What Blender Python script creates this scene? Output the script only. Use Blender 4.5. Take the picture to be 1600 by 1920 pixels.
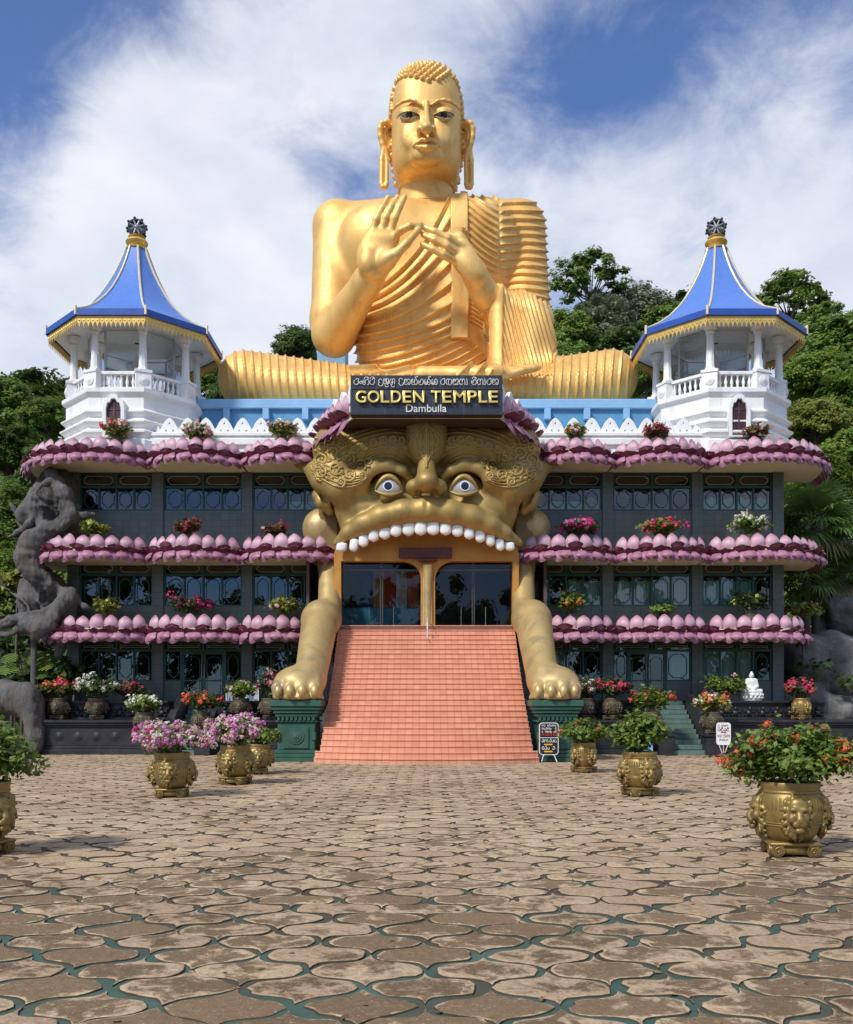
import bpy, bmesh, math, random
import numpy as np
from mathutils import Vector, Matrix, Quaternion
from mathutils.bvhtree import BVHTree
R = math.radians
for _o in list(bpy.data.objects): bpy.data.objects.remove(_o)
SC = bpy.context.scene
COL = SC.collection
# ------------------------------------------------------------------ camera
F, CAMH, HY, CX = 1750.0, 1.6, 1325.0, 800.0
cam = bpy.data.cameras.new('camera')
camo = bpy.data.objects.new('camera', cam); COL.objects.link(camo)
cam.sensor_fit = 'HORIZONTAL'; cam.sensor_width = 36.0; cam.lens = F/1600*36
cam.shift_y = (HY-960)/1600.0
cam.clip_start = 0.1; cam.clip_end = 3000
camo.location = (0, 0, CAMH); camo.rotation_euler = (R(90), 0, 0)
SC.camera = camo
# ------------------------------------------------------------------ light
SUN = Vector((-0.50, -0.60, 0.78)).normalized()
sl = bpy.data.lights.new('sun', 'SUN'); sl.energy = 3.7; sl.angle = R(7.0); sl.color = (1, 0.95, 0.86)
so = bpy.data.objects.new('sun', sl); COL.objects.link(so)
so.rotation_euler = SUN.to_track_quat('Z', 'Y').to_euler()
W = bpy.data.worlds.new('World'); SC.world = W; W.use_nodes = True
SC.view_settings.view_transform = 'Standard'; SC.view_settings.look = 'None'
SC.view_settings.exposure = 0.0; SC.view_settings.gamma = 1.0
def world():
    nt = W.node_tree; N = nt.nodes; L = nt.links; N.clear()
    out = N.new('ShaderNodeOutputWorld')
    sky = N.new('ShaderNodeTexSky'); sky.sky_type = 'NISHITA'; sky.sun_disc = False
    sky.sun_elevation = math.asin(SUN.z); sky.sun_rotation = math.atan2(SUN.x, SUN.y) % (2*math.pi)
    sky.altitude = 300; sky.air_density = 1.0; sky.dust_density = 0.3; sky.ozone_density = 2.5
    tint = N.new('ShaderNodeMix'); tint.data_type = 'RGBA'; tint.blend_type = 'MULTIPLY'
    tint.inputs[0].default_value = 1.0; tint.inputs[7].default_value = (0.38, 0.65, 1.0, 1)
    L.new(sky.outputs[0], tint.inputs[6])
    b1 = N.new('ShaderNodeBackground'); b1.inputs[1].default_value = 0.15; L.new(tint.outputs[2], b1.inputs[0])
    tc = N.new('ShaderNodeTexCoord')
    def noise(scale, det, rough, dist, off, sc=(1, 1, 1.7)):
        mp = N.new('ShaderNodeMapping'); mp.inputs['Scale'].default_value = sc; mp.inputs['Location'].default_value = off
        mp.inputs['Rotation'].default_value = (0, R(-18), 0)
        L.new(tc.outputs['Generated'], mp.inputs[0])
        n = N.new('ShaderNodeTexNoise'); n.inputs['Scale'].default_value = scale; n.inputs['Detail'].default_value = det
        n.inputs['Roughness'].default_value = rough; n.inputs['Distortion'].default_value = dist
        L.new(mp.outputs[0], n.inputs[0]); return n.outputs[0]
    def math_(op, a, b):
        m = N.new('ShaderNodeMath'); m.operation = op
        for i, v in enumerate((a, b)):
            if isinstance(v, (int, float)): m.inputs[i].default_value = v
            else: L.new(v, m.inputs[i])
        return m.outputs[0]
    acc = math_('ADD', math_('MULTIPLY', noise(3.0, 9, 0.56, 0.35, (3.1, 0.4, 7.7)), 1.25),
                math_('MULTIPLY', noise(8.0, 10, 0.66, 0.5, (1.2, 5.0, 2.0)), 0.85))
    # banks of cloud and gaps between them, each at its own direction in the sky
    for (px, py, r, a) in SKY_BANKS:
        d = Vector(((px-CX)/F, 1, (HY-py)/F)).normalized()
        vm = N.new('ShaderNodeVectorMath'); vm.operation = 'DISTANCE'; vm.inputs[1].default_value = d
        L.new(tc.outputs['Generated'], vm.inputs[0])
        mr = N.new('ShaderNodeMapRange'); mr.interpolation_type = 'SMOOTHSTEP'
        mr.inputs[1].default_value = 0; mr.inputs[2].default_value = r/F; mr.inputs[3].default_value = a; mr.inputs[4].default_value = 0
        L.new(vm.outputs['Value'], mr.inputs[0]); acc = math_('ADD', acc, mr.outputs[0])
    cr = N.new('ShaderNodeMapRange'); cr.interpolation_type = 'SMOOTHSTEP'
    cr.inputs[1].default_value = 0.73; cr.inputs[2].default_value = 1.38; cr.inputs[3].default_value = 0.06; cr.inputs[4].default_value = 0.93
    L.new(acc, cr.inputs[0])
    sh = N.new('ShaderNodeValToRGB'); e = sh.color_ramp.elements
    e[0].position = 0.3; e[0].color = (0.56, 0.62, 0.75, 1); e[1].position = 0.68; e[1].color = (0.86, 0.88, 0.93, 1)
    L.new(noise(5.0, 8, 0.55, 0.2, (0.3, 0.0, 4.1)), sh.inputs[0])
    b2 = N.new('ShaderNodeBackground'); b2.inputs[1].default_value = 1.12; L.new(sh.outputs[0], b2.inputs[0])
    mx = N.new('ShaderNodeMixShader'); L.new(cr.outputs[0], mx.inputs[0]); L.new(b1.outputs[0], mx.inputs[1]); L.new(b2.outputs[0], mx.inputs[2])
    L.new(mx.outputs[0], out.inputs[0])
SKY_BANKS = [(60, 50, 300, -0.42), (330, 20, 200, -0.26), (590, 260, 190, -0.20), (1090, 200, 230, -0.27), (1240, 90, 240, -0.30),
             (1560, 30, 240, -0.30), (930, 120, 150, -0.12), (60, 330, 190, -0.12), (640, 330, 130, -0.15),
             (330, 170, 240, 0.24), (140, 260, 220, 0.26), (450, 420, 300, 0.30), (660, 80, 190, 0.26), (880, 30, 160, 0.12), (1100, 350, 230, 0.30),
             (1450, 190, 230, 0.28), (1330, 420, 300, 0.34), (180, 560, 320, 0.34), (1580, 480, 240, 0.26), (560, 620, 260, 0.3)]
world()
# ------------------------------------------------------------------ helpers
def P(px, py, Y): return Vector(((px-CX)/F*Y, Y, CAMH+(HY-py)/F*Y))
def pix(v): return CX+v[..., 0]/v[..., 1]*F, HY-(v[..., 2]-CAMH)/v[..., 1]*F
def tag(o, label=None, cat=None, group=None, kind=None):
    if label: o['label'] = label
    if cat: o['category'] = cat
    if group: o['group'] = group
    if kind: o['kind'] = kind
    return o
def empty(name, loc, label=None, cat=None, group=None, rz=0):
    o = bpy.data.objects.new(name, None); COL.objects.link(o); o.location = loc; o.rotation_euler = (0, 0, rz)
    o.empty_display_size = 0.2
    return tag(o, label, cat, group)
def link(name, me, m=None, parent=None, kind=None):
    o = bpy.data.objects.new(name, me); COL.objects.link(o)
    if m is not None and len(me.materials) == 0: me.materials.append(m)
    if parent is not None: o.parent = parent
    if kind: o['kind'] = kind
    return o
KIDS = {}
def children(o): return [c for c in COL.objects if c.parent == o]
def copy_tree(o, parent=None):
    c = o.copy(); COL.objects.link(c)
    if parent is not None: c.parent = parent
    for ch in children(o): copy_tree(ch, c)
    return c
def npmesh(V, faces, smooth=None, attrs=None):
    """V (n,3) array, faces (m,k) int array"""
    V = np.asarray(V, np.float32); faces = np.asarray(faces, np.int32)
    me = bpy.data.meshes.new('m'); n, k = faces.shape
    me.vertices.add(len(V)); me.vertices.foreach_set('co', V.ravel())
    me.loops.add(n*k); me.loops.foreach_set('vertex_index', faces.ravel())
    me.polygons.add(n); me.polygons.foreach_set('loop_start', np.arange(0, n*k, k, dtype=np.int32))
    me.update(calc_edges=True)
    for nm, (dom, arr) in (attrs or {}).items():
        a = me.attributes.new(nm, 'FLOAT', dom); a.data.foreach_set('value', np.asarray(arr, np.float32))
    if smooth is not None:
        me.polygons.foreach_set('use_smooth', np.ones(n, bool))
        if smooth < 180: me.set_sharp_from_angle(angle=R(smooth))
    return me
class MB:
    """collects shapes into one mesh"""
    def __init__(s, off=(0, 0, 0)): s.v = []; s.f = []; s.a = []; s.off = Vector(off)
    def add(s, vs, fs, at=None):
        b = len(s.v); s.v += [tuple(Vector(v)-s.off) for v in vs]; s.f += [tuple(i+b for i in f) for f in fs]
        s.a += list(at) if at is not None else [0.0]*len(vs); return s
    def box(s, x0, x1, y0, y1, z0, z1, bev=0.0):
        if bev > 0:
            b = min(bev, abs(x1-x0)*.45, abs(y1-y0)*.45, abs(z1-z0)*.45)
            rings = []
            for z, i in ((z0, b), (z0+b, 0), (z1-b, 0), (z1, b)):
                X0, X1, Y0, Y1 = x0+i, x1-i, y0+i, y1-i; c = b*.7 if i == 0 else b*.4
                rings.append([(X0+c, Y0, z), (X1-c, Y0, z), (X1, Y0+c, z), (X1, Y1-c, z), (X1-c, Y1, z), (X0+c, Y1, z), (X0, Y1-c, z), (X0, Y0+c, z)])
            return s.loft(rings, True, True)
        return s.add([(x, y, z) for z in (z0, z1) for y in (y0, y1) for x in (x0, x1)],
                     [(0, 2, 3, 1), (4, 5, 7, 6), (0, 1, 5, 4), (2, 6, 7, 3), (0, 4, 6, 2), (1, 3, 7, 5)])
    def loft(s, rings, cap0=False, cap1=False, closed=True, at=None):
        n = len(rings[0]); vs = [p for r in rings for p in r]; fs = []
        for i in range(len(rings)-1):
            for j in range(n if closed else n-1):
                k = (j+1) % n; fs.append((i*n+j, i*n+k, (i+1)*n+k, (i+1)*n+j))
        if cap0: fs.append(tuple(range(n-1, -1, -1)))
        if cap1: fs.append(tuple((len(rings)-1)*n+j for j in range(n)))
        return s.add(vs, fs, at)
    def lathe(s, prof, c=(0, 0, 0), n=24, ph=0.0, cap0=True, cap1=True, sc=(1, 1)):
        rings = [[(c[0]+r*math.cos(ph+2*math.pi*j/n)*sc[0], c[1]+r*math.sin(ph+2*math.pi*j/n)*sc[1], c[2]+z) for j in range(n)] for r, z in prof]
        return s.loft(rings, cap0, cap1)
    def tube(s, path, rad, n=8, caps=True, closed=False):
        path = [Vector(p) for p in path]; m = len(path)
        rr = rad if isinstance(rad, (list, tuple)) else [rad]*m
        rings = []; up = None
        for i, p in enumerate(path):
            a = path[(i-1) % m] if (closed or i > 0) else p; b = path[(i+1) % m] if (closed or i < m-1) else p
            t = (b-a); t = t.normalized() if t.length > 1e-9 else Vector((0, 0, 1))
            if up is None: up = t.orthogonal().normalized()
            up = (up-t*up.dot(t)); up = up.normalized() if up.length > 1e-6 else t.orthogonal().normalized()
            q = t.cross(up)
            rings.append([p+(up*math.cos(2*math.pi*j/n)+q*math.sin(2*math.pi*j/n))*rr[i] for j in range(n)])
        if closed: rings.append(rings[0])
        return s.loft(rings, caps and not closed, caps and not closed)
    def extrude(s, poly, d):
        """poly: list of 3D points; d: offset vector"""
        d = Vector(d); n = len(poly); vs = [Vector(p) for p in poly]+[Vector(p)+d for p in poly]
        fs = [tuple(range(n-1, -1, -1)), tuple(range(n, 2*n))]+[(i, (i+1) % n, n+(i+1) % n, n+i) for i in range(n)]
        return s.add(vs, fs)
    def grid(s, fn, nu, nv, at=None, back=False):
        vs = []; aa = []
        for i in range(nu+1):
            for j in range(nv+1):
                vs.append(fn(i/nu, j/nv)); aa.append(at(i/nu, j/nv) if at else 0)
        fs = [(i*(nv+1)+j, (i+1)*(nv+1)+j, (i+1)*(nv+1)+j+1, i*(nv+1)+j+1) for i in range(nu) for j in range(nv)]
        return s.add(vs, fs, aa)
    def sphere(s, c, r, nu=12, nv=8):
        r = (r, r, r) if isinstance(r, (int, float)) else r
        vs = [(c[0], c[1], c[2]-r[2])]; fs = []
        for i in range(1, nv):
            a = -math.pi/2+math.pi*i/nv
            for j in range(nu):
                b = 2*math.pi*j/nu; vs.append((c[0]+r[0]*math.cos(a)*math.cos(b), c[1]+r[1]*math.cos(a)*math.sin(b), c[2]+r[2]*math.sin(a)))
        vs.append((c[0], c[1], c[2]+r[2])); t = len(vs)-1
        for j in range(nu):
            k = (j+1) % nu; fs.append((0, 1+k, 1+j)); fs.append((t, 1+(nv-2)*nu+j, 1+(nv-2)*nu+k))
            for i in range(nv-2): fs.append((1+i*nu+j, 1+i*nu+k, 1+(i+1)*nu+k, 1+(i+1)*nu+j))
        return s.add(vs, fs)
    def mesh(s, smooth=35, attr=None, fixn=True):
        me = bpy.data.meshes.new('m'); me.from_pydata(s.v, [], s.f)
        if fixn:
            bm = bmesh.new(); bm.from_mesh(me); bmesh.ops.recalc_face_normals(bm, faces=bm.faces); bm.to_mesh(me); bm.free()
        if attr:
            a = me.attributes.new(attr, 'FLOAT', 'POINT'); a.data.foreach_set('value', s.a)
        if smooth:
            me.polygons.foreach_set('use_smooth', [True]*len(me.polygons)); me.set_sharp_from_angle(angle=R(smooth))
        return me
    def build(s, name, m=None, parent=None, smooth=35, attr=None, kind=None, fixn=True):
        if parent is not None and s.off.length == 0 and parent.get('_abs'): pass
        return link(name, s.mesh(smooth, attr, fixn), m, parent, kind)
def curve_mesh(loops, depth, bevel=0.0):
    """flat outlines (first is the outside, the others holes) in x,z filled and given thickness along y"""
    cu = bpy.data.curves.new('c', 'CURVE'); cu.dimensions = '2D'; cu.fill_mode = 'BOTH'; cu.extrude = depth/2; cu.bevel_depth = bevel
    for lp in loops:
        sp = cu.splines.new('POLY'); sp.points.add(len(lp)-1); sp.use_cyclic_u = True
        for p, (x, z) in zip(sp.points, lp): p.co = (x, z, 0, 1)
    return obj_to_mesh(cu)
def obj_to_mesh(data):
    o = bpy.data.objects.new('tmp', data); COL.objects.link(o)
    bpy.context.view_layer.update()
    me = bpy.data.meshes.new_from_object(o.evaluated_get(bpy.context.evaluated_depsgraph_get()))
    bpy.data.objects.remove(o); me.transform(Matrix.Rotation(R(90), 4, 'X')); me.materials.clear()
    return me
def text_mesh(txt, size, depth, off=0.0, outline=0.0, align='CENTER', space=1.0):
    cu = bpy.data.curves.new('t', 'FONT'); cu.body = txt; cu.size = size; cu.extrude = depth/2; cu.align_x = align; cu.offset = off
    cu.space_character = space
    if outline > 0: cu.fill_mode = 'NONE'; cu.bevel_depth = outline; cu.extrude = 0
    return obj_to_mesh(cu)
def smoothstep(a, b, x): t = np.clip((x-a)/(b-a), 0, 1); return t*t*(3-2*t)
def catmull(pts, n=8):
    pts = [Vector(p) for p in pts]; out = []
    q = [pts[0]*2-pts[1]]+pts+[pts[-1]*2-pts[-2]]
    for i in range(1, len(q)-2):
        for k in range(n):
            t = k/n; a, b, c, d = q[i-1], q[i], q[i+1], q[i+2]
            out.append(0.5*((2*b)+(c-a)*t+(2*a-5*b+4*c-d)*t*t+(-a+3*b-3*c+d)*t**3))
    out.append(pts[-1]); return out
# ------------------------------------------------------------------ implicit surfaces
class Field:
    def __init__(s, lo, hi, h):
        s.lo = np.array(lo, float); s.h = h
        s.n = np.ceil((np.array(hi, float)-s.lo)/h).astype(int)+1
        s.F = np.full(tuple(s.n), 5.0, np.float32)
        s.ax = [(s.lo[i]+h*np.arange(s.n[i])).astype(np.float32) for i in range(3)]
    def put(s, fn, lo, hi, k=0.0, sub=False):
        m = k+4*s.h
        i0 = np.clip(np.floor((np.array(lo)-m-s.lo)/s.h).astype(int), 0, s.n); i1 = np.clip(np.ceil((np.array(hi)+m-s.lo)/s.h).astype(int)+1, 0, s.n)
        if np.any(i1 <= i0): return s
        X = s.ax[0][i0[0]:i1[0], None, None]; Y = s.ax[1][None, i0[1]:i1[1], None]; Z = s.ax[2][None, None, i0[2]:i1[2]]
        d = fn(X, Y, Z); sl = tuple(slice(i0[i], i1[i]) for i in range(3)); a = s.F[sl]
        if sub:
            d = -d
            if k > 0: hh = np.maximum(k-np.abs(a-d), 0)/k; s.F[sl] = np.maximum(a, d)+hh*hh*k*.25
            else: s.F[sl] = np.maximum(a, d)
        else:
            if k > 0: hh = np.maximum(k-np.abs(a-d), 0)/k; s.F[sl] = np.minimum(a, d)-hh*hh*k*.25
            else: s.F[sl] = np.minimum(a, d)
        return s
    def ell(s, c, r, k=0.0, sub=False, rot=None):
        c = np.array(c, float); r = np.array(r, float)
        M = np.array(rot.to_matrix()) if rot is not None else None
        def fn(X, Y, Z):
            x, y, z = X-c[0], Y-c[1], Z-c[2]
            if M is not None: x, y, z = (M[0, 0]*x+M[1, 0]*y+M[2, 0]*z, M[0, 1]*x+M[1, 1]*y+M[2, 1]*z, M[0, 2]*x+M[1, 2]*y+M[2, 2]*z)
            k0 = np.sqrt((x/r[0])**2+(y/r[1])**2+(z/r[2])**2); k1 = np.sqrt((x/r[0]**2)**2+(y/r[1]**2)**2+(z/r[2]**2)**2)+1e-6
            return k0*(k0-1)/k1
        e = np.full(3, r.max()) if rot is not None else r
        return s.put(fn, c-e, c+e, k, sub)
    def cap(s, a, b, ra, rb, k=0.0, sub=False):
        a = np.array(a, float); b = np.array(b, float); d = b-a; L2 = max(float(d@d), 1e-9)
        def fn(X, Y, Z):
            t = np.clip(((X-a[0])*d[0]+(Y-a[1])*d[1]+(Z-a[2])*d[2])/L2, 0, 1)
            return np.sqrt((X-a[0]-t*d[0])**2+(Y-a[1]-t*d[1])**2+(Z-a[2]-t*d[2])**2)-(ra+(rb-ra)*t)
        m = max(ra, rb); return s.put(fn, np.minimum(a, b)-m, np.maximum(a, b)+m, k, sub)
    def chain(s, pts, rad, k=0.0, sub=False):
        rad = rad if isinstance(rad, (list, tuple)) else [rad]*len(pts)
        for i in range(len(pts)-1): s.cap(pts[i], pts[i+1], rad[i], rad[i+1], k if (i == 0 or sub) else min(k, rad[i]*.6), sub)
        return s
    def nets(s):
        f = s.F; ins = f < 0
        cnt = np.zeros(tuple(s.n-1), np.uint8)
        for dx in (0, 1):
            for dy in (0, 1):
                for dz in (0, 1):
                    cnt += ins[dx:dx+s.n[0]-1, dy:dy+s.n[1]-1, dz:dz+s.n[2]-1]
        I = np.argwhere((cnt > 0) & (cnt < 8)); ids = np.full(tuple(s.n-1), -1, np.int32); ids[I[:, 0], I[:, 1], I[:, 2]] = np.arange(len(I))
        cor = [(dx, dy, dz) for dx in (0, 1) for dy in (0, 1) for dz in (0, 1)]
        val = [f[I[:, 0]+c[0], I[:, 1]+c[1], I[:, 2]+c[2]] for c in cor]
        pos = np.zeros((len(I), 3)); num = np.zeros(len(I))
        for p in range(8):
            for q in range(p+1, 8):
                if sum(abs(cor[p][i]-cor[q][i]) for i in range(3)) != 1: continue
                m = (val[p] < 0) != (val[q] < 0); t = np.where(m, val[p]/np.where(m, val[p]-val[q], 1), 0)
                for i in range(3): pos[:, i] += np.where(m, cor[p][i]+(cor[q][i]-cor[p][i])*t, 0)
                num += m
        V = s.lo+(I+pos/num[:, None])*s.h
        faces = []
        for ax in range(3):
            u, v = (ax+1) % 3, (ax+2) % 3
            sa = [slice(None)]*3; sb = [slice(None)]*3; sa[ax] = slice(0, -1); sb[ax] = slice(1, None)
            A = ins[tuple(sa)]; B = ins[tuple(sb)]; E = np.argwhere(A != B)
            E = E[(E[:, u] > 0) & (E[:, v] > 0) & (E[:, u] < s.n[u]-1) & (E[:, v] < s.n[v]-1)]
            st = A[E[:, 0], E[:, 1], E[:, 2]]
            q = []
            for du, dv in ((1, 1), (0, 1), (0, 0), (1, 0)):
                e = E.copy(); e[:, u] -= du; e[:, v] -= dv; q.append(ids[e[:, 0], e[:, 1], e[:, 2]])
            Q = np.stack(q, 1); Q[~st] = Q[~st][:, ::-1]; faces.append(Q)
        return largest(V, np.concatenate(faces))
def largest(V, Q):
    """keeps the biggest connected piece of a surface"""
    lab = np.arange(len(V))
    while True:
        m = lab[Q].min(1); new = lab.copy()
        for i in range(4): np.minimum.at(new, Q[:, i], m)
        new = new[new]
        if (new == lab).all(): break
        lab = new
    u, c = np.unique(lab, return_counts=True); keep = lab == u[c.argmax()]
    mp = np.cumsum(keep)-1; return V[keep], mp[Q[keep[Q[:, 0]]]]
def mirror(V, Fc, x0=0.0):
    V2 = V.copy(); V2[:, 0] = 2*x0-V2[:, 0]; return V2, Fc[:, ::-1]
def merge(*parts):
    Vs, Fs, b = [], [], 0
    for V, Fc in parts: Vs.append(V); Fs.append(Fc+b); b += len(V)
    return np.concatenate(Vs), np.concatenate(Fs)
def vnormals(V, Q):
    n = np.cross(V[Q[:, 2]]-V[Q[:, 0]], V[Q[:, 3]]-V[Q[:, 1]]); N = np.zeros_like(V)
    for i in range(4): np.add.at(N, Q[:, i], n)
    return N/(np.linalg.norm(N, axis=1, keepdims=True)+1e-12)
def hash3(i, j, k):
    h = (i*374761393+j*668265263+k*2147483647) & 0xffffffff; h = ((h ^ (h >> 13))*1274126177) & 0xffffffff
    return ((h ^ (h >> 16)) & 0xffff)/65535.0
def vnoise(Pt, sc, oct=3):
    """value noise for displacing rocks, bark and ground"""
    out = 0; amp = 1.0
    for o in range(oct):
        q = Pt*sc; i = np.floor(q).astype(np.int64); f = q-i; f = f*f*(3-2*f); r = 0
        for dx in (0, 1):
            for dy in (0, 1):
                for dz in (0, 1):
                    w = (f[:, 0] if dx else 1-f[:, 0])*(f[:, 1] if dy else 1-f[:, 1])*(f[:, 2] if dz else 1-f[:, 2])
                    r = r+w*hash3(i[:, 0]+dx, i[:, 1]+dy, i[:, 2]+dz)
        out = out+amp*(r-.5); amp *= .5; sc *= 2.03
    return out
# ------------------------------------------------------------------ materials
MATS = {}
def lin(c): return tuple((x/12.92 if x <= .04045 else ((x+.055)/1.055)**2.4) for x in c)
class NT:
    def __init__(s, name):
        s.m = bpy.data.materials.new(name); s.m.use_nodes = True; s.t = s.m.node_tree; s.N = s.t.nodes; s.L = s.t.links
        s.b = s.N['Principled BSDF']; s.out = s.N['Material Output']; s.tc = s.N.new('ShaderNodeTexCoord')
    def set(s, k, v):
        i = s.b.inputs[k]
        if hasattr(v, 'is_output') or isinstance(v, bpy.types.NodeSocket): s.L.new(v, i)
        else: i.default_value = (*v, 1) if isinstance(v, tuple) and len(v) == 3 and k.endswith('Color') else v
    def noise(s, scale, det=5, rough=.55, dist=0, vec=None, sc=None, col=False):
        n = s.N.new('ShaderNodeTexNoise'); n.inputs['Scale'].default_value = scale; n.inputs['Detail'].default_value = det
        n.inputs['Roughness'].default_value = rough; n.inputs['Distortion'].default_value = dist
        v = vec or s.tc.outputs['Object']
        if sc: v = s.map(v, sc)
        s.L.new(v, n.inputs['Vector']); return n.outputs[1 if col else 0]
    def map(s, v, sc=(1, 1, 1), loc=(0, 0, 0)):
        mp = s.N.new('ShaderNodeMapping'); mp.inputs['Scale'].default_value = sc; mp.inputs['Location'].default_value = loc; s.L.new(v, mp.inputs[0]); return mp.outputs[0]
    def attr(s, n):
        a = s.N.new('ShaderNodeAttribute'); a.attribute_name = n; return a.outputs['Fac']
    def rng(s, v, a, b, c=0., d=1.):
        m = s.N.new('ShaderNodeMapRange'); m.inputs[1].default_value = a; m.inputs[2].default_value = b; m.inputs[3].default_value = c; m.inputs[4].default_value = d
        s.L.new(v, m.inputs[0]); return m.outputs[0]
    def ma(s, op, a, b=0.):
        m = s.N.new('ShaderNodeMath'); m.operation = op
        for i, v in enumerate((a, b)):
            if isinstance(v, (int, float)): m.inputs[i].default_value = v
            else: s.L.new(v, m.inputs[i])
        return m.outputs[0]
    def mix(s, f, a, b, mode='MIX'):
        m = s.N.new('ShaderNodeMix'); m.data_type = 'RGBA'; m.blend_type = mode
        for i, v in ((0, f), (6, a), (7, b)):
            if isinstance(v, bpy.types.NodeSocket): s.L.new(v, m.inputs[i])
            else: m.inputs[i].default_value = v if isinstance(v, (int, float)) else (*v[:3], 1)
        return m.outputs[2]
    def bump(s, h, st=.3, d=.02):
        b = s.N.new('ShaderNodeBump'); b.inputs['Strength'].default_value = st; b.inputs['Distance'].default_value = d
        s.L.new(h, b.inputs['Height']); s.L.new(b.outputs[0], s.b.inputs['Normal'])
def mat(name, col, rough=.6, metal=0., var=.18, scale=2.5, bump=0., bscale=20, spec=.5, dirt=None, dsc=.8, damt=.5, coat=0):
    if name in MATS: return MATS[name]
    t = NT(name); lo = tuple(c*(1-var) for c in col); hi = tuple(min(1, c*(1+var)) for c in col)
    c = t.mix(t.rng(t.noise(scale, 6, .6), .3, .7), lo, hi)
    if dirt: c = t.mix(t.ma('MULTIPLY', t.rng(t.noise(dsc, 7, .65, .4), .48, .72), damt), c, dirt)
    t.set('Base Color', c); t.set('Roughness', t.rng(t.noise(scale*2, 4), .3, .7, max(0, rough-.07), min(1, rough+.07))); t.set('Metallic', metal); t.set('Specular IOR Level', spec)
    if coat: t.set('Coat Weight', coat)
    if bump: t.bump(t.noise(bscale, 6, .6), bump, .03)
    MATS[name] = t.m; return t.m
def glassmat(name, tintc=(.8, .86, .86), add=.03, mul=1.0, rough=.0):
    if name in MATS: return MATS[name]
    t = NT(name); N = t.N; L = t.L
    tr = N.new('ShaderNodeBsdfTransparent'); tr.inputs[0].default_value = (*tintc, 1)
    gl = N.new('ShaderNodeBsdfGlossy'); gl.inputs['Roughness'].default_value = rough; gl.inputs[0].default_value = (.95, .97, 1, 1)
    fr = N.new('ShaderNodeFresnel'); fr.inputs[0].default_value = 1.52
    bp = N.new('ShaderNodeBump'); bp.inputs['Strength'].default_value = .02; bp.inputs['Distance'].default_value = .02
    L.new(t.noise(.9, 2), bp.inputs['Height']); L.new(bp.outputs[0], gl.inputs['Normal'])
    mx = N.new('ShaderNodeMixShader'); L.new(t.ma('ADD', t.ma('MULTIPLY', fr.outputs[0], mul), add), mx.inputs[0]); L.new(tr.outputs[0], mx.inputs[1]); L.new(gl.outputs[0], mx.inputs[2])
    L.new(mx.outputs[0], t.out.inputs[0]); MATS[name] = t.m; return t.m
def tilemat(name, col, line, size=(.3, .3), lw=.012, var=.15, rough=.5, axes='xz', bump=.3, extra=.0):
    """square tiles with joints; axes picks the two object axes they run along ('xzy' adds y to z so steps keep their pattern)"""
    if name in MATS: return MATS[name]
    t = NT(name); sp = t.N.new('ShaderNodeSeparateXYZ'); t.L.new(t.tc.outputs['Object'], sp.inputs[0]); o = sp.outputs
    u = o[0]; v = t.ma('ADD', o[1], o[2]) if axes == 'xzy' else o['xyz'.index(axes[1])]
    if axes == 'wz': u = t.ma('ADD', o[0], o[1]); v = o[2]
    us = t.ma('DIVIDE', u, size[0]); vs = t.ma('DIVIDE', v, size[1])
    def edge(w, s_):
        fr = t.ma('FRACT', w); d = t.ma('MINIMUM', fr, t.ma('SUBTRACT', 1., fr)); return t.ma('LESS_THAN', d, lw/s_/2)
    ln = t.ma('MAXIMUM', edge(us, size[0]), edge(vs, size[1]))
    cb = t.N.new('ShaderNodeCombineXYZ'); t.L.new(t.ma('FLOOR', us), cb.inputs[0]); t.L.new(t.ma('FLOOR', vs), cb.inputs[1])
    wn = t.N.new('ShaderNodeTexWhiteNoise'); wn.noise_dimensions = '3D'; t.L.new(cb.outputs[0], wn.inputs['Vector'])
    lo = tuple(c*(1-var) for c in col); hi = tuple(min(1, c*(1+var)) for c in col)
    c = t.mix(wn.outputs[0], lo, hi); c = t.mix(t.rng(t.noise(1.2, 7, .65), .4, .75, 0, .35+extra), c, tuple(x*.55 for x in col))
    c = t.mix(t.rng(t.noise(30, 4), .3, .7, 0, .25), c, tuple(x*.8 for x in col))
    c = t.mix(ln, c, line)
    t.set('Base Color', c); t.set('Roughness', rough); t.bump(t.ma('SUBTRACT', 1., ln), bump, .006)
    MATS[name] = t.m; return t.m
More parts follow.
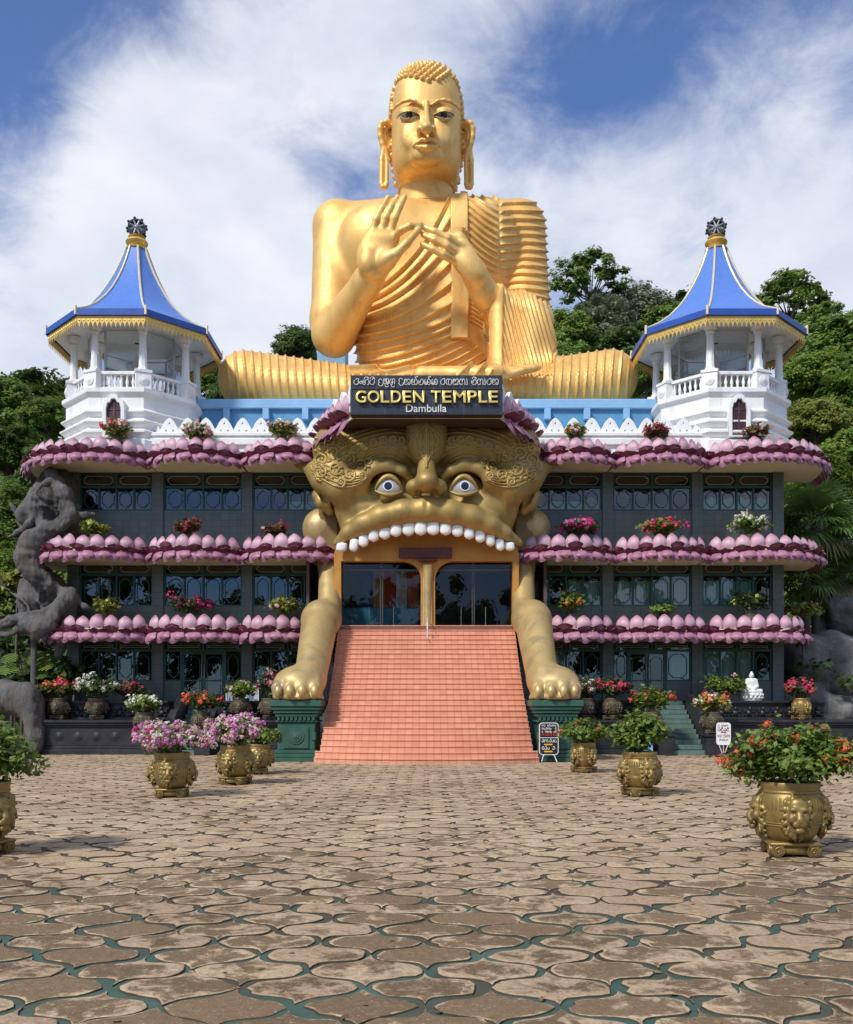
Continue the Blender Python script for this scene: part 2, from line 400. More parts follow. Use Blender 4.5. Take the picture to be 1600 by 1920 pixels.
# ================================================================== ground
RND = random.Random(7)
def paving():
    rng = np.random.default_rng(3)
    a, b = .357, .342
    cx, cy = [], []
    for j in range(-8, 98):
        for i in range(-30, 31):
            x = i*2*a+(a if j % 2 else 0); y = 1.2+j*b
            if y > 34.0 or y < -1.5 or abs(x) > 3.5+.62*max(y, 1)+1: continue
            cx.append(x); cy.append(y)
    C = np.stack([cx, cy], 1); n = len(C)
    # a quarter of the outline: from the cusp at the top round to the blunt side
    K = 8; t = np.linspace(0, 1, K+1)[:-1]
    L = math.hypot(a, b); nx, ny = b/L, a/L; kk = .10*L
    def outline(kk):
        pt = lambda t_: (a*t_-nx*kk*np.sin(2*math.pi*t_), b*(1-t_)-ny*kk*np.sin(2*math.pi*t_))
        o = []
        x, y = pt(t); o += list(zip(x, y))
        x, y = pt(1-t); o += list(zip(x, -y))
        x, y = pt(t); o += list(zip(-x, -y))
        x, y = pt(1-t); o += list(zip(-x, y))
        return np.array(o)
    O = outline(kk); DO = outline(kk*1.3)-O; wv = rng.normal(0, 1, (n, 1, 1)); m = len(O)                        # m points, clockwise from the top cusp
    rad = [1.0, 1.0, .975, .90, .72]; ins = [.905, .90, .885, .80, .55]; hz = [-.012, .003, .0068, .0085, .0092]
    rings = len(ins)
    jit = rng.normal(0, 1, (n, m, 1))*.016; jit = (jit+np.roll(jit, 1, 1)); jit -= .05*(rng.random((n, m, 1)) < .05)
    sc = 1+rng.normal(0, .022, (n, 1, 1)); asp = 1+rng.normal(0, .02, (n, 1, 2)); C = C+rng.normal(0, .007, C.shape); tilt = rng.normal(0, .006, (n, 2)); up = rng.normal(0, .0016, n); rot = rng.normal(0, .02, n)
    V = np.zeros((n, rings*m+1, 3)); E = np.zeros((n, rings*m+1)); Rn = np.repeat(rng.random(n)[:, None], rings*m+1, 1)
    for r in range(rings):
        w = min(1, (r < 3)+.5*(r == 3))
        base = (O[None]+DO[None]*wv)*(ins[r]*sc+jit*w*(1.0 if r < 2 else 1.4))*asp
        xr = base[..., 0]*np.cos(rot)[:, None]-base[..., 1]*np.sin(rot)[:, None]; yr = base[..., 0]*np.sin(rot)[:, None]+base[..., 1]*np.cos(rot)[:, None]
        V[:, r*m:(r+1)*m, 0] = C[:, 0:1]+xr; V[:, r*m:(r+1)*m, 1] = C[:, 1:2]+yr
        V[:, r*m:(r+1)*m, 2] = hz[r]+(xr*tilt[:, 0:1]+yr*tilt[:, 1:2]+up[:, None])*(r > 0)
        E[:, r*m:(r+1)*m] = [1, 1, .9, .5, .15][r]
    V[:, -1, 0] = C[:, 0]; V[:, -1, 1] = C[:, 1]; V[:, -1, 2] = hz[-1]+up
    base = (np.arange(n)*(rings*m+1))[:, None]; fl = []
    for r in range(rings-1):
        j = np.arange(m); k = (j+1) % m
        f = np.stack([r*m+j, (r+1)*m+j, (r+1)*m+k, r*m+k], 1); fl.append((base[:, None]+f[None]).reshape(-1, 4))
    me = npmesh(V.reshape(-1, 3), np.concatenate(fl), 40, {'edge': ('POINT', E.ravel()), 'rnd': ('POINT', Rn.ravel())})
    j = np.arange(m); k = (j+1) % m; f = np.stack([(rings-1)*m+j, np.full(m, rings*m), (rings-1)*m+k], 1)
    me2 = npmesh(V.reshape(-1, 3), (base[:, None]+f[None]).reshape(-1, 3), 40, {'edge': ('POINT', E.ravel()), 'rnd': ('POINT', Rn.ravel())})
    bm = bmesh.new(); bm.from_mesh(me); bm.from_mesh(me2); bm.to_mesh(me); bm.free()
    t = NT('paving_stone'); ob = t.tc.outputs['Object']
    e = t.attr('edge'); rn = t.attr('rnd')
    pale = t.mix(rn, (.44, .315, .205), (.66, .51, .335)); dark = t.mix(rn, (.112, .074, .043), (.215, .145, .085))
    big = t.noise(.42, 6, .6, .5); med = t.noise(4.2, 9, .72, .5); fine = t.noise(26, 6, .65)
    # weathered brown crust, thicker towards the near part of the plaza, worn off along the stones' edges
    sp = t.N.new('ShaderNodeSeparateXYZ'); t.L.new(ob, sp.inputs[0])
    near = t.rng(sp.outputs[1], 3.2, 11, .44, -.17)
    cr = t.ma('ADD', t.ma('ADD', t.ma('MULTIPLY', t.ma('SUBTRACT', big, .5), 2.1), near), t.ma('ADD', t.ma('MULTIPLY', t.ma('SUBTRACT', med, .5), 3.3), t.ma('MULTIPLY', t.ma('SUBTRACT', rn, .5), .62)))
    cr = t.ma('SUBTRACT', cr, t.ma('MULTIPLY', t.ma('POWER', e, 2.), .62))
    cr = t.rng(cr, -.12, .20)
    c = t.mix(cr, pale, dark); c = t.mix(t.rng(t.noise(14, 7, .7, .4), .50, .66, 0, .55), c, (.30, .20, .115)); c = t.mix(t.rng(fine, .35, .72, .0, .55), c, (.12, .075, .04))
    c = t.mix(t.rng(t.noise(70, 3), .62, .72, 0, .5), c, (.66, .56, .44))
    c = t.mix(t.rng(e, .91, .97), c, t.mix(t.noise(6, 5), (.035, .025, .015), (.11, .08, .05)))      # soiled flanks of the stones
    t.set('Base Color', c); t.set('Roughness', .85); t.set('Specular IOR Level', .25)
    t.bump(t.ma('ADD', fine, t.ma('MULTIPLY', t.noise(9, 5), 1.2)), .7, .012)
    link('paving', me, t.m, None, 'structure')
    # joints: green painted bed under the stones
    g = NT('joint_paint'); sg = g.N.new('ShaderNodeSeparateXYZ'); g.L.new(g.tc.outputs['Object'], sg.inputs[0])
    c = g.mix(g.rng(g.noise(1.3, 7, .65), .42, .62), (.030, .078, .060), (.060, .115, .088))
    wear = g.ma('ADD', g.rng(g.noise(1.5, 8, .7, .4), .40, .60, -.15, .75), g.rng(sg.outputs[1], 5.5, 11, 0, .85))     # paint trodden away, dirt in the joints
    c = g.mix(g.rng(wear, .2, .9), c, g.mix(g.noise(9, 5), (.030, .022, .013), (.095, .07, .042)))
    g.set('Base Color', c); g.set('Roughness', .8); g.bump(g.noise(12, 5), .5, .01)
    MB().add([(-45, -14, -.004), (45, -14, -.004), (45, 42, -.004), (-45, 42, -.004)], [(0, 1, 2, 3)]).build('plaza', g.m, None, 0, None, 'structure')
paving()
GRASS = mat('hill_earth', (.06, .065, .03), .95, var=.4, scale=.3, dirt=(.12, .09, .06))
def hill(x, y):
    r = smoothstep(46, 84, y)*(9+17*smoothstep(2, 42, x)+3*smoothstep(-10, -40, x))
    return r+smoothstep(14, 40, np.abs(x))*smoothstep(30, 60, y)*3.0
def ground():
    xs = np.concatenate([np.linspace(-900, -90, 8), np.linspace(-80, 80, 81), np.linspace(90, 900, 8)]); ys = np.concatenate([np.linspace(-300, 28, 12), np.linspace(30, 130, 51), np.linspace(150, 1500, 8)])
    X, Y = np.meshgrid(xs, ys, indexing='ij'); Z = hill(X, Y)-.03; V = np.stack([X, Y, Z], -1).reshape(-1, 3)
    n, m = len(xs), len(ys); i, j = np.meshgrid(np.arange(n-1), np.arange(m-1), indexing='ij'); b = (i*m+j).ravel()
    V[:, 2] += vnoise(V, .11, 3)*1.5*smoothstep(50, 60, V[:, 1])
    link('ground', npmesh(V, np.stack([b, b+m, b+m+1, b+1], 1), 180), GRASS, None, 'structure')
ground()
# ================================================================== temple building
M_WALL = tilemat('wall_tile', (.105, .13, .122), (.05, .062, .06), (.30, .24), .012, .12, .35, 'xz', .2)
M_FRAME = mat('green_frame', (.012, .075, .058), .4, var=.25)
M_DARKF = mat('dark_frame', (.02, .03, .028), .45)
M_TRIM = mat('pale_line', (.30, .33, .31), .5)
_t = NT('white_paint'); _c = _t.mix(_t.rng(_t.noise(1.4, 7, .65), .45, .75, 0, .5), (.82, .82, .82), (.68, .67, .64)); _c = _t.mix(_t.rng(_t.noise(2.0, 8, .72, .3, None, (2.2, 2.2, .28)), .54, .74, 0, .55), _c, (.36, .35, .32))
_t.set('Base Color', _c); _t.set('Roughness', .55); _t.bump(_t.noise(8, 6), .08, .03); M_WHITE = _t.m; MATS['white_paint'] = _t.m
M_CREAM = mat('cream_soffit', (.72, .62, .44), .7, var=.06, dirt=(.5, .42, .3), damt=.4)
M_BLUE = mat('terrace_blue', (.10, .30, .52), .5, var=.08, dirt=(.07, .2, .36), damt=.5)
M_LBLUE = mat('terrace_light_blue', (.26, .48, .74), .45, var=.06, dirt=(.2, .36, .55), damt=.5)
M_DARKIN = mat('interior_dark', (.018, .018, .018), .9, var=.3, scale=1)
M_CURT = None
M_GLASS = glassmat('window_glass', (.66, .74, .72), .03, 1.3)
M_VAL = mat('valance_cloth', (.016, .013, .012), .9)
def curtmat(name, col):
    t = NT(name); w = t.N.new('ShaderNodeTexWave'); w.inputs['Scale'].default_value = 3.2; w.inputs['Distortion'].default_value = 2.0; w.inputs['Detail'].default_value = 2
    t.L.new(t.map(t.tc.outputs['Object'], (1, .3, .12)), w.inputs[0]); t.set('Base Color', t.mix(w.outputs[0], tuple(c*.72 for c in col), col)); t.set('Roughness', .9); return t.m
M_TEAL = curtmat('teal_curtain', (.52, .80, .74)); M_GREY = curtmat('grey_curtain', (.56, .72, .64)); M_BOARD = mat('teal_board', (.26, .66, .60), .5)
M_YEL = mat('yellow_curtain', (.42, .44, .15), .8)
def petalmat(name, base, tip, edge, streak=.25):
    t = NT(name); a = t.attr('pt'); r = t.N.new('ShaderNodeValToRGB'); e = r.color_ramp.elements
    e[0].position = 0; e[0].color = (*base, 1); e[1].position = 1; e[1].color = (*edge, 1)
    x = e.new(.5); x.color = (*base, 1); x = e.new(.85); x.color = (*tip, 1)
    t.L.new(a, r.inputs[0])
    n = t.noise(5, 8, .7, .3, None, (1, 1, .35)); c = t.mix(t.rng(n, .38, .70, 0, streak), r.outputs[0], tip)
    c = t.mix(t.rng(t.noise(1.7, 3), .35, .7, 0, .5), c, tuple(min(1, x*1.25+.06) for x in base))       # sun-bleached patches
    c = t.mix(t.rng(t.noise(2.4, 9, .75, .6, None, (1, 1, .45)), .56, .72, 0, .55), c, tuple(x*.30 for x in tip))   # grime
    t.set('Base Color', c); t.set('Roughness', t.rng(t.noise(6, 4), .3, .7, .42, .66)); t.bump(t.noise(8, 6, .6, 0, None, (1, 1, .4)), .25, .02); return t.m
M_CREST = petalmat('petal_pink', (.55, .35, .425), (.32, .11, .175), (.19, .035, .08), .28)
M_LIP = petalmat('petal_maroon', (.17, .02, .055), (.10, .012, .035), (.62, .46, .50), .3)
M_SKIRT = petalmat('petal_rose', (.37, .16, .24), (.20, .055, .11), (.46, .26, .34), .5)
TEMPLE = empty('temple_building', (0, 33, 0), 'three storey grey green temple building with pink lotus petal eaves and tinted windows', 'building')
TO = (0, 33, 0)
YW = 34.0
def tb(): return MB(TO)
PIL = [(-12.86, .42), (-9.78, .40), (-6.53, .38), (-3.6, .38), (3.6, .38), (6.60, .38), (9.86, .38), (12.80, .40)]
BAYS = [(0, 1), (1, 2), (2, 3), (4, 5), (5, 6), (6, 7)]
LV = {'C': (10.16, 10.09, 9.62, 8.74, 7.0), 'B': (6.90, 6.86, 6.42, 5.26, 4.2), 'A': (3.94, 3.90, 3.66, 2.52, 1.82)}
def structure():
    for i, (x, w) in enumerate(PIL): tb().box(x-w/2, x+w/2, YW-.06, YW+.6, 0, 11.0).build('column', M_WALL, TEMPLE, 0)
    b = tb()
    for (i, j) in BAYS:
        x0 = PIL[i][0]+PIL[i][1]/2+.002; x1 = PIL[j][0]-PIL[j][1]/2-.002
        for lv in 'CBA':
            b = tb()
            zt, t0, t1, sill, bot = LV[lv]
            if lv == 'A' and (i, j) in ((1, 2), (5, 6)):
                d = DOOR[(i, j)]; b.box(x0, d[0], YW+.02, YW+.14, bot, sill); b.build('spandrel', M_WALL, TEMPLE, 0); b = tb(); b.box(d[1], x1, YW+.02, YW+.14, bot, sill)
            else: b.box(x0, x1, YW+.02, YW+.14, bot, sill)
            b.build('spandrel', M_WALL, TEMPLE, 0)
    for x0 in (-13.05, 12.63): tb().box(x0, x0+.39, YW+.602, 44, 0, 11).build('side_wall', M_WALL, TEMPLE, 0)
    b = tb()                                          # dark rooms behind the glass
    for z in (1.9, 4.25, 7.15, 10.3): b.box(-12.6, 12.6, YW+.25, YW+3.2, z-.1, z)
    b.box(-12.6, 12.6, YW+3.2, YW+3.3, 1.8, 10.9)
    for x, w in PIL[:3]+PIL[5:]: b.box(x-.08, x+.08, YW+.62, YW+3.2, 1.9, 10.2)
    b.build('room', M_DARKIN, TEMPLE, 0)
    b = tb(); b.box(-13.6, 13.6, 34.7, 46, 10.52, 10.95); b.build('roof', M_WHITE, TEMPLE, 0)
DOOR = {(1, 2): (-8.95, -7.35), (5, 6): (7.35, 8.75)}
def octo(x0, x1, z0, z1, c):
    return [(x0+c, z0), (x1-c, z0), (x1, z0+c), (x1, z1-c), (x1-c, z1), (x0+c, z1), (x0, z1-c), (x0, z0+c)]
def octring(b, x0, x1, z0, z1, c, y, w, d=.02):
    o = octo(x0, x1, z0, z1, c); n = octo(x0+w, x1-w, z0+w, z1-w, max(.005, c-w*.42))
    for i in range(8):
        k = (i+1) % 8; q = [o[i], o[k], n[k], n[i]]; b.extrude([(p[0], y, p[1]) for p in q], (0, d, 0))
CURT = {('C', 2): [('teal_low', 2, 3)], ('C', 3): [('teal_low', 1, 2), ('yel', 3, 3)], ('C', 5): [('teal', 0, 3)],
        ('B', 3): [('teal', 0, 0), ('grey', 2, 3)], ('B', 4): [('grey', 0, 3)], ('B', 5): [('teal', 0, 2)],
        ('A', 3): [('grey', 1, 1)], ('A', 4): [('teal', 3, 3)], ('A', 5): [('grey', 0, 2)]}
def windows():
    for bi, (i, j) in enumerate(BAYS):
        x0 = PIL[i][0]+PIL[i][1]/2+.003; x1 = PIL[j][0]-PIL[j][1]/2-.003; w = x1-x0
        for lv in 'CBA':
            zt, t0, t1, sill, bot = LV[lv]
            door = DOOR.get((i, j)) if lv == 'A' else None
            fr = tb(); y = YW+.03; tr = tb()
            f = .055
            fr.box(x0, x1, y, y+.1, t0, zt); fr.box(x0, x0+f, y, y+.1, sill, t0); fr.box(x1-f, x1, y, y+.1, sill, t0)
            fr.box(x0+f, x1-f, y, y+.1, sill, sill+f); fr.box(x0+f, x1-f, y-.01, y+.1, t1-.05, t1+.03)
            xm = (x0+x1)/2; fr.box(xm-.045, xm+.045, y+.005, y+.1, t1+.03, t0)
            for (a, c) in ((x0+f, xm-.045), (xm+.045, x1-f)): octring(tr, a+.07, c-.07, t1+.08, t0-.07, .12, y+.035, .022)
            if door:
                ed = [x0+f, door[0], door[1], x1-f]; panes = [(ed[0], ed[1]), (ed[2], ed[3])]
                for q in (0, 1): fr.box(door[q]-.04, door[q]+.04, y+.004, y+.1, bot if True else sill, t1-.05)
            else:
                panes = [(x0+f+(w-2*f)*k/4, x0+f+(w-2*f)*(k+1)/4) for k in range(4)]
                for k in (1, 2, 3): fr.box(panes[k][0]-.03, panes[k][0]+.03, y+.004, y+.1, sill+f, t1-.05)
            for (a, c) in panes: octring(fr, a+.09, c-.09, sill+.12, t1-.14, .17, y+.04, .026)
            win = fr.build('window', M_FRAME, TEMPLE, 0); tr.build('transom', M_TRIM, win, 0)
            g = tb(); gy = y+.068; g.add([(x0, gy, sill), (x1, gy, sill), (x1, gy, t0), (x0, gy, t0)], [(0, 1, 2, 3)]) if not door else None
            if door:
                for (a, c) in panes: g.add([(a, gy, sill), (c, gy, sill), (c, gy, t1), (a, gy, t1)], [(0, 1, 2, 3)])
                g.add([(x0, gy, t1), (x1, gy, t1), (x1, gy, t0), (x0, gy, t0)], [(0, 1, 2, 3)])
            g.build('pane', M_GLASS, win, 0)
            if lv != 'A':                            # scalloped pelmet behind the glass
                v = tb(); n = 7; d = (.42 if lv == 'C' else .24); pts = []
                N = n*8
                top = [(x0, YW+.2, t1), (x1, YW+.2, t1)]
                lowr = []
                for k in range(N+1):
                    u = k/N; s_ = abs(math.sin(u*n*math.pi)); lowr.append((x0+(x1-x0)*u, YW+.13, t1-d*(.72+.28*s_)))
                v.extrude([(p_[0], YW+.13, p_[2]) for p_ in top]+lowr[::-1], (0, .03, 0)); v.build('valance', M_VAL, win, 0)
            for (kind, p0, p1) in CURT.get((lv, bi), []):
                if p1 >= len(panes): p1 = len(panes)-1; p0 = min(p0, p1)
                a, c = panes[p0][0], panes[p1][1]; zc = t1-.03
                if kind == 'teal_low': zc = sill+(t1-sill)*.42
                q = tb(); n = max(8, int((c-a)/.035)) if kind != 'teal_low' else 2
                amp = .025 if kind != 'teal_low' else 0
                q.grid(lambda u, v_: (a+(c-a)*u, YW+.18+amp*math.sin(u*(c-a)*42), sill+(zc-sill)*v_), n, 1)
                q.build('curtain', {'teal_low': M_BOARD, 'teal': M_TEAL, 'grey': M_GREY, 'yel': M_YEL}[kind], win, 60)
            if door:
                zb = bot; dr = tb(); a, c = door[0]+.042, door[1]-.042; m = (a+c)/2
                for (p, q_) in ((a, m-.012), (m+.012, c)):
                    dr.box(p, p+.07, y+.02, y+.07, zb, t1-.05); dr.box(q_-.07, q_, y+.02, y+.07, zb, t1-.05)
                    dr.box(p+.07, q_-.07, y+.02, y+.07, zb, zb+.12); dr.box(p+.07, q_-.07, y+.02, y+.07, t1-.15, t1-.05)
                    octring(dr, p+.11, q_-.11, zb+.2, t1-.24, .12, y+.03, .02)
                D = dr.build('door', M_FRAME, TEMPLE, 0)
                g = tb(); g.add([(a, y+.045, zb), (c, y+.045, zb), (c, y+.045, t1-.05), (a, y+.045, t1-.05)], [(0, 1, 2, 3)]); g.build('pane', M_GLASS, D, 0)
                h = tb()
                for s_ in (-1, 1): h.tube([(m+s_*.05, y+.02, 2.6), (m+s_*.05, y-.04, 2.65), (m+s_*.05, y-.04, 3.1), (m+s_*.05, y+.02, 3.15)], .014, 6)
                h.build('handle', MATS['pale_line'], D)
# ------------------------------------------------------------------ lotus eaves
NPETAL = [0]
def petal_pts(b, c, out, up, side, w, h, bulge, curl=0., nu=6, nv=6, notch=0.0, wav=0., blunt=False):
    """a cupped petal rooted at c, growing along 'up', its belly turned 'out'"""
    n0 = nu+1
    def fn(u, v):
        s = (u-.5)*2; prof = (math.sin(math.pi*(.17+.80*v)**1.05)) if v < 1 else math.sin(math.pi*.97)
        prof = max(.07, prof)**.52
        if blunt: prof = (.55+.45*min(1, v/.6))*max(.30, 1-max(0, (v-.62)/.38)**2.4*.72)
        x = s*w/2*prof; z = h*v*(1-.05*s*s) - (notch*h*(1-abs(s))*v*v if notch else 0)
        o = bulge*math.sin(math.pi*min(1, v*.92+.08))*(1-.85*s*s)+curl*v*v+(wav*math.cos(s*2.6+v*3) if wav else 0)
        return Vector(c)+side*x+up*z+out*o
    b.grid(fn, nu, nv, lambda u, v: max(v, abs(u-.5)*2*.93 if v > .25 else 0)**1.5)
def eave_curve(kind, x0, x1, zlev, bulge=1.0, yb=33.0):
    """plan of one bay's outer edge as (x, y); the end bays turn back round the corner"""
    if kind == 'mid':
        return [(x0+(x1-x0)*t, yb-bulge*(math.sin(math.pi*t)**.8)) for t in np.linspace(0, 1, 33)]
    s = -1 if kind == 'left' else 1
    # from the inner end x0 out to the corner x1 and back
    ctrl = [(x0, yb), (x0+s*.55, yb-bulge*.62), (x0+s*1.5, yb-bulge*1.0), (x0+s*2.6, yb-bulge*.92), (x1-s*1.15, yb-bulge*.55), (x1-s*.35, yb+.35), (x1, yb+1.5), (x1+s*.1, yb+2.6)]
    return [(v.x, v.y) for v in catmull([(x, y, 0) for x, y in ctrl], 8)]
def resample(cv, n):
    c = np.array(cv); d = np.concatenate([[0], np.cumsum(np.linalg.norm(np.diff(c, axis=0), axis=1))])
    t = (np.arange(n)+.5)/n*d[-1]; x = np.interp(t, d, c[:, 0]); y = np.interp(t, d, c[:, 1])
    e = .12; dx = np.interp(t+e, d, c[:, 0])-np.interp(t-e, d, c[:, 0]); dy = np.interp(t+e, d, c[:, 1])-np.interp(t-e, d, c[:, 1])
    return x, y, dx, dy, d[-1]
def petal_row(cv, n, zr, fn, sgn):
    x, y, dx, dy, L = resample(cv, n); out = []
    for i in range(n):
        tdir = Vector((dx[i], dy[i], 0)).normalized(); o = Vector((dy[i], -dx[i], 0)).normalized()*sgn
        out.append((Vector((x[i], y[i], zr)), o, tdir, L/n))
    return out
def eave(cv, z0, z1, parent, off, sgn, inner, rng, single=True, tipdrop=0.0):
    """one scalloped bay: slab with soffit, upright petals, dark lip petals, two rows of hanging petals"""
    slab = MB(off); n = len(cv)
    ring = lambda z, ins: [(x, y+ins, z) for x, y in cv]
    lo = [(x, y, z0) for x, y in cv]; hi = [(x, y, z1) for x, y in cv]
    inl = [(inner(x, y)[0], inner(x, y)[1], z0) for x, y in cv]; inh = [(p[0], p[1], z1) for p in inl]
    slab.loft([inl, lo, hi, inh], closed=False)
    S = slab.build('lotus_eave', M_CREAM, parent, 30)
    L = sum(math.dist(cv[i], cv[i+1]) for i in range(n-1)); cnt = max(4, round(L/.50))
    merged = MB(off)
    for (c, o, td, w) in petal_row(cv, cnt, z1-.06, None, sgn):
        h = .55*rng.uniform(.92, 1.08)
        b = MB(off) if (single and NPETAL[0] < 100) else merged
        up = (Vector((0, 0, 1))+o*.10).normalized()
        petal_pts(b, c-o*.10, o, up, td, w*1.0, h, .13, -.10)
        if b is not merged:
            NPETAL[0] += 1; b.build('petal', M_CREST, S, 75, 'pt')
    if merged.v: merged.build('upright_petals', M_CREST, S, 75, 'pt', 'stuff')
    lip = MB(off)
    for k, (c, o, td, w) in enumerate(petal_row(cv, cnt, z1-.10, None, sgn)):
        tl = rng.uniform(-.05, .16); up = (o*1.0+Vector((0, 0, tl))).normalized(); ou = (Vector((0, 0, -1))+o*.4).normalized()
        petal_pts(lip, c-o*.08+td*rng.uniform(-.06, .06), ou, up, td, w*1.42, .40*rng.uniform(.9, 1.1), .05, -.10, notch=.10, wav=.035, blunt=True)
        if k % 2 == 0 or rng.random() < .3:
            tl = rng.uniform(.5, 1.25); up = (o*1.0+Vector((0, 0, tl))).normalized(); ou = (Vector((0, 0, -1))+o*.6).normalized()
            petal_pts(lip, c+o*.06+td*rng.uniform(-.1, .1)+Vector((0, 0, .01)), ou, up, td, w*1.10, .30*rng.uniform(.8, 1.15), .06, -.05, notch=.12, wav=.03, blunt=True)
    lip.build('petal_rim', M_LIP, S, 75, 'pt')
    sk = MB(off)
    for row, (zz, ou_, hh, sh) in enumerate(((z1-.11, .05, .42, .0), (z1-.13, .13, .32, .5))):
        for k, (c, o, td, w) in enumerate(petal_row(cv, cnt, zz, None, sgn)):
            up = (Vector((0, 0, -1))+o*(.30 if row == 0 else .55)).normalized()
            petal_pts(sk, c+o*ou_+td*w*(sh if k < cnt-1 else 0)+Vector((0, 0, 0)), o, up, td, w*(1.02 if row == 0 else .92), hh*rng.uniform(.92, 1.08), .10, .02, blunt=True)
    sk.build('petal_skirt', M_SKIRT, S, 75, 'pt')
    return S
def eaves():
    rng = random.Random(11)
    for lv, z0, z1, bul, ex in (('C', 10.14, 10.42, 1.0, 14.5), ('B', 6.76, 7.06, .92, 14.25), ('A', 3.97, 4.30, .62, 13.7)):
        yb = {'C': 33.0, 'B': 32.85, 'A': 32.75}[lv]
        inn = lambda x, y: (max(-13, min(13, x)), YW+.1 if abs(x) < 13.4 else YW+1.5)
        lb = {'C': (-6.53, -3.55), 'B': (-6.53, -3.02), 'A': (-6.53, -4.35)}[lv]
        eave(eave_curve('mid', -9.78, -6.56, z1, bul, yb), z0, z1, TEMPLE, TO, 1, inn, rng)
        eave(eave_curve('mid', lb[0]+.03, lb[1], z1, bul, yb), z0, z1, TEMPLE, TO, 1, inn, rng)
        rb = {'C': (3.75, 6.60), 'B': (2.98, 6.60), 'A': (4.3, 6.60)}[lv]
        eave(eave_curve('mid', rb[0], rb[1]-.03, z1, bul, yb), z0, z1, TEMPLE, TO, 1, inn, rng)
        eave(eave_curve('mid', 6.63, 9.83, z1, bul, yb), z0, z1, TEMPLE, TO, 1, inn, rng)
        eave(eave_curve('left', -9.81, -ex, z1, bul, yb), z0, z1, TEMPLE, TO, -1, inn, rng)
        eave(eave_curve('right', 9.89, ex, z1, bul, yb), z0, z1, TEMPLE, TO, 1, inn, rng)
def merlon_mesh():
    o = []
    n = 10
    for k in range(n+1): t = k/n; o.append((-.31+.10*(1-math.cos(t*math.pi/2))*1.0, .02+.26*math.sin(t*math.pi/2)))
    arch = [(-.235, .31), (-.19, .40), (-.12, .49), (-.05, .555), (0, .58)]
    L = [(-.33, 0), (-.33, .10), (-.305, .19), (-.25, .27)]+arch
    loop = L+[(-x, z) for x, z in L[-2::-1]]
    tri = lambda cx, cz, s: [(cx-s, cz-s*.8), (cx, cz+s), (cx+s, cz-s*.8)]
    return curve_mesh([loop, tri(0, .40, .065), tri(-.125, .14, .065), tri(.125, .14, .065)], .12, .012)
def parapet():
    b = tb(); y = 33.25
    ps = []
    for x0, x1 in ((-10.6, -3.5), (3.62, 10.6)):
        b = tb()
        for z0, z1, d in ((10.5, 10.72, .10), (10.72, 10.9, .02), (10.9, 11.12, .14), (11.12, 11.22, .06), (11.22, 11.34, .12)): b.box(x0, x1, y-d, y+.4+d, z0, z1, .015)
        ps.append(b.build('parapet', M_WHITE, TEMPLE, 30))
    me = merlon_mesh()
    me.materials.append(M_WHITE)
    for side, p in ((-1, ps[0]), (1, ps[1])):
        for k in range(11):
            x = side*(3.95+k*.655)
            o = link('merlon', me, None, p); o.location = Vector((x, y+.16, 11.335))-Vector(TO)
def terrace():
    b = tb(); b.box(-8.6, 8.6, 35.6, 46, 10.95, 12.93); b.build('terrace_wall', M_BLUE, TEMPLE, 0)
    b = tb(); b.box(-8.75, 8.75, 35.45, 46, 12.932, 13.30, .03)
    b.build('terrace_edge', M_LBLUE, TEMPLE, 0); b = tb()
    for s in (-1, 1):
        for x in (4.6, 6.1, 7.6): b.box(s*x-.12, s*x+.12, 35.38, 35.6, 12.5, 12.93, .02)
    b.build('terrace_bracket', M_LBLUE, TEMPLE, 0)
structure(); windows(); eaves(); parapet(); terrace()
tb().box(-3.06, -2.86, 32.2, 32.9, 6.62, 7.22, .02).build('eave_end_block', M_WHITE, TEMPLE, 30)
# ================================================================== golden seated statue
def goldmat(name, col, col2, metal, rough, seam=0.0, stain=None, samt=.5):
    t = NT(name)
    c = t.mix(t.rng(t.noise(.55, 7, .62, .3), .35, .68), col, col2)
    c = t.mix(t.rng(t.noise(6, 6, .65), .4, .75, 0, .35), c, tuple(x*.72 for x in col))
    if stain: c = t.mix(t.ma('MULTIPLY', t.rng(t.noise(1.6, 8, .7, .5, None, (1, 1, .45)), .5, .7), samt), c, stain)
    t.set('Base Color', c); t.set('Metallic', metal); t.set('Roughness', t.rng(t.noise(3.0, 6, .6), .3, .7, rough-.07, rough+.12))
    h = t.noise(1.4, 4)
    if seam:
        br = t.N.new('ShaderNodeTexBrick'); br.inputs['Scale'].default_value = 1.0; br.inputs['Mortar Size'].default_value = .006; br.inputs['Brick Width'].default_value = .55; br.inputs['Row Height'].default_value = .55
        sp = t.N.new('ShaderNodeSeparateXYZ'); t.L.new(t.tc.outputs['Object'], sp.inputs[0]); cb = t.N.new('ShaderNodeCombineXYZ'); t.L.new(t.ma('ADD', sp.outputs[0], sp.outputs[1]), cb.inputs[0]); t.L.new(sp.outputs[2], cb.inputs[1])
        t.L.new(cb.outputs[0], br.inputs[0]); h = t.ma('SUBTRACT', h, t.ma('MULTIPLY', br.outputs['Fac'], seam))
    t.bump(h, .25, .03); MATS[name] = t.m; return t.m
GOLD = goldmat('gold_leaf', (.88, .57, .20), (.82, .48, .14), .42, .50, .45, (.56, .29, .07), .6)
GOLD2 = GOLD
OLDGOLD = goldmat('bronze_gold', (.47, .335, .115), (.37, .25, .08), .5, .54, 0, (.17, .12, .055), .55)
LEGGOLD = goldmat('worn_gold', (.62, .46, .20), (.52, .37, .15), .45, .46, 0, (.26, .21, .15), .75)
POTGOLD = goldmat('pot_gold', (.33, .235, .08), (.25, .17, .055), .5, .44, 0, (.10, .075, .04), .8)
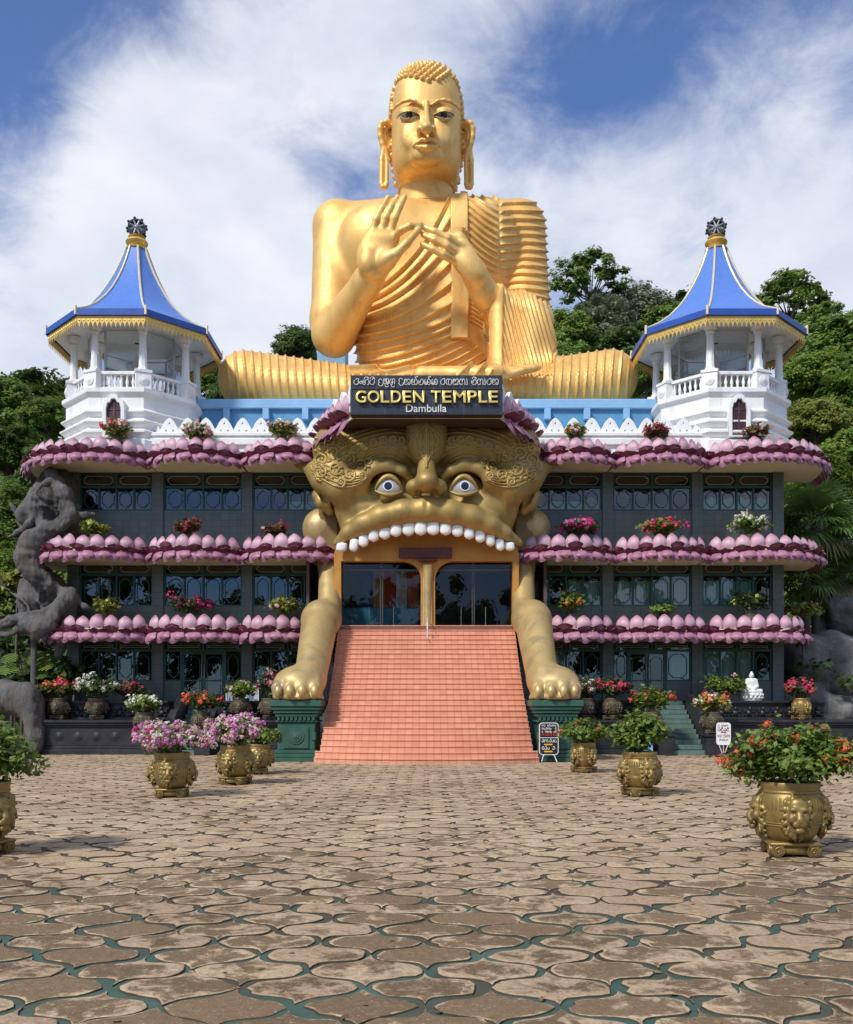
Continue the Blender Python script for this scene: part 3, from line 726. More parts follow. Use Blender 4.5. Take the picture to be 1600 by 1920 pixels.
EYEW = mat('eye_white', (.50, .43, .32), .4, var=.05); EYEB = mat('eye_black', (.008, .010, .03), .25); ENAMEL = mat('tooth_white', (.82, .82, .80), .35, var=.03, dirt=(.6, .55, .45), dsc=2.0, damt=.35)
STATUE = empty('seated_statue', (0, 39.5, 13.3), 'giant golden seated figure with curled hair and hands raised in teaching gesture on the roof', 'statue')
SO = np.array((0, 39.5, 13.3))
def rp(px, Y): return px*Y/F
def statue_body():
    f = Field((-8.9, 34.6, 12.9), (8.9, 43.2, 24.4), .05)
    p = lambda x, y, Y: np.array(P(x, y, Y))
    r = rp
    # torso
    f.ell(p(808, 640, 39.7), (r(138, 40), 2.0, r(150, 40)))
    f.ell(p(805, 492, 39.65), (r(170, 40), 1.75, r(106, 40)), 1.0)
    f.ell(p(725, 440, 38.95), (r(78, 40), .95, r(58, 40)), .8); f.ell(p(880, 440, 38.95), (r(78, 40), .95, r(58, 40)), .8)
    f.cap(p(640, 428, 40.3), p(968, 424, 40.3), r(45, 40), r(45, 40), .7)
    f.cap(p(785, 404, 40.0), p(690, 418, 40.3), r(34, 40), r(28, 40), .5); f.cap(p(815, 404, 40.0), p(915, 414, 40.3), r(34, 40), r(29, 40), .5)
    f.ell(p(800, 416, 39.6), (r(90, 40), 1.0, r(32, 40)), .5)
    # crossed legs
    f.cap(p(461, 712, 37.4), p(690, 738, 38.6), r(50, 37.4), r(44, 38.6), .4); f.cap(p(1144, 710, 37.4), p(920, 736, 38.6), r(50, 37.4), r(44, 38.6), .4)
    f.cap(p(470, 722, 37.2), p(800, 748, 36.2), r(44, 37), r(26, 36), .4); f.cap(p(1135, 722, 37.2), p(800, 748, 36.2), r(44, 37), r(26, 36), .4)
    f.ell(p(800, 740, 38.4), (r(240, 38), 1.9, r(36, 38)), .5)
    # left arm (under the robe) and the sleeve that hangs from the wrist
    f.cap(p(978, 428, 40.3), p(990, 610, 39.3), r(43, 40), r(42, 39), .35)
    f.cap(p(990, 612, 39.2), p(985, 650, 38.8), r(43, 40), r(38, 39), .3)
    f.cap(p(985, 640, 38.8), p(907, 548, 36.9), r(40, 39), r(25, 37), .3)
    f.cap(p(938, 560, 36.95), p(938, 694, 36.75), r(15, 37), r(15, 37), .25); f.cap(p(970, 600, 37.6), p(975, 700, 37.3), r(32, 37), r(40, 37), .6)
    f.cap(p(1000, 640, 38.3), p(1000, 690, 38.0), r(36, 38), r(38, 38), .5); f.ell(p(975, 640, 38.2), (r(58, 38), 1.15, r(92, 38)), .5)
    # right arm, bare
    f.cap(p(630, 424, 40.3), p(624, 600, 39.4), r(42, 40), r(41, 39), .45)
    f.cap(p(624, 600, 39.4), p(626, 626, 38.9), r(41, 39), r(40, 39), .3)
    f.cap(p(626, 628, 38.8), p(688, 530, 36.9), r(39, 39), r(27, 37), .22)
    f.cap(p(688, 530, 36.9), p(705, 500, 36.4), r(27, 37), r(27, 36), .2)
    # right hand, palm outwards
    Y = 36.1
    f.ell(p(706, 474, Y+.05), (r(37, Y), .34, r(50, Y)), .15, rot=Quaternion((0, 1, 0), R(12))); f.cap(p(698, 447, Y+.05), p(738, 447, Y-.02), r(12, Y), r(12, Y), .2); f.ell(p(690, 492, Y-.1), (r(17, Y), .3, r(24, Y)), .2)
    def flat(a, b, w, d, k): pass
    fing = [((697, 441), (706, 412), (717, 390), (728, 370), 7.6), ((714, 438), (724, 408), (735, 386), (746, 370), 8.0), ((731, 440), (740, 410), (750, 387), (759, 369), 7.8)]
    for a, b, c, d, w in fing:
        f.chain([p(*a, Y+.02), p(*b, Y-.1), p(*c, Y-.08), p(*d, Y+.05)], [r(w, Y), r(w*.94, Y), r(w*.84, Y), r(w*.7, Y)], .06)
    f.chain([p(738, 444, Y-.05), p(752, 432, Y-.35), p(768, 424, Y-.45), p(789, 421, Y-.35)], [r(7.5, Y), r(7.2, Y), r(6.6, Y), r(5.6, Y)], .06)
    f.chain([p(722, 492, Y-.25), p(741, 478, Y-.5), p(762, 457, Y-.55), p(786, 430, Y-.4)], [r(13, Y), r(9.5, Y), r(7.6, Y), r(5.6, Y)], .14)
    f.ell(p(728, 486, Y-.15), (r(16, Y), .4, r(15, Y)), .25)
    # left hand, back outwards
    f.cap(p(907, 548, 36.9), p(893, 520, 36.5), r(24, 37), r(25, 36), .2); f.ell(p(877, 494, 36.15), (r(24, 36), .36, r(42, 36)), .25, rot=Quaternion((0, 1, 0), R(-42)))
    for a, b, c, d, w in [((866, 462), (840, 447), (815, 434), (791, 424), 7.6), ((858, 473), (838, 462), (815, 450), (793, 440), 7.6), ((850, 488), (832, 478), (812, 467), (792, 458), 7.4)]:
        f.chain([p(*a, 36.0), p(*b, 35.75), p(*c, 35.7), p(*d, 35.85)], [r(w, 36), r(w, 36), r(w*.85, 36), r(w*.66, 36)], .07)
    f.chain([p(880, 478, 36.2), p(862, 447, 36.25), p(838, 443, 36.2)], [r(14, 36), r(11, 36), r(8, 36)], .1)
    # sole and toes of the foot lying on the lap
    f.cap(p(792, 704, 35.7), p(935, 702, 35.5), r(17, 35.6), r(15, 35.6), .15); f.ell(p(905, 703, 35.5), (r(60, 35.5), .55, r(12, 35.5)), .25)
    for k in range(5): f.cap(p(950+k*3, 704-k*2.6, 35.3+.1*k), p(988+k*7-abs(k-2)*3, 694-k*1.2, 35.3+.1*k), r(7.2, 35), r(6, 35), .08)
    return f.nets()
def vsmooth(V, Q, it=1):
    for _ in range(it):
        S = np.zeros_like(V); n = np.zeros(len(V))
        for i in range(4):
            for j in ((i+1) % 4, (i-1) % 4): np.add.at(S, Q[:, i], V[Q[:, j]]); np.add.at(n, Q[:, i], 1)
        V = V*.5+.5*S/n[:, None]
    return V
def capd(V, a, b):
    a = np.array(a); b = np.array(b); d = b-a; t = np.clip((V-a)@d/(d@d), 0, 1); return np.linalg.norm(V-a-t[:, None]*d, axis=1)
def robed(V):
    """which points of the body the robe covers"""
    px, py = pix(V)
    dR = np.minimum(capd(V, P(630, 424, 40.3), P(624, 610, 39.2))-rp(41, 39.5), np.minimum(capd(V, P(626, 628, 38.8), P(688, 530, 36.9))-rp(36, 38), capd(V, P(700, 505, 36.2), P(725, 400, 36.1))-rp(42, 36)))
    dL = np.minimum(capd(V, P(893, 520, 36.5), P(866, 470, 36.1))-rp(30, 36), capd(V, P(866, 470, 36.0), P(790, 440, 35.8))-rp(34, 36))
    dL = np.minimum(dL, capd(V, P(907, 548, 36.9), P(893, 520, 36.5))-rp(29, 37))
    foot = np.minimum(capd(V, P(792, 704, 35.7), P(935, 702, 35.5))-rp(20, 35.6), capd(V, P(950, 700, 35.4), P(1012, 690, 35.5))-rp(17, 35.6))
    dx = px-690; h = np.where(dx > 0, .10*dx+.00128*dx*dx, .05*dx)
    c = (py+h*22)/(1+.033*h); c = np.where(c > 636, py+h, c)
    front = V[:, 1] < 41.2
    bare = (dR < .22) & (px < 770)
    bare |= (dL < .05) | (foot < .02)
    bare |= (px < 845) & (c < 548) & (V[:, 2] > P(0, 700, 40).z) & front
    bare |= (py < 372) & (np.abs(px-800) < 62)
    bare |= (px < 690) & (py < 640) & front & (py+(690-px)*0.1 < 560)
    return ~bare
def subdivide(V, N, Q):
    E = np.sort(np.concatenate([Q[:, [i, (i+1) % 4]] for i in range(4)]), 1); key = E[:, 0].astype(np.int64)*len(V)+E[:, 1]; u, inv = np.unique(key, return_inverse=True); inv = inv.reshape(-1)
    a, b = (u//len(V)).astype(int), (u % len(V)).astype(int); n0, n1, m = len(V), len(u), len(Q)
    V2 = np.concatenate([V, (V[a]+V[b])/2, V[Q].mean(1)]); N2 = np.concatenate([N, N[a]+N[b], N[Q].mean(1)]); N2 /= np.linalg.norm(N2, axis=1, keepdims=True)+1e-9
    e = inv.reshape(4, m)+n0; c = np.arange(m)+n0+n1
    return V2, N2, np.concatenate([np.stack([Q[:, i], e[i], c, e[(i-1) % 4]], 1) for i in range(4)])
def border(V, Q):
    E = np.sort(np.concatenate([Q[:, [i, (i+1) % 4]] for i in range(4)]), 1); key = E[:, 0].astype(np.int64)*len(V)+E[:, 1]; u, cnt = np.unique(key, return_counts=True); k = u[cnt == 1]
    r_ = np.zeros(len(V), bool); r_[(k//len(V)).astype(int)] = True; r_[(k % len(V)).astype(int)] = True; return r_
def pleats(V):
    """depth of the cloth's pleats at points of the body's surface"""
    px, py = pix(V); front = V[:, 1] < 41.2
    dx = px-690; h = np.where(dx > 0, .10*dx+.00128*dx*dx, .05*dx)
    c = (py+h*22)/(1+.033*h); c = np.where(c > 636, py+h, c)
    fr = lambda q: q-np.floor(q)
    # each pleat: a gently swelling band that ends in a thin raised cord
    def fold(ph, amp, cordh): t = fr(ph); return amp*np.where(t < .86, (t/.86)**1.4, 1-(t-.86)/.14)+cordh*np.clip(1-np.abs(t-.82)/.13, 0, 1)**.6
    def cord(ph, w=.28): t = np.abs(fr(ph)-.5); return np.clip(1-t/w, 0, 1)**.7
    legs = (py > 655) & ((px < 655) | (px > 1035)) | (py > 705)
    fore = (capd(V, P(985, 640, 38.8), P(925, 560, 37.0)) < rp(46, 38)) | ((px > 924) & (py > 545) & (V[:, 1] < 38.9)) | ((px > 924) & (py > 600))
    fore &= (py-530) > (px-930)*.52-10
    arm = (px > 877) & ~fore & ~legs & ((py < 560) | (px > 936))
    lowr = (px >= 862) & ~arm & ~fore & ~legs & (py >= 560)
    c1 = 636+np.clip((px-858)/67, 0, 1)**2*54; c2 = 606+np.clip((px-872)/55, 0, 1)**1.6*44
    flap = lowr & (py > c2) & (py < c1); lowr &= py <= c2
    D = .02+fold(c/15.8, .125, .06)
    crease = smoothstep(0, 5, np.abs(px-936))
    D = np.where(arm, .01+crease*np.where(px > 936, fold((py-.05*(px-985)**2/45-3)/14.7, .085, .04), fold((py-.95*(px-877)+.0045*(px-877)**2)/12.5, .075, .035)), D)
    D = np.where(lowr, .02+fold((py-.62*(px-877))/8.0, .05, .03), D); D = np.where(flap, .13, D)
    D = np.where(fore, .03+.085*cord((px-930-.27*(py-530))/7.6, .34), D)
    wb = smoothstep(945, 941, px)*smoothstep(919, 922, px)*fore; D = D+(.15-D)*wb
    D = np.where(legs, .03+.075*smoothstep(0, 34, np.minimum(px-412, 1192-px))*cord((px+.10*(py-700)*np.sign(px-800))/15.6, .2), D)
    ws = smoothstep(844, 846.5, px)*smoothstep(878.5, 876, px)*(py < 634)*front*(~fore)*(~legs)*(V[:, 1] < 39.6); D = D+(.17-D)*ws
    return D
def build_statue():
    V, Q = statue_body(); V = vsmooth(V, Q, 1); N = vnormals(V, Q)
    body = link('body', npmesh(V-SO, Q, 180), GOLD, STATUE)
    robe = robed(V)
    # the pleated cloth is a finer sheet laid over the body
    rq = robe[Q].any(axis=1); Qr = Q[rq]; used = np.unique(Qr); mp = np.full(len(V), -1); mp[used] = np.arange(len(used)); Vr, Nr, Qr = V[used], N[used], mp[Qr]
    Vr, Nr, Qr = subdivide(Vr, Nr, Qr); Qr = Qr[robed(Vr)[Qr].all(axis=1)]; used = np.unique(Qr); mp = np.full(len(Vr), -1); mp[used] = np.arange(len(used)); Vr, Nr, Qr = Vr[used], Nr[used], mp[Qr]
    edge = border(Vr, Qr)
    Dr = pleats(Vr); Dr = np.where(edge, -.05, Dr); Vr = Vr+Nr*Dr[:, None]
    link('robe', npmesh(Vr-SO, Qr, 40), GOLD2, STATUE)
    # loose end of the strap hanging in front of the chest
    b = MB(SO)
    x0, x1 = 846, 877
    pts = [(py_, Yf) for py_, Yf in ((362, 38.95), (380, 38.35), (420, 37.98), (470, 37.92), (520, 37.9), (560, 37.75), (600, 37.58), (632, 37.5))]
    ring = []
    for py_, Yf in pts: a, c_ = P(x0, py_, Yf), P(x1, py_, Yf+.1); ring.append([a, c_, c_+Vector((0, .3, 0)), a+Vector((0, .3, 0))])
    b.loft(ring, True, True); b.build('shoulder_sash', GOLD2, STATUE, 40)
HC = np.array((0, 39.25, 25.85))
def head_f(x, y, z, a=1.46, b=1.85, cu=2.18, cl=2.45):
    g = (np.abs(x/a)**2.6+np.abs(y/b)**2.6)**(1/2.6); up = z > 0
    pz = np.where(up, 2.95, 4.6); cz = np.where(up, cu, cl)
    return ((g**pz+np.abs(z/cz)**pz)**(1/pz)-1)*1.45
def build_head():
    f = Field((-2.25, 36.2, 22.6), (2.25, 41.5, 28.5), .027); p = lambda x, y, Y: np.array(P(x, y, Y))
    f.put(lambda X, Y, Z: head_f(X-HC[0], Y-HC[1], Z-HC[2]), HC-2.4, HC+2.4)
    # brows and the hollows below them
    for s in (-1, 1):
        q = lambda x, y, Y: p(800+s*(800-x) if s > 0 else x, y, Y)
        f.ell(q(767, 207, 37.18), (.54, .30, .24), .10, True); f.ell(q(786, 213, 37.25), (.14, .2, .30), .14, True)
        f.chain([q(737, 207, 37.82), q(745, 197, 37.55), (q(756, 190, 37.42)), q(767, 187.5, 37.36), q(779, 189, 37.34), q(790, 196, 37.33)], [.03, .055, .07, .075, .07, .06], .04)
        f.ell(q(767.5, 213, 37.66), (.43, .30, .25), .05)
        f.chain([q(748.5, 217.5, 37.62), q(758, 211.5, 37.40), q(768, 209, 37.34), q(777, 210.5, 37.36), q(785, 214.5, 37.42)], [.025, .04, .045, .04, .03], .03)
        f.chain([q(749, 218, 37.62), q(759, 222.5, 37.42), q(768, 223.5, 37.38), q(777, 221.5, 37.40), q(785, 216, 37.46)], [.02, .03, .035, .03, .02], .05)
        f.ell(q(788, 243.5, 36.98), (.15, .22, .15), .08); f.ell(q(772, 255, 37.62), (.35, .16, .42), .3)
        f.ell(q(773, 273, 37.36), (.09, .10, .07), .12, True)
    f.chain([p(800, 192, 37.32), p(800, 205, 37.22), p(800, 224, 36.92), p(800, 238, 36.66)], [.10, .10, .13, .19], .10)
    f.ell(p(800, 240, 36.66), (.23, .24, .20), .09)
    for s in (-1, 1): f.ell(p(800+s*8.3, 250.5, 36.98), (.075, .13, .075), .03, True)
    f.ell(p(800, 255, 37.28), (.05, .09, .14), .06, True)
    f.ell(p(800, 269, 37.42), (.62, .27, .34), .25); f.ell(p(800, 270, 37.27), (.42, .13, .15), .06)
    f.chain([p(774, 272.5, 37.28), p(782, 267, 37.14), p(792, 261, 37.05), p(800, 263, 37.02), p(808, 261, 37.05), p(818, 267, 37.14), p(826, 272.5, 37.28)], [.03, .05, .07, .07, .07, .05, .03], .025)
    f.chain([p(781, 273.5, 37.22), p(790, 275.3, 37.12), p(800, 275.8, 37.08), p(810, 275.3, 37.12), p(819, 273.5, 37.22)], [.04, .075, .09, .075, .04], .025)
    f.ell(p(800, 283, 37.3), (.40, .10, .05), .12, True); f.ell(p(800, 293, 37.55), (.55, .26, .28), .3)
    # neck with three creases
    f.cap(p(800, 322, 39.6), p(800, 392, 39.7), rp(48, 40), rp(50, 40), .05)
    for y in (338, 347.5, 357): f.ell(p(800, y, 39.6), (rp(53, 40), rp(52, 40), rp(6.2, 40)), .04)
    # ears with long slotted lobes
    for s in (-1, 1):
        q = lambda x, y, Y: p(800+s*(800-x) if s > 0 else x, y, Y)
        f.chain([q(731, 236, 38.9), q(725, 228.5, 38.75), q(717, 231, 38.75), q(713, 241, 38.8), q(713.5, 256, 38.85), q(717, 270, 38.9), q(720, 283, 38.95)], [.10, .11, .115, .115, .11, .11, .12], .05)
        f.chain([q(726, 240, 38.95), q(721, 248, 38.95), q(722.5, 262, 38.95)], [.08, .08, .07], .05); f.cap(q(729, 232, 39.2), q(728, 280, 39.2), .16, .2, .1); f.ell(q(720, 254, 39.02), (.19, .09, .62), .03)
        f.chain([q(720, 280, 38.95), q(716, 300, 38.95), q(715.8, 345, 38.95)], [.125, .105, .105], .03); f.chain([q(722, 280, 38.95), q(726, 300, 38.95), q(725.3, 345, 38.95)], [.12, .095, .095], .03)
        f.chain([q(715.8, 345, 38.95), q(718, 350, 38.95), q(723, 350, 38.95), q(725.3, 345, 38.95)], [.10, .11, .11, .10], .03)
    V, Q = f.nets(); link('head', npmesh(vsmooth(V, Q, 1)-SO, Q, 180), GOLD, STATUE)
    # almond eyes
    for s in (-1, 1):
        b = MB(SO); q = lambda x, y, Y: P(800+s*(800-x) if s > 0 else x, y, Y)
        tree = BVHTree.FromPolygons([tuple(v) for v in V], [tuple(x) for x in Q])
        def on(x, y, lift):
            o = Vector((0, 0, CAMH)); d = (q(x, y, 37)-o).normalized(); h = tree.ray_cast(o, d)[0]
            return h-d*lift
        def fn(u, v):
            x = 748+38.5*u; top = 217-8.6*math.sin(math.pi*u)**.7*(1-.1*u); bot = 217.2+5.6*math.sin(math.pi*u)**.8-1.5*u
            return on(x, top+(bot-top)*v, .035)
        b.grid(fn, 16, 8); e = b.build('eye', EYEW, STATUE, 80)
        b = MB(SO); n = 20
        def disk(rx, ry, lift, cy):
            c = on(767.5, cy, lift); vs = [c]+[on(767.5+rx*math.cos(2*math.pi*k/n), max(209.2, cy+ry*math.sin(2*math.pi*k/n)), lift) for k in range(n)]
            b.add(vs, [(0, 1+k, 1+(k+1) % n) for k in range(n)])
        disk(6.3, 6.3, .05, 215.0); b.build('iris', EYEB, e, 80)
        b = MB(SO)
        b.tube([on(748+38.5*u, 217-8.6*math.sin(math.pi*u)**.7*(1-.1*u), .03) for u in np.linspace(0, 1, 14)], .022, 6); b.build('lash_line', mat('lash', (.06, .03, .015), .5), e)
    # snail-shell curls
    b = MB(SO); rng = random.Random(5); n = 1150; cnt = 0
    g = math.pi*(3-math.sqrt(5))
    for i in range(n):
        zz = 1-2*(i+.5)/n; rr = math.sqrt(1-zz*zz); th = i*g; d = np.array((rr*math.cos(th), rr*math.sin(th), zz))
        lo_, hi_ = 0.3, 3.2
        for _ in range(18):
            m = (lo_+hi_)/2
            if head_f(*(d*m)) < 0: lo_ = m
            else: hi_ = m
        v = HC+d*lo_; X, Y_ = (CX+v[0]/v[1]*F, HY-(v[2]-CAMH)/v[1]*F)
        hl = 154.0-abs(abs(X-800)-0)*.16+max(0, abs(X-800)-46)**1.6*.30     # hairline seen on the brow
        face = v[1] < 38.55 and Y_ > hl
        side = v[1] < 39.0 and v[2] < P(0, 225, 39).z
        if face or side or (v[1] < 39.9 and v[2] < 24.6): continue
        e = 1e-3; nn = np.array([head_f(*(d*lo_+np.eye(3)[k]*e))-head_f(*(d*lo_-np.eye(3)[k]*e)) for k in range(3)]); nn = Vector(nn).normalized()
        qd = nn.to_track_quat('Z', 'Y'); s_ = .98
        prof = [(.118, -.05), (.122, .02), (.10, .06), (.093, .066), (.075, .10), (.066, .105), (.04, .135), (.012, .145)]
        rings = [[Vector(v)+qd @ Vector((r_*s_*math.cos(2*math.pi*j/9), r_*s_*math.sin(2*math.pi*j/9), z_*s_)) for j in range(9)] for r_, z_ in prof]
        b.loft(rings, False, True)
    # low topknot under the curls
    b.build('hair', GOLD, STATUE, 50)
build_statue(); build_head()
def backing():
    b = MB(); b.box(-4.9, -3.6, 41.8, 43.0, 10.9, 24.0, .05)
    tag(b.build('support_wall', M_LBLUE, None, 30), 'pale blue support pier standing behind the golden figure arm', 'pier')
backing()
# ================================================================== entrance: monster face, paws, teeth, doors
FACE = empty('monster_face_entrance', (0, 31, 4.3), 'huge bronze gold demon face over the doorway with staring eyes and white upper teeth', 'entrance')
FO = np.array((0, 31, 4.3))
def face_nets():
    f = Field((-4.75, 28.6, 6.1), (4.75, 34.2, 11.6), .04); p = lambda x, y, Y: np.array(P(x, y, Y)); r = rp
    f.ell(p(800, 838, 33.2), (r(188, 32), 1.8, r(84, 32)))
    f.ell(p(800, 950, 32.7), (r(158, 32), 1.3, r(95, 32)), .4)
    for s in (-1, 1):
        q = lambda x, y, Y: p(800+s*(800-x) if s > 0 else x, y, Y)
        # the swelling brow and the flame-like sweep of hair to its tip
        f.ell(q(712, 845, 31.9), (r(92, 32), .95, r(44, 32)), .35); f.ell(q(642, 842, 32.1), (r(56, 32), .9, r(50, 32)), .35)
        f.chain([q(770, 900, 31.35), q(752, 884, 31.15), q(728, 874, 31.1), q(700, 880, 31.1), q(676, 900, 31.2), q(640, 916, 31.4), q(606, 902, 31.7)], [r(9, 31), r(12, 31), r(13, 31), r(14, 31), r(20, 31), r(26, 31), r(24, 31)], .3)
        f.chain([q(630, 890, 31.6), q(600, 888, 32.0), q(578, 878, 32.3), q(553, 872, 32.6)], [r(34, 32), r(22, 32), r(11, 32), r(2.5, 32)], .25)
        f.ell(q(727, 909, 31.25), (r(33, 31), .38, r(23, 31)), .15, True)
        f.ell(q(727, 912, 31.75), (r(33, 31), .5, r(27, 31)), .06)
        # cheeks
        f.ell(q(690, 955, 31.8), (r(62, 31), .6, r(36, 31)), .4)
        f.ell(q(655, 965, 32.1), (r(20, 32), .5, r(45, 32)), .3)
    # lotus crest between the brows
    f.ell(p(800, 815, 31.2), (r(40, 31), .6, r(64, 31)), .08); f.cap(p(800, 862, 30.95), p(800, 886, 30.75), r(13, 31), r(15, 31), .15)
    # nose
    f.ell(p(800, 904, 30.45), (r(21, 30.5), .5, r(19, 30.5)), .2); f.cap(p(800, 880, 30.9), p(800, 900, 30.5), r(14, 31), r(17, 30.5), .2)
    for s in (-1, 1):
        f.ell(p(800+s*22, 914, 30.8), (r(17, 31), .42, r(15, 31)), .12); f.ell(p(800+s*14.5, 923.5, 30.52), (r(7.5, 30.5), .22, r(5.5, 30.5)), .04, True)
    # upper lip
    lip = [(634, 1018), (655, 1000), (682, 984), (716, 970), (756, 961), (800, 957), (844, 961), (884, 970), (918, 984), (945, 1000), (972, 1018)]
    Yl = [31.7, 31.45, 31.2, 31.05, 30.95, 30.9]; Yl = Yl+Yl[-2::-1]
    f.chain([p(x, y, Y) for (x, y), Y in zip(lip, Yl)], [r(w, 31) for w in (9, 14, 18, 21, 22, 22, 22, 21, 18, 14, 9)], .5)
    f.chain([p(x, y+18, Y+.12) for (x, y), Y in zip(lip, Yl)], [r(w, 31) for w in (6, 8, 10, 11, 12, 12, 12, 11, 10, 8, 6)], .12)
    f.cap(p(800, 934, 30.50), p(800, 960, 30.40), .04, .04, .12, True)
    # nothing of the face hangs below the teeth line
    def below(X, Y, Z):
        px = CX+X/np.maximum(Y, 1)*F; py = HY-(Z-CAMH)/np.maximum(Y, 1)*F
        c = 988+34*np.abs((px-800)/168)**2.0
        return (c-py)*.0178
    f.put(below, (-9, 25, 0), (9, 36, 9.5), .05, True)
    V, Q = f.nets(); return vsmooth(V, Q, 1), Q
def leg_nets():
    f = Field((-5.7, 26.0, 1.6), (-1.9, 34.2, 9.2), .04); p = lambda x, y, Y: np.array(P(x, y, Y)); r = rp
    f.ell(p(602, 994, 33.05), (r(32, 33), .6, r(36, 33))); f.cap(p(604, 987, 33.0), p(650, 975, 33.1), r(24, 33), r(28, 33), .5)
    f.cap(p(610, 995, 33.0), p(618, 1060, 32.85), r(21, 33), r(19, 33), .3); f.cap(p(618, 1060, 32.85), p(618, 1142, 31.6), r(19, 33), r(22, 31.5), .25)
    f.ell(p(604, 1160, 30.9), (r(37, 31), .75, r(36, 31)), .3)
    f.cap(p(600, 1166, 30.5), p(583, 1268, 28.0), r(34, 30.5), r(30, 28), .25); f.cap(p(592, 1170, 29.9), p(578, 1260, 27.6), r(13, 30), r(11, 28), .3)
    # paw with four knuckled toes
    f.ell(p(560, 1284, 27.75), (r(47, 27.8), .85, r(36, 27.8)), .25); f.ell(p(562, 1308, 27.6), (r(46, 27.6), .85, r(12, 27.6)), .15)
    for k, x in enumerate((522, 543, 566, 590)):
        Y = 27.0+.10*(k in (0, 3))+.05; f.chain([p(x+3, 1276, Y+.25), p(x, 1290, Y-.05), p(x, 1305, Y-.1)], [r(9, 27), r(12, 27), r(11, 27)], .09)
    f.put(lambda X, Y, Z: Z-1.80+X*0+Y*0, (-6, 26, 1.5), (-2, 29, 1.80), 0, True)
    V, Q = f.nets(); return vsmooth(V, Q, 1), Q
def build_face():
    V, Q = face_nets(); fo = link('face', npmesh(V-FO, Q, 180), OLDGOLD, FACE)
    tree = BVHTree.FromPolygons([tuple(v) for v in V], [tuple(x) for x in Q]); cam0 = Vector((0, 0, CAMH))
    def on(px, py, lift=0.0, s=1):
        px = 800+s*(px-800); d = (P(px, py, 31)-cam0).normalized(); h = tree.ray_cast(cam0, d)[0]
        return None if h is None else h-d*lift
    # eyes
    for s in (-1, 1):
        q = lambda x, y, Y: P(800+s*(800-x) if s > 0 else x, y, Y)
        b = MB(FO); c = q(727, 911, 31.42)
        def fn(u, v):
            x = 704+52*u
            top = 918-25*math.sin(math.pi*u)**.75*(1.0)+u*2; bot = 920+8*math.sin(math.pi*u)**.8+u*1.0
            y = top+(bot-top)*v; dx, dy = (x-729)/32, (y-911)/26
            Y = 31.24-.33*max(0, 1-dx*dx-dy*dy)**.5
            return q(x, y, Y)
        b.grid(fn, 18, 10); e = b.build('eye', mat('monster_eye_white', (.42, .40, .40), .4, var=.1), FACE, 80)
        for nm, rr, m, dy in (('iris_ring', 9.5, ENAMEL, .005), ('iris', 7.6, mat('iris_blue', (.008, .016, .06), .25), .012), ('pupil', 3.2, EYEB, .018)):
            b = MB(FO); n = 20; b.add([q(728, 911, 30.905-dy)]+[q(728+rr*math.cos(2*math.pi*k/n), 911+rr*math.sin(2*math.pi*k/n), 30.925-dy) for k in range(n)], [(0, 1+k, 1+(k+1) % n) for k in range(n)]); b.build(nm, m, e, 80)
        b = MB(FO)
        up = [fn(u, 0)+Vector((0, -.03, 0)) for u in np.linspace(0, 1, 16)]; lo = [fn(u, 1)+Vector((0, -.03, 0)) for u in np.linspace(0, 1, 16)]
        b.tube(up, [.03+.07*math.sin(math.pi*k/15) for k in range(16)], 8); b.tube(lo, [.025+.045*math.sin(math.pi*k/15) for k in range(16)], 8); b.build('eyelid', OLDGOLD, FACE, 60)
        # leaf-shaped ear
        f = Field(tuple(np.array(q(606, 940, 32.2))-np.array((.8, .75, .8))), tuple(np.array(q(606, 940, 32.2))+np.array((.8, .75, .8))), .035)
        pa = lambda x, y, Y: np.array(q(x, y, Y))
        f.chain([pa(618, 958, 32.0), pa(607, 942, 31.95), pa(599, 928, 32.0), pa(596, 922, 32.05)], [rp(8, 32), rp(15, 32), rp(13, 32), rp(6, 32)], .1); f.chain([pa(621, 954, 31.75), pa(612, 938, 31.68), pa(604, 928, 31.75)], [rp(3, 32), rp(8, 32), rp(5, 32)], .05, True); f.cap(pa(618, 961, 32.05), pa(622, 957, 32.1), rp(4, 32), rp(4, 32), .1)
        f.cap(pa(612, 948, 32.1), pa(636, 946, 32.5), rp(8, 32), rp(9, 32), .08)
        v, qq = f.nets(); link('ear', npmesh(v-FO, qq, 180), OLDGOLD, FACE)
    # carved ornament: contour lines, a bead row, rosettes and scrolls on each brow
    for s in (-1, 1):
        b = MB(FO)
        def line(pts, r_, n=6, taper=False):
            c = [v for v in catmull([(x, y, 0) for x, y in pts], 9)]; w = [on(v.x, v.y, r_*.3, -s) for v in c]; w = [x for x in w if x is not None]
            if len(w) > 2: b.tube(w, [r_*(1-.75*k/len(w)) for k in range(len(w))] if taper else r_, 6)
        for k in range(5): line([(768, 800+k*7), (735, 796+k*7.5), (700, 801+k*8), (665, 812+k*8.5), (632, 832+k*8)], .028 if k % 2 else .04)
        for k in range(4): line([(772, 886-k*9), (756, 868-k*8), (734, 857-k*7), (712, 856-k*6), (690, 864-k*5), (668, 880-k*4)], .03)
        for k in range(5): line([(690, 900-k*3), (662, 912-k*5), (632, 912-k*8), (606, 899-k*7), (586, 886-k*3)], .035)
        b.build('brow_moulding', OLDGOLD, FACE, 70); b = MB(FO)
        for k in range(26):
            u = k/25; c = on(766-132*u, 797-2*math.sin(u*3)+24*u*u+5*u, .0, -s)
            if c: b.sphere(c, .055, 8, 5)
        b.build('bead_row', OLDGOLD, FACE, 70); b = MB(FO)
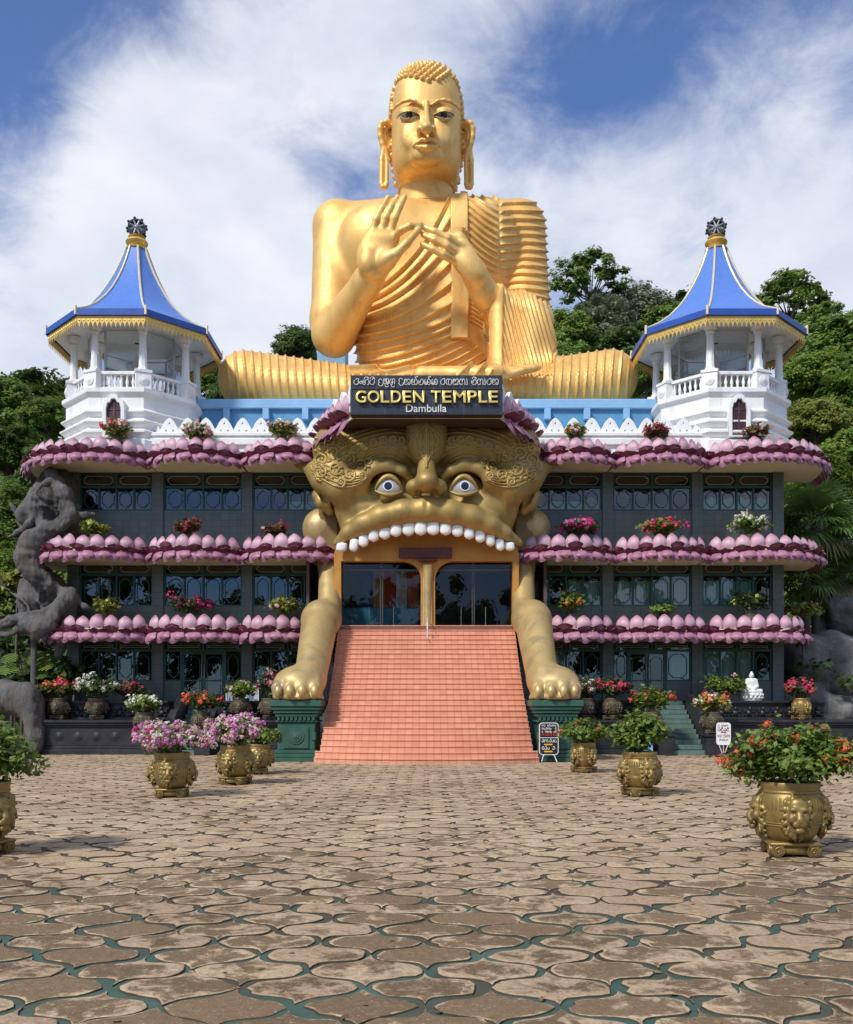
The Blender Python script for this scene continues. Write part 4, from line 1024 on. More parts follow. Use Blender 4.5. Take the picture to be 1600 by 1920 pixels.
        for x, y in ((666, 843), (684, 837), (701, 830), (719, 825), (736, 825), (753, 827)):
            c = on(x, y, .02, -s)
            if not c: continue
            for rr, w in ((.125, .035), (.07, .025)): b.tube([c+Vector((rr*math.cos(a), -.02, rr*math.sin(a))) for a in np.linspace(0, 2*math.pi, 14, endpoint=False)], w, 6, closed=True)
            for a in np.linspace(0, 2*math.pi, 8, endpoint=False): b.sphere(c+Vector((.1*math.cos(a), -.03, .1*math.sin(a))), .025, 5, 4)
            b.sphere(c+Vector((0, -.03, 0)), .045, 6, 4)
        b.build('rosette', OLDGOLD, FACE, 70); b = MB(FO)
        rg = random.Random(4)
        for (x, y, R_, dr) in ((626, 848, 13, 1), (652, 858, 14, -1), (604, 862, 13, 1), (676, 872, 12, -1), (630, 878, 14, 1), (656, 890, 13, -1), (602, 886, 11, 1), (616, 825, 12, 1), (643, 832, 10, -1), (692, 866, 9, 1), (603, 838, 10, 1), (680, 892, 9, -1), (590, 876, 7, 1), (664, 842, 8, 1), (640, 904, 9, -1)):
            a0 = rg.uniform(0, 6); w = []
            for k in range(26):
                t = k/25; rr = R_*(1-.86*t); a = a0+dr*t*9.5; w.append(on(x+rr*math.cos(a), y+rr*math.sin(a), .015, -s))
            w = [v for v in w if v is not None]
            if len(w) > 4: b.tube(w, [.055*(1-.5*k/len(w)) for k in range(len(w))], 6); b.sphere(w[-1], .06, 6, 5)
        # small leaf lobes strewn over the hair
        for k in range(60):
            x = rg.uniform(592, 668); y = rg.uniform(818, 905); c = on(x, y, .0, -s)
            if c: b.sphere(c, (rg.uniform(.05, .11), .06, rg.uniform(.04, .08)), 7, 5)
        b.build('scrollwork', OLDGOLD, FACE, 70)
    b = MB(FO)                                          # leaf ornament on the crest
    for s in (-1, 1):
        for k in range(4):
            w = [on(800+(4+k*8.5)*math.sin(math.pi*t*.93+.12)*1.0, 790+k*3+(84-k*9)*t, .01, s) for t in np.linspace(0, 1, 14)]; w = [v for v in w if v]
            if len(w) > 3: b.tube(w, .035, 6)
        for k in range(3):
            w = [on(800+14+9*(1-t*.8)*math.cos(a_), 852-k*16+9*(1-t*.8)*math.sin(a_), .01, s) for t, a_ in zip(np.linspace(0, 1, 18), np.linspace(0, 8, 18))]; w = [v for v in w if v]
            if len(w) > 3: b.tube(w, .03, 6)
    w = [on(800, y, .01) for y in range(782, 880, 6)]; b.tube([v for v in w if v], .05, 6)
    b.build('crest_leaf', OLDGOLD, FACE, 70)
    # teeth
    T = [(305, 1015, 62, 52), (375, 1003, 52, 72), (430, 975, 58, 74), (487, 945, 62, 76), (550, 931, 64, 76), (613, 916, 66, 76), (683, 911, 68, 76), (752, 907, 70, 78), (823, 907, 70, 76), (893, 911, 66, 70), (960, 919, 64, 72), (1025, 934, 60, 70), (1087, 951, 60, 72), (1145, 973, 54, 72), (1200, 1001, 52, 66), (1255, 1010, 58, 50)]
    for k, (x, y, w, h) in enumerate(T):
        cx_, cy_ = x/3.019+540, y/3.019+690; u = abs(cx_-800)/170; Y = 30.85+.72*u**2; sl_ = (cx_-800)/170*.22
        b = MB(FO); w_, h_ = rp(w/3.019, Y)*.515, rp(h/3.019, Y)*.54; c = P(cx_, cy_, Y)
        rings = []
        for v in np.linspace(-1, 1, 11):
            hw = w_*(1-max(0, -v)**3.2*.55-.06*max(0, v)**2)*max(.06, (1-abs(v)**7)**.5)*.99; dp = .11*max(.1, (1-abs(v)**4))**.5
            rings.append([c+Vector((hw*math.copysign(abs(math.cos(a))**.75, math.cos(a))-v*h_*sl_*.5, dp*math.sin(a), v*h_)) for a in np.linspace(0, 2*math.pi, 14, endpoint=False)])
        b.loft(rings, True, True); b.build('tooth', ENAMEL, FACE, 70)
    # plate under the teeth with two round-cornered doorways
    t = NT('mouth_ochre'); c = t.mix(t.rng(t.noise(1.1, 7, .65, .5), .35, .7), (.56, .27, .05), (.40, .18, .03)); t.set('Base Color', t.mix(t.rng(t.noise(.8, 6, .7, .4, None, (1, 1, 3)), .52, .7, 0, .6), c, (.30, .15, .04))); t.set('Roughness', .55); t.set('Metallic', .15)
    YJ = 31.9; sc = YJ/F
    def X(px): return (px-800)*sc
    def Z(py): return CAMH+(1325-py)*sc
    outer = [(X(628), Z(1040)), (X(628), Z(1176)), (X(972), Z(1176)), (X(972), Z(1040))]+[(X(800+172*u), Z(965+62*u*u)) for u in np.linspace(.97, -.97, 15)]
    def door(x0, x1, rad_side):
        z0, z1 = Z(1174), Z(1053); rr = .62
        if rad_side > 0: arc = [(x1-rr+rr*math.cos(a), z1-rr+rr*math.sin(a)) for a in np.linspace(0, math.pi/2, 9)]; return [(x0, z0), (x1, z0)]+arc+[(x0, z1)]
        arc = [(x0+rr+rr*math.cos(a), z1-rr+rr*math.sin(a)) for a in np.linspace(math.pi/2, math.pi, 9)]; return [(x0, z0), (x1, z0), (x1, z1)]+arc
    dl = door(X(640), X(790), 1); dr = door(X(815.5), X(961), -1)
    me = curve_mesh([outer, dl, dr], .30, .01); me.transform(Matrix.Translation(Vector((0, YJ, 0))-Vector(FO))); link('mouth_panel', me, t.m, FACE)
    b = MB(FO)
    b.tube([P(802, 1176, 31.75), P(802.5, 1090, 31.72), P(802.5, 1060, 31.72)], [.13, .15, .20], 10); b.tube([P(795, 1176, 31.72), P(796, 1080, 31.7)], .05, 8); b.tube([P(809, 1176, 31.72), P(808, 1080, 31.7)], .05, 8)
    b.build('door_post', LEGGOLD, FACE, 60)
    for x0, x1 in ((640, 790), (815.5, 961)):
        b = MB(FO); b.add([(X(x0)-.05, YJ+.22, Z(1176)), (X(x1)+.05, YJ+.22, Z(1176)), (X(x1)+.05, YJ+.22, Z(1050)), (X(x0)-.05, YJ+.22, Z(1050))], [(0, 1, 2, 3)]); g = b.build('door_glass', glassmat('door_glass', (.80, .84, .84), .0, .9), FACE, 0)
        b = MB(FO); m = (X(x0)+X(x1))/2
        for xx in (X(x0)-.02, m-.05, m+.015, X(x1)-.015): b.box(xx, xx+.035, YJ+.19, YJ+.25, Z(1176), Z(1050))
        b.box(X(x0), X(x1), YJ+.188, YJ+.248, Z(1070), Z(1066)); b.build('door_frame', mat('steel_frame', (.10, .10, .10), .4, .6), g, 0)
        b = MB(FO)
        for dx in (-.42, .42):
            for sx in (-1, 1): b.tube([(m+dx+sx*.0, YJ+.12, Z(1172)), (m+dx+sx*.0, YJ+.12, Z(1138))], .012, 6)
        b.build('door_handle', mat('chrome', (.7, .7, .7), .25, .9), g, 60)
    # forelegs: one built, the other its mirror image
    V, Q = leg_nets()
    for s in (1, -1):
        v, q = (V, Q) if s > 0 else mirror(V, Q)
        L = link('foreleg', npmesh(v-FO, q, 180), LEGGOLD, FACE)
        for k, x in enumerate((522, 543, 566, 590)):
            Y = 26.86+.10*(k in (0, 3)); b = MB(FO); pts = [P(x, 1283, Y+.06), P(x, 1293, Y-.10), P(x, 1304, Y-.12), P(x, 1312, Y-.04)]
            if s < 0: pts = [Vector((-p_.x, p_.y, p_.z)) for p_ in pts]
            b.tube(catmull(pts, 4), [.06, .085, .105, .115, .12, .12, .115, .10, .085, .065, .045, .028, .012], 10); b.build('claw', LEGGOLD, L, 70)
    # plain mass joining the face to the building
    b = MB(FO); b.box(-3.35, 3.35, 33.0, 35.4, 7.3, 11.3, .1)
    for s in (-1, 1): b.box(s*3.4-.35, s*3.4+.35, 32.4, 34.3, 4.0, 8.6, .1)
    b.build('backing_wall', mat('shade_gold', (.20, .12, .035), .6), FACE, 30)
build_face()
# lobby seen through the doors
def lobby():
    r = empty('entrance_lobby', (0, 35, 4.3), 'dim entrance lobby behind the glass doors with teal counter and striped hangings', 'lobby'); O = (0, 35, 4.3)
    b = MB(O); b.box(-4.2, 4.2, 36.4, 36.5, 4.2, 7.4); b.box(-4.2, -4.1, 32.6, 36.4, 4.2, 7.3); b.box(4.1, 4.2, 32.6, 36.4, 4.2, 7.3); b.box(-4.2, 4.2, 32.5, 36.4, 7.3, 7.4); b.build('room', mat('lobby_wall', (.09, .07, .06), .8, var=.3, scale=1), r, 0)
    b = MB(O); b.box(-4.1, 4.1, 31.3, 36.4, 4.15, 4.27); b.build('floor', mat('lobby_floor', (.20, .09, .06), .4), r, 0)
    b = MB(O); b.box(-3.2, -.3, 33.4, 33.9, 4.28, 5.15, .03); b.build('counter', mat('teal_counter', (.01, .16, .24), .4), r, 30)
    for k, (x, col) in enumerate(((-2.35, (.03, .04, .16)), (-1.95, (.62, .26, .04)), (-1.55, (.48, .05, .03)), (-1.12, (.55, .5, .46)), (-.7, (.50, .12, .05)))):
        b = MB(O); b.grid(lambda u, v: (x+.4*u, 34.3+.02*math.sin(u*12), 4.9+1.7*v), 6, 1); b.build('hanging', mat('hanging%d' % k, col, .8), r, 60)
lobby()
def plaque():
    r = empty('plaque', (0, 31.6, 6.6), 'dark red name plaque with faint gold lettering above the entrance doors', 'sign'); O = (0, 31.6, 6.6)
    b = MB(O); a, c = P(748.5, 1046.5, 31.6), P(847.5, 1027, 31.6); b.box(a.x, c.x, 31.6, 31.70, a.z, c.z, .01); b.build('board', mat('plaque_red', (.095, .014, .012), .4, var=.2), r, 30)
    a, c = P(784, 1052, 31.55), P(820, 1047, 31.55); b = MB(O); b.box(a.x, c.x, 31.5, 31.70, a.z, c.z, .01); b.build('lower_board', MATS['plaque_red'], r, 30)
    m = mat('plaque_letter', (.26, .09, .035), .5)
    for k, z in enumerate((1032.5, 1041.5)):                    # two lines of lettering too worn to read
        b = MB(O); rg = random.Random(9+k); x = 753 if k == 0 else 762
        while x < (842 if k == 0 else 834):
            w = rg.uniform(2.5, 4.6); c = P(x+w/2, z, 31.59); rr = w*.018*.42
            if rg.random() < .85: b.tube([c+Vector((rr*math.cos(t), 0, .055*math.sin(t))) for t in np.linspace(rg.uniform(0, 2), rg.uniform(4.5, 6.5), 9)], .009, 5)
            x += w+1.1
        b.build('lettering', m, r, 60)
plaque()
# ================================================================== sign board over the face
def sinhala():
    """strokes of the sign's first line; each letter is drawn in a box one unit high"""
    A = lambda cx, cy, rx, ry, a0, a1, n=14: [(cx+rx*math.cos(R(a)), cy+ry*math.sin(R(a))) for a in np.linspace(a0, a1, n)]
    ra = lambda: ([A(.42, .42, .38, .40, 125, 395)+A(.60, .80, .20, .17, -20, 190)], .95)
    ga = lambda: ([A(.28, .36, .26, .36, 60, 330)+A(.28, .36, .1, .1, -40, 200), A(.74, .42, .30, .42, 200, 20, 12)+A(.82, .34, .22, .34, 20, -110)], 1.15)
    da = lambda: ([A(.45, .62, .30, .26, 20, 250)+[(.36, .38)]+A(.50, .12, .40, .30, 130, 350)], .95)
    mba = lambda: ([A(.28, .5, .22, .42, 30, 330), A(.55, .55, .16, .36, 200, -30), A(.85, .5, .26, .45, 160, -170), A(.95, .28, .12, .14, 0, 300)], 1.25)
    la = lambda: ([A(.35, .45, .30, .42, 40, 350)+A(.58, .30, .18, .22, 180, 20), A(.78, .5, .24, .46, 220, -60)], 1.15)
    u_ = lambda: ([A(.42, .74, .28, .24, 10, 200)+[(.2, .5)]+A(.52, .26, .40, .36, 160, 380)], 1.0)
    ya = lambda: ([A(.26, .62, .18, .26, 300, 20)+A(.35, .40, .32, .40, 130, 330), A(.78, .45, .30, .45, 180, -90)+A(.70, .2, .14, .18, -60, 120)], 1.2)
    na = lambda: ([A(.26, .62, .2, .24, 330, 60)+A(.36, .38, .32, .38, 140, 330), A(.8, .42, .26, .42, 200, -150)], 1.2)
    va = lambda: ([A(.46, .44, .42, .44, 150, 400)+A(.62, .70, .18, .16, 10, 180)+A(.36, .44, .12, .14, 40, 300)], 1.0)
    tta = lambda: ([A(.32, .42, .28, .42, 100, 350)+A(.32, .3, .12, .14, 330, 90), A(.80, .45, .26, .45, 200, -140), A(.66, .3, .12, .16, 0, 240)], 1.2)
    ja = lambda: ([A(.30, .46, .26, .42, 20, 330), A(.74, .46, .30, .44, 210, -60)+A(.66, .14, .22, .18, 0, -150)], 1.15)
    ma_ = lambda: ([A(.28, .66, .22, .22, 300, 20)+A(.36, .36, .32, .36, 120, 345), A(.78, .6, .24, .30, 200, -40)+A(.76, .2, .22, .2, 60, -150)], 1.15)
    ha = lambda: ([A(.34, .44, .30, .44, 40, 330), A(.78, .44, .24, .44, 190, 20)+[(1.0, .02)]], 1.15)
    aa = lambda: ([A(.10, .6, .14, .3, 100, 0)+[(.24, .3)]+A(.14, .16, .14, .18, 0, -160)], .5)
    dot = lambda: ([A(.2, .36, .17, .2, 0, 360)], .5)
    up = lambda w=.9: A(-.5, .95, .34, .26, 190, -10)+A(-.26, 1.0, .1, .1, -30, 200)
    hal = lambda: A(-.3, 1.1, .16, .16, 270, 20)+[(-.05, 1.35)]
    uu = lambda: A(-.5, -.08, .3, .26, 170, 350)
    W = [[ra(), dot(), (ga()[0]+[[(x+1.15, y) for x, y in up()]], 1.15), (ra()[0]+[[(x+.95, y) for x, y in up()]], .95)],
         [da(), (mba()[0]+[[(x+1.25, y) for x, y in uu()]], 1.25), (la()[0]+[[(x+1.15, y) for x, y in uu()]], 1.15)],
         [u_(), ya(), (na()[0]+[[(x+1.2, y) for x, y in hal()]], 1.2), va(), (tta()[0]+[[(x+1.2, y) for x, y in hal()]], 1.2), tta()],
         [ra(), ja(), ma_(), ha(), aa()], [(va()[0]+[[(x+1.0, y) for x, y in up()]], 1.0), ha(), aa(), ra(), ya()]]
    return W
def sign():
    Y = 29.8; a, c = P(657, 777.5, Y), P(943, 703.5, Y); O = (0, Y, a.z)
    r = empty('name_sign', O, 'black stone name sign in raised gold and white letters above the demon face', 'sign')
    t = NT('sign_slate'); n = t.noise(1.2, 6, .6, 0, None, (6, 1, .35)); t.set('Base Color', t.mix(t.rng(n, .55, .75, 0, .5), t.mix(t.noise(5, 5), (.018, .022, .032), (.035, .04, .055)), (.13, .15, .19))); t.set('Roughness', .35)
    zs = c.z-(c.z-a.z)*.36
    b = MB(O); b.box(a.x, c.x, Y, Y+.35, a.z, zs-.004, .01); b.build('board', t.m, r, 30)
    b = MB(O); b.box(a.x+.01, c.x-.01, Y-.012, Y+.34, zs, c.z, .01); b.build('upper_board', t.m, r, 30)
    wl = mat('white_letter', (.72, .71, .66), .4, .0); gd = mat('letter_gold', (.55, .28, .03), .35, .5); ge = mat('letter_gold_edge', (.95, .68, .20), .3, .4)
    def put(me, name, m, x, z, w, y, parent=r):
        v = np.array([p.co for p in me.vertices]); s = w/(v[:, 0].max()-v[:, 0].min()); me.transform(Matrix.Translation((-(v[:, 0].max()+v[:, 0].min())/2, 0, -v[:, 2].min()))); me.transform(Matrix.Scale(s, 4)); o = link(name, me, m, parent); o.location = Vector((x, y, z))-Vector(O); return o
    k = (c.x-a.x)/286.0; gx = lambda px: a.x+(px-657)*k; gz = lambda py: c.z-(py-703.5)*k
    # lettering letter by letter: GOLDEN TEMPLE
    pos = [('G', 668, 687), ('O', 690.5, 711.5), ('L', 715, 730), ('D', 734, 752), ('E', 756, 771), ('N', 775.5, 795.5), ('T', 809, 826), ('E', 830, 846), ('M', 851, 873), ('P', 877.5, 893.5), ('L', 898, 913), ('E', 917, 933)]
    for ch, x0, x1 in pos:
        hgt = 21.5*k; me = text_mesh(ch, 1, .02, .0); v = np.array([p.co for p in me.vertices]); sx = (x1-x0)*k/np.ptp(v[:, 0]); sz = hgt/np.ptp(v[:, 2])
        mx = Matrix.Translation((gx(x0), Y-.06, gz(756.5)))@Matrix.Diagonal((sx, 4.5, sz, 1))@Matrix.Translation((-v[:, 0].min(), 0, -v[:, 2].min()))
        me.transform(Matrix.Translation(-Vector(O))@mx); o = link('letter', me, gd, r)
        me = text_mesh(ch, 1, 0, -.02, .036); mx2 = Matrix.Translation((0, -.05, 0))@mx@Matrix.Diagonal((1, .12, 1, 1)); mx2 = Matrix.Translation((gx(x0), Y-.11, gz(756.5)))@Matrix.Diagonal((sx, .25, sz, 1))@Matrix.Translation((-v[:, 0].min(), 0, -v[:, 2].min()))
        me.transform(Matrix.Translation(-Vector(O))@mx2); link('letter_outline', me, ge, o)
    put(text_mesh('Dambulla', 1, .06, .006), 'lettering', wl, gx(799.5), gz(773.2), 76*k, Y-.03)
    words = sinhala(); spans = [(663.5, 704.5), (709, 742), (747, 822), (826, 879), (884, 936)]
    b = MB(O)
    for wd, (x0, x1) in zip(words, spans):
        tot = sum(w for _, w in wd); x = 0
        for strokes, w in wd:
            for st in strokes: b.tube([(gx(x0+(x1-x0)*(x+px_)/tot), Y-.05, gz(722.5)+py_*12.2*k) for px_, py_ in st], .0125, 6)
            x += w
    b.build('native_lettering', wl, r, 60)
    # canopy behind the sign with its lotus petals
    cn = empty('entrance_canopy', (0, 32, 10.6), 'small white crenellated canopy with purple lotus petals flanking the black name sign', 'canopy'); CO = (0, 32, 10.6)
    pl = [(-2.40, 30.16), (2.40, 30.16), (3.72, 32.8), (3.72, 34.6), (-3.72, 34.6), (-3.72, 32.8)]
    b = MB(CO); b.extrude([(x, y, 10.922) for x, y in pl], (0, 0, .256)); b.build('slab', M_CREAM, cn, 0); b = MB(CO); b.extrude([(x*.985, y+.06, 10.90) for x, y in pl], (0, 0, .018)); b.build('soffit', mat('canopy_soffit_shade', (.06, .042, .028), .8), cn, 0)  # thin dark sheet below the slab: shade under the sign painted as colour
    b = MB(CO); b.extrude([(x*.94, y+.1, 11.182) for x, y in pl], (0, 0, .42)); b.build('upstand', M_WHITE, cn, 0)
    me = merlon_mesh()
    rng = random.Random(3)
    for s in (-1, 1):
        for t_ in (.12, .42, .72):
            o = link('merlon', me, M_WHITE, cn); x = s*(2.42+1.2*t_)*.955; y = 30.42+2.4*t_; o.location = Vector((x, y, 11.60))-Vector(CO); o.rotation_euler = (0, 0, s*R(66)); o.scale = (1.05, 1, 1)
        cv = [(s*(2.46+1.30*t_+.12*math.sin(math.pi*t_)), 30.1+2.7*t_-.0) for t_ in np.linspace(0, 1, 15)]
        crest, lip, sk = MB(CO), MB(CO), MB(CO); cnt = 6
        for (c_, o_, td, w) in petal_row(cv, cnt, 11.1, None, s): petal_pts(crest, c_-o_*.02, o_, (Vector((0, 0, 1))+o_*.25).normalized(), td, w*1.0, .62, .13, -.08)
        for (c_, o_, td, w) in petal_row(cv, cnt, 11.0, None, s): petal_pts(lip, c_, (Vector((0, 0, -1))+o_*.4).normalized(), (o_+Vector((0, 0, rng.uniform(.1, .7)))).normalized(), td, w*1.2, .5, .08, -.05, notch=.15)
        for row, (zz, oo, h_) in enumerate(((10.98, 0, .66), (10.85, .15, .5))):
            for (c_, o_, td, w) in petal_row(cv, cnt, zz, None, s): petal_pts(sk, c_+o_*oo+td*w*.5*row, o_, (Vector((0, 0, -1))+o_*(.35+.2*row)).normalized(), td, w*1.05, h_, .1, .12)
        crest.build('upright_petals', M_CREST, cn, 75, 'pt'); lip.build('petal_rim', M_LIP, cn, 75, 'pt'); sk.build('petal_skirt', M_SKIRT, cn, 75, 'pt')
sign()
# ================================================================== stairs and pedestals
def stairs():
    m = tilemat('terracotta_tile', (.66, .225, .125), (.50, .14, .065), (.215, .0001), .014, .10, .5, 'xz', .25)
    t = NT('terracotta_step'); sp = t.N.new('ShaderNodeSeparateXYZ'); t.L.new(t.tc.outputs['Object'], sp.inputs[0])
    us = t.ma('DIVIDE', sp.outputs[0], .205); vs = t.ma('DIVIDE', sp.outputs[2], .1673)
    fr = t.ma('FRACT', us); d = t.ma('MINIMUM', fr, t.ma('SUBTRACT', 1., fr)); ln = t.ma('LESS_THAN', d, .06)
    cb = t.N.new('ShaderNodeCombineXYZ'); t.L.new(t.ma('FLOOR', us), cb.inputs[0]); t.L.new(t.ma('FLOOR', t.ma('ADD', vs, .5)), cb.inputs[1]); t.L.new(t.ma('FLOOR', t.ma('DIVIDE', sp.outputs[1], .2)), cb.inputs[2])
    wn = t.N.new('ShaderNodeTexWhiteNoise'); t.L.new(cb.outputs[0], wn.inputs['Vector'])
    c = t.mix(wn.outputs[0], (.64, .285, .18), (.73, .36, .245)); c = t.mix(t.rng(t.noise(.8, 7, .65, .3), .42, .7, 0, .4), c, (.52, .20, .115)); c = t.mix(t.rng(t.noise(22, 5, .7), .45, .75, 0, .35), c, (.80, .36, .23))
    c = t.mix(ln, c, (.56, .23, .115)); t.set('Base Color', c); t.set('Roughness', .55); t.bump(t.ma('SUBTRACT', t.noise(14, 4), ln), .2, .006)
    n = 26; b = MB(); top = 4.33; y0, y1 = 25.95, 31.55; rise = top/n
    for k in range(n):
        u = k/(n-1); w = 3.06-.10*u-.05*math.sin(math.pi*u); yf = y0+(y1-y0)*k/n; z = rise*(k+1); zb = -.02 if k == 0 else rise*k-.03; NS = 14
        bow = (.42+.0*u)*(1-u)**3
        front = [(w*(2*i/NS-1)*(1.04 if k < 2 else 1), yf-bow*(1-abs(2*i/NS-1)**2.2)+bow*.9*(abs(2*i/NS-1)**3), 0) for i in range(NS+1)]
        nose = .022
        rings = []
        for (dy, zz) in ((nose, zb), (nose, z-.035), (0, z-.03), (-.004, z-.01), (.004, z), ): rings.append([(x, y+dy, zz) for x, y, _ in front])
        rings.append([(x, yf+(y1-y0)/n+.35 if k < n-1 else 32.0, z) for x, y, _ in front])
        b.loft(rings, closed=False)
        # closed sides
        for e in (0, -1): b.add([r_[e] for r_ in rings]+[(rings[-1][e][0], rings[-1][e][1], zb)], [tuple(range(7))])
    st = b.build('staircase', t.m, None, 30); tag(st, 'broad terracotta tiled staircase rising to the open mouth', 'staircase')
    b = MB(); b.tube([P(801.5, 1198, 30.6), P(801.5, 1158, 30.8)], .022, 8); b.tube([P(801.5, 1158, 30.8), P(801.5, 1158, 31.5)], .022, 8); b.tube([P(801.5, 1158, 31.5), P(801.5, 1170, 31.5)], .022, 8)
    tag(b.build('handrail', MATS['chrome'], None, 50), 'short thin metal handrail at the top middle of the orange stairs', 'handrail')
stairs()
M_PED = mat('pedestal_green', (.028, .095, .068), .45, var=.2, scale=1.2, dirt=(.07, .13, .10), dsc=2.0, damt=.5, bump=.1, bscale=10)
def pedestals():
    for s, lab in ((-1, 'green moulded pedestal under the paw beside the pink flowered pots'), (1, 'green moulded pedestal under the paw behind the black folding notice board')):
        x = s*3.78; r = empty('pedestal', (x, 27.8, 0), lab, 'pedestal', 'green paw pedestals'); O = (x, 27.8, 0); b = MB(O); y0, y1 = 27.0, 28.6; hw = .60
        for z0, z1, d in ((0, .12, .10), (.12, .24, .06), (.24, .34, .02), (.34, 1.14, -.06), (1.14, 1.20, 0.0), (1.30, 1.40, .0), (1.40, 1.50, .05), (1.50, 1.60, .10), (1.60, 1.79, .15)):
            b.box(x-hw-d, x+hw+d, y0-d, y1+d, z0+.001, z1, .018)
        for k in range(9): xx = x-.5+k*.125; b.box(xx-.035, xx+.035, y0-.03, y0+.1, 1.20, 1.30)
        b.box(x-hw+.08, x+hw-.08, y0+.08, y1-.1, 1.19, 1.31)
        b.build('plinth', M_PED, r, 40)
        b = MB(O); px0, px1 = x-.36, x+.36
        fr = [(px0, .40), (px1, .40), (px1, 1.0), (px1-.1, 1.08), (px0+.1, 1.08), (px0, 1.0)]
        b.extrude([(a, y0+.02, z) for a, z in fr], (0, .06, 0))
        for rr, d in ((.24, .03), (.17, .055), (.10, .08), (.045, .10)): b.loft([[(x+rr_*math.cos(a), y0+.02-dd, .74+rr_*math.sin(a)) for a in np.linspace(0, 2*math.pi, 24, endpoint=False)] for rr_, dd in ((rr, 0), (rr, d-.012), (rr-.014, d))], False, True)
        for q in (-1, 1): b.box(x+q*.52-.06, x+q*.52+.06, y0-.02, y0+.1, .62, .86, .02)
        b.build('medallion', M_PED, r, 40)
pedestals()
# ================================================================== corner towers
M_ROOF = mat('roof_blue', (.085, .20, .58), .42, var=.07, scale=4, dirt=(.09, .20, .55), dsc=1.5, damt=.4)
M_ROOFD = mat('roof_edge_blue', (.02, .075, .36), .4, var=.1)
M_GTRIM = mat('gilt_trim', (.70, .47, .13), .4, .45, .15); M_RIDGE = mat('ridge_cream', (.70, .62, .42), .45, .2, .08)
M_WHEEL = mat('wheel_dark', (.028, .035, .042), .45, .3); M_SPOKE = mat('wheel_grey', (.30, .31, .33), .45, .3)
M_MAROON = mat('maroon_door', (.045, .012, .020), .5)
M_TGLASS = glassmat('tower_glass', (.93, .95, .95), .04, 1.0)
def octp(Rr, z, c, n=8): return [(c[0]+Rr*math.cos(math.pi/8+2*math.pi*j/n), c[1]+Rr*math.sin(math.pi/8+2*math.pi*j/n), z) for j in range(n)]
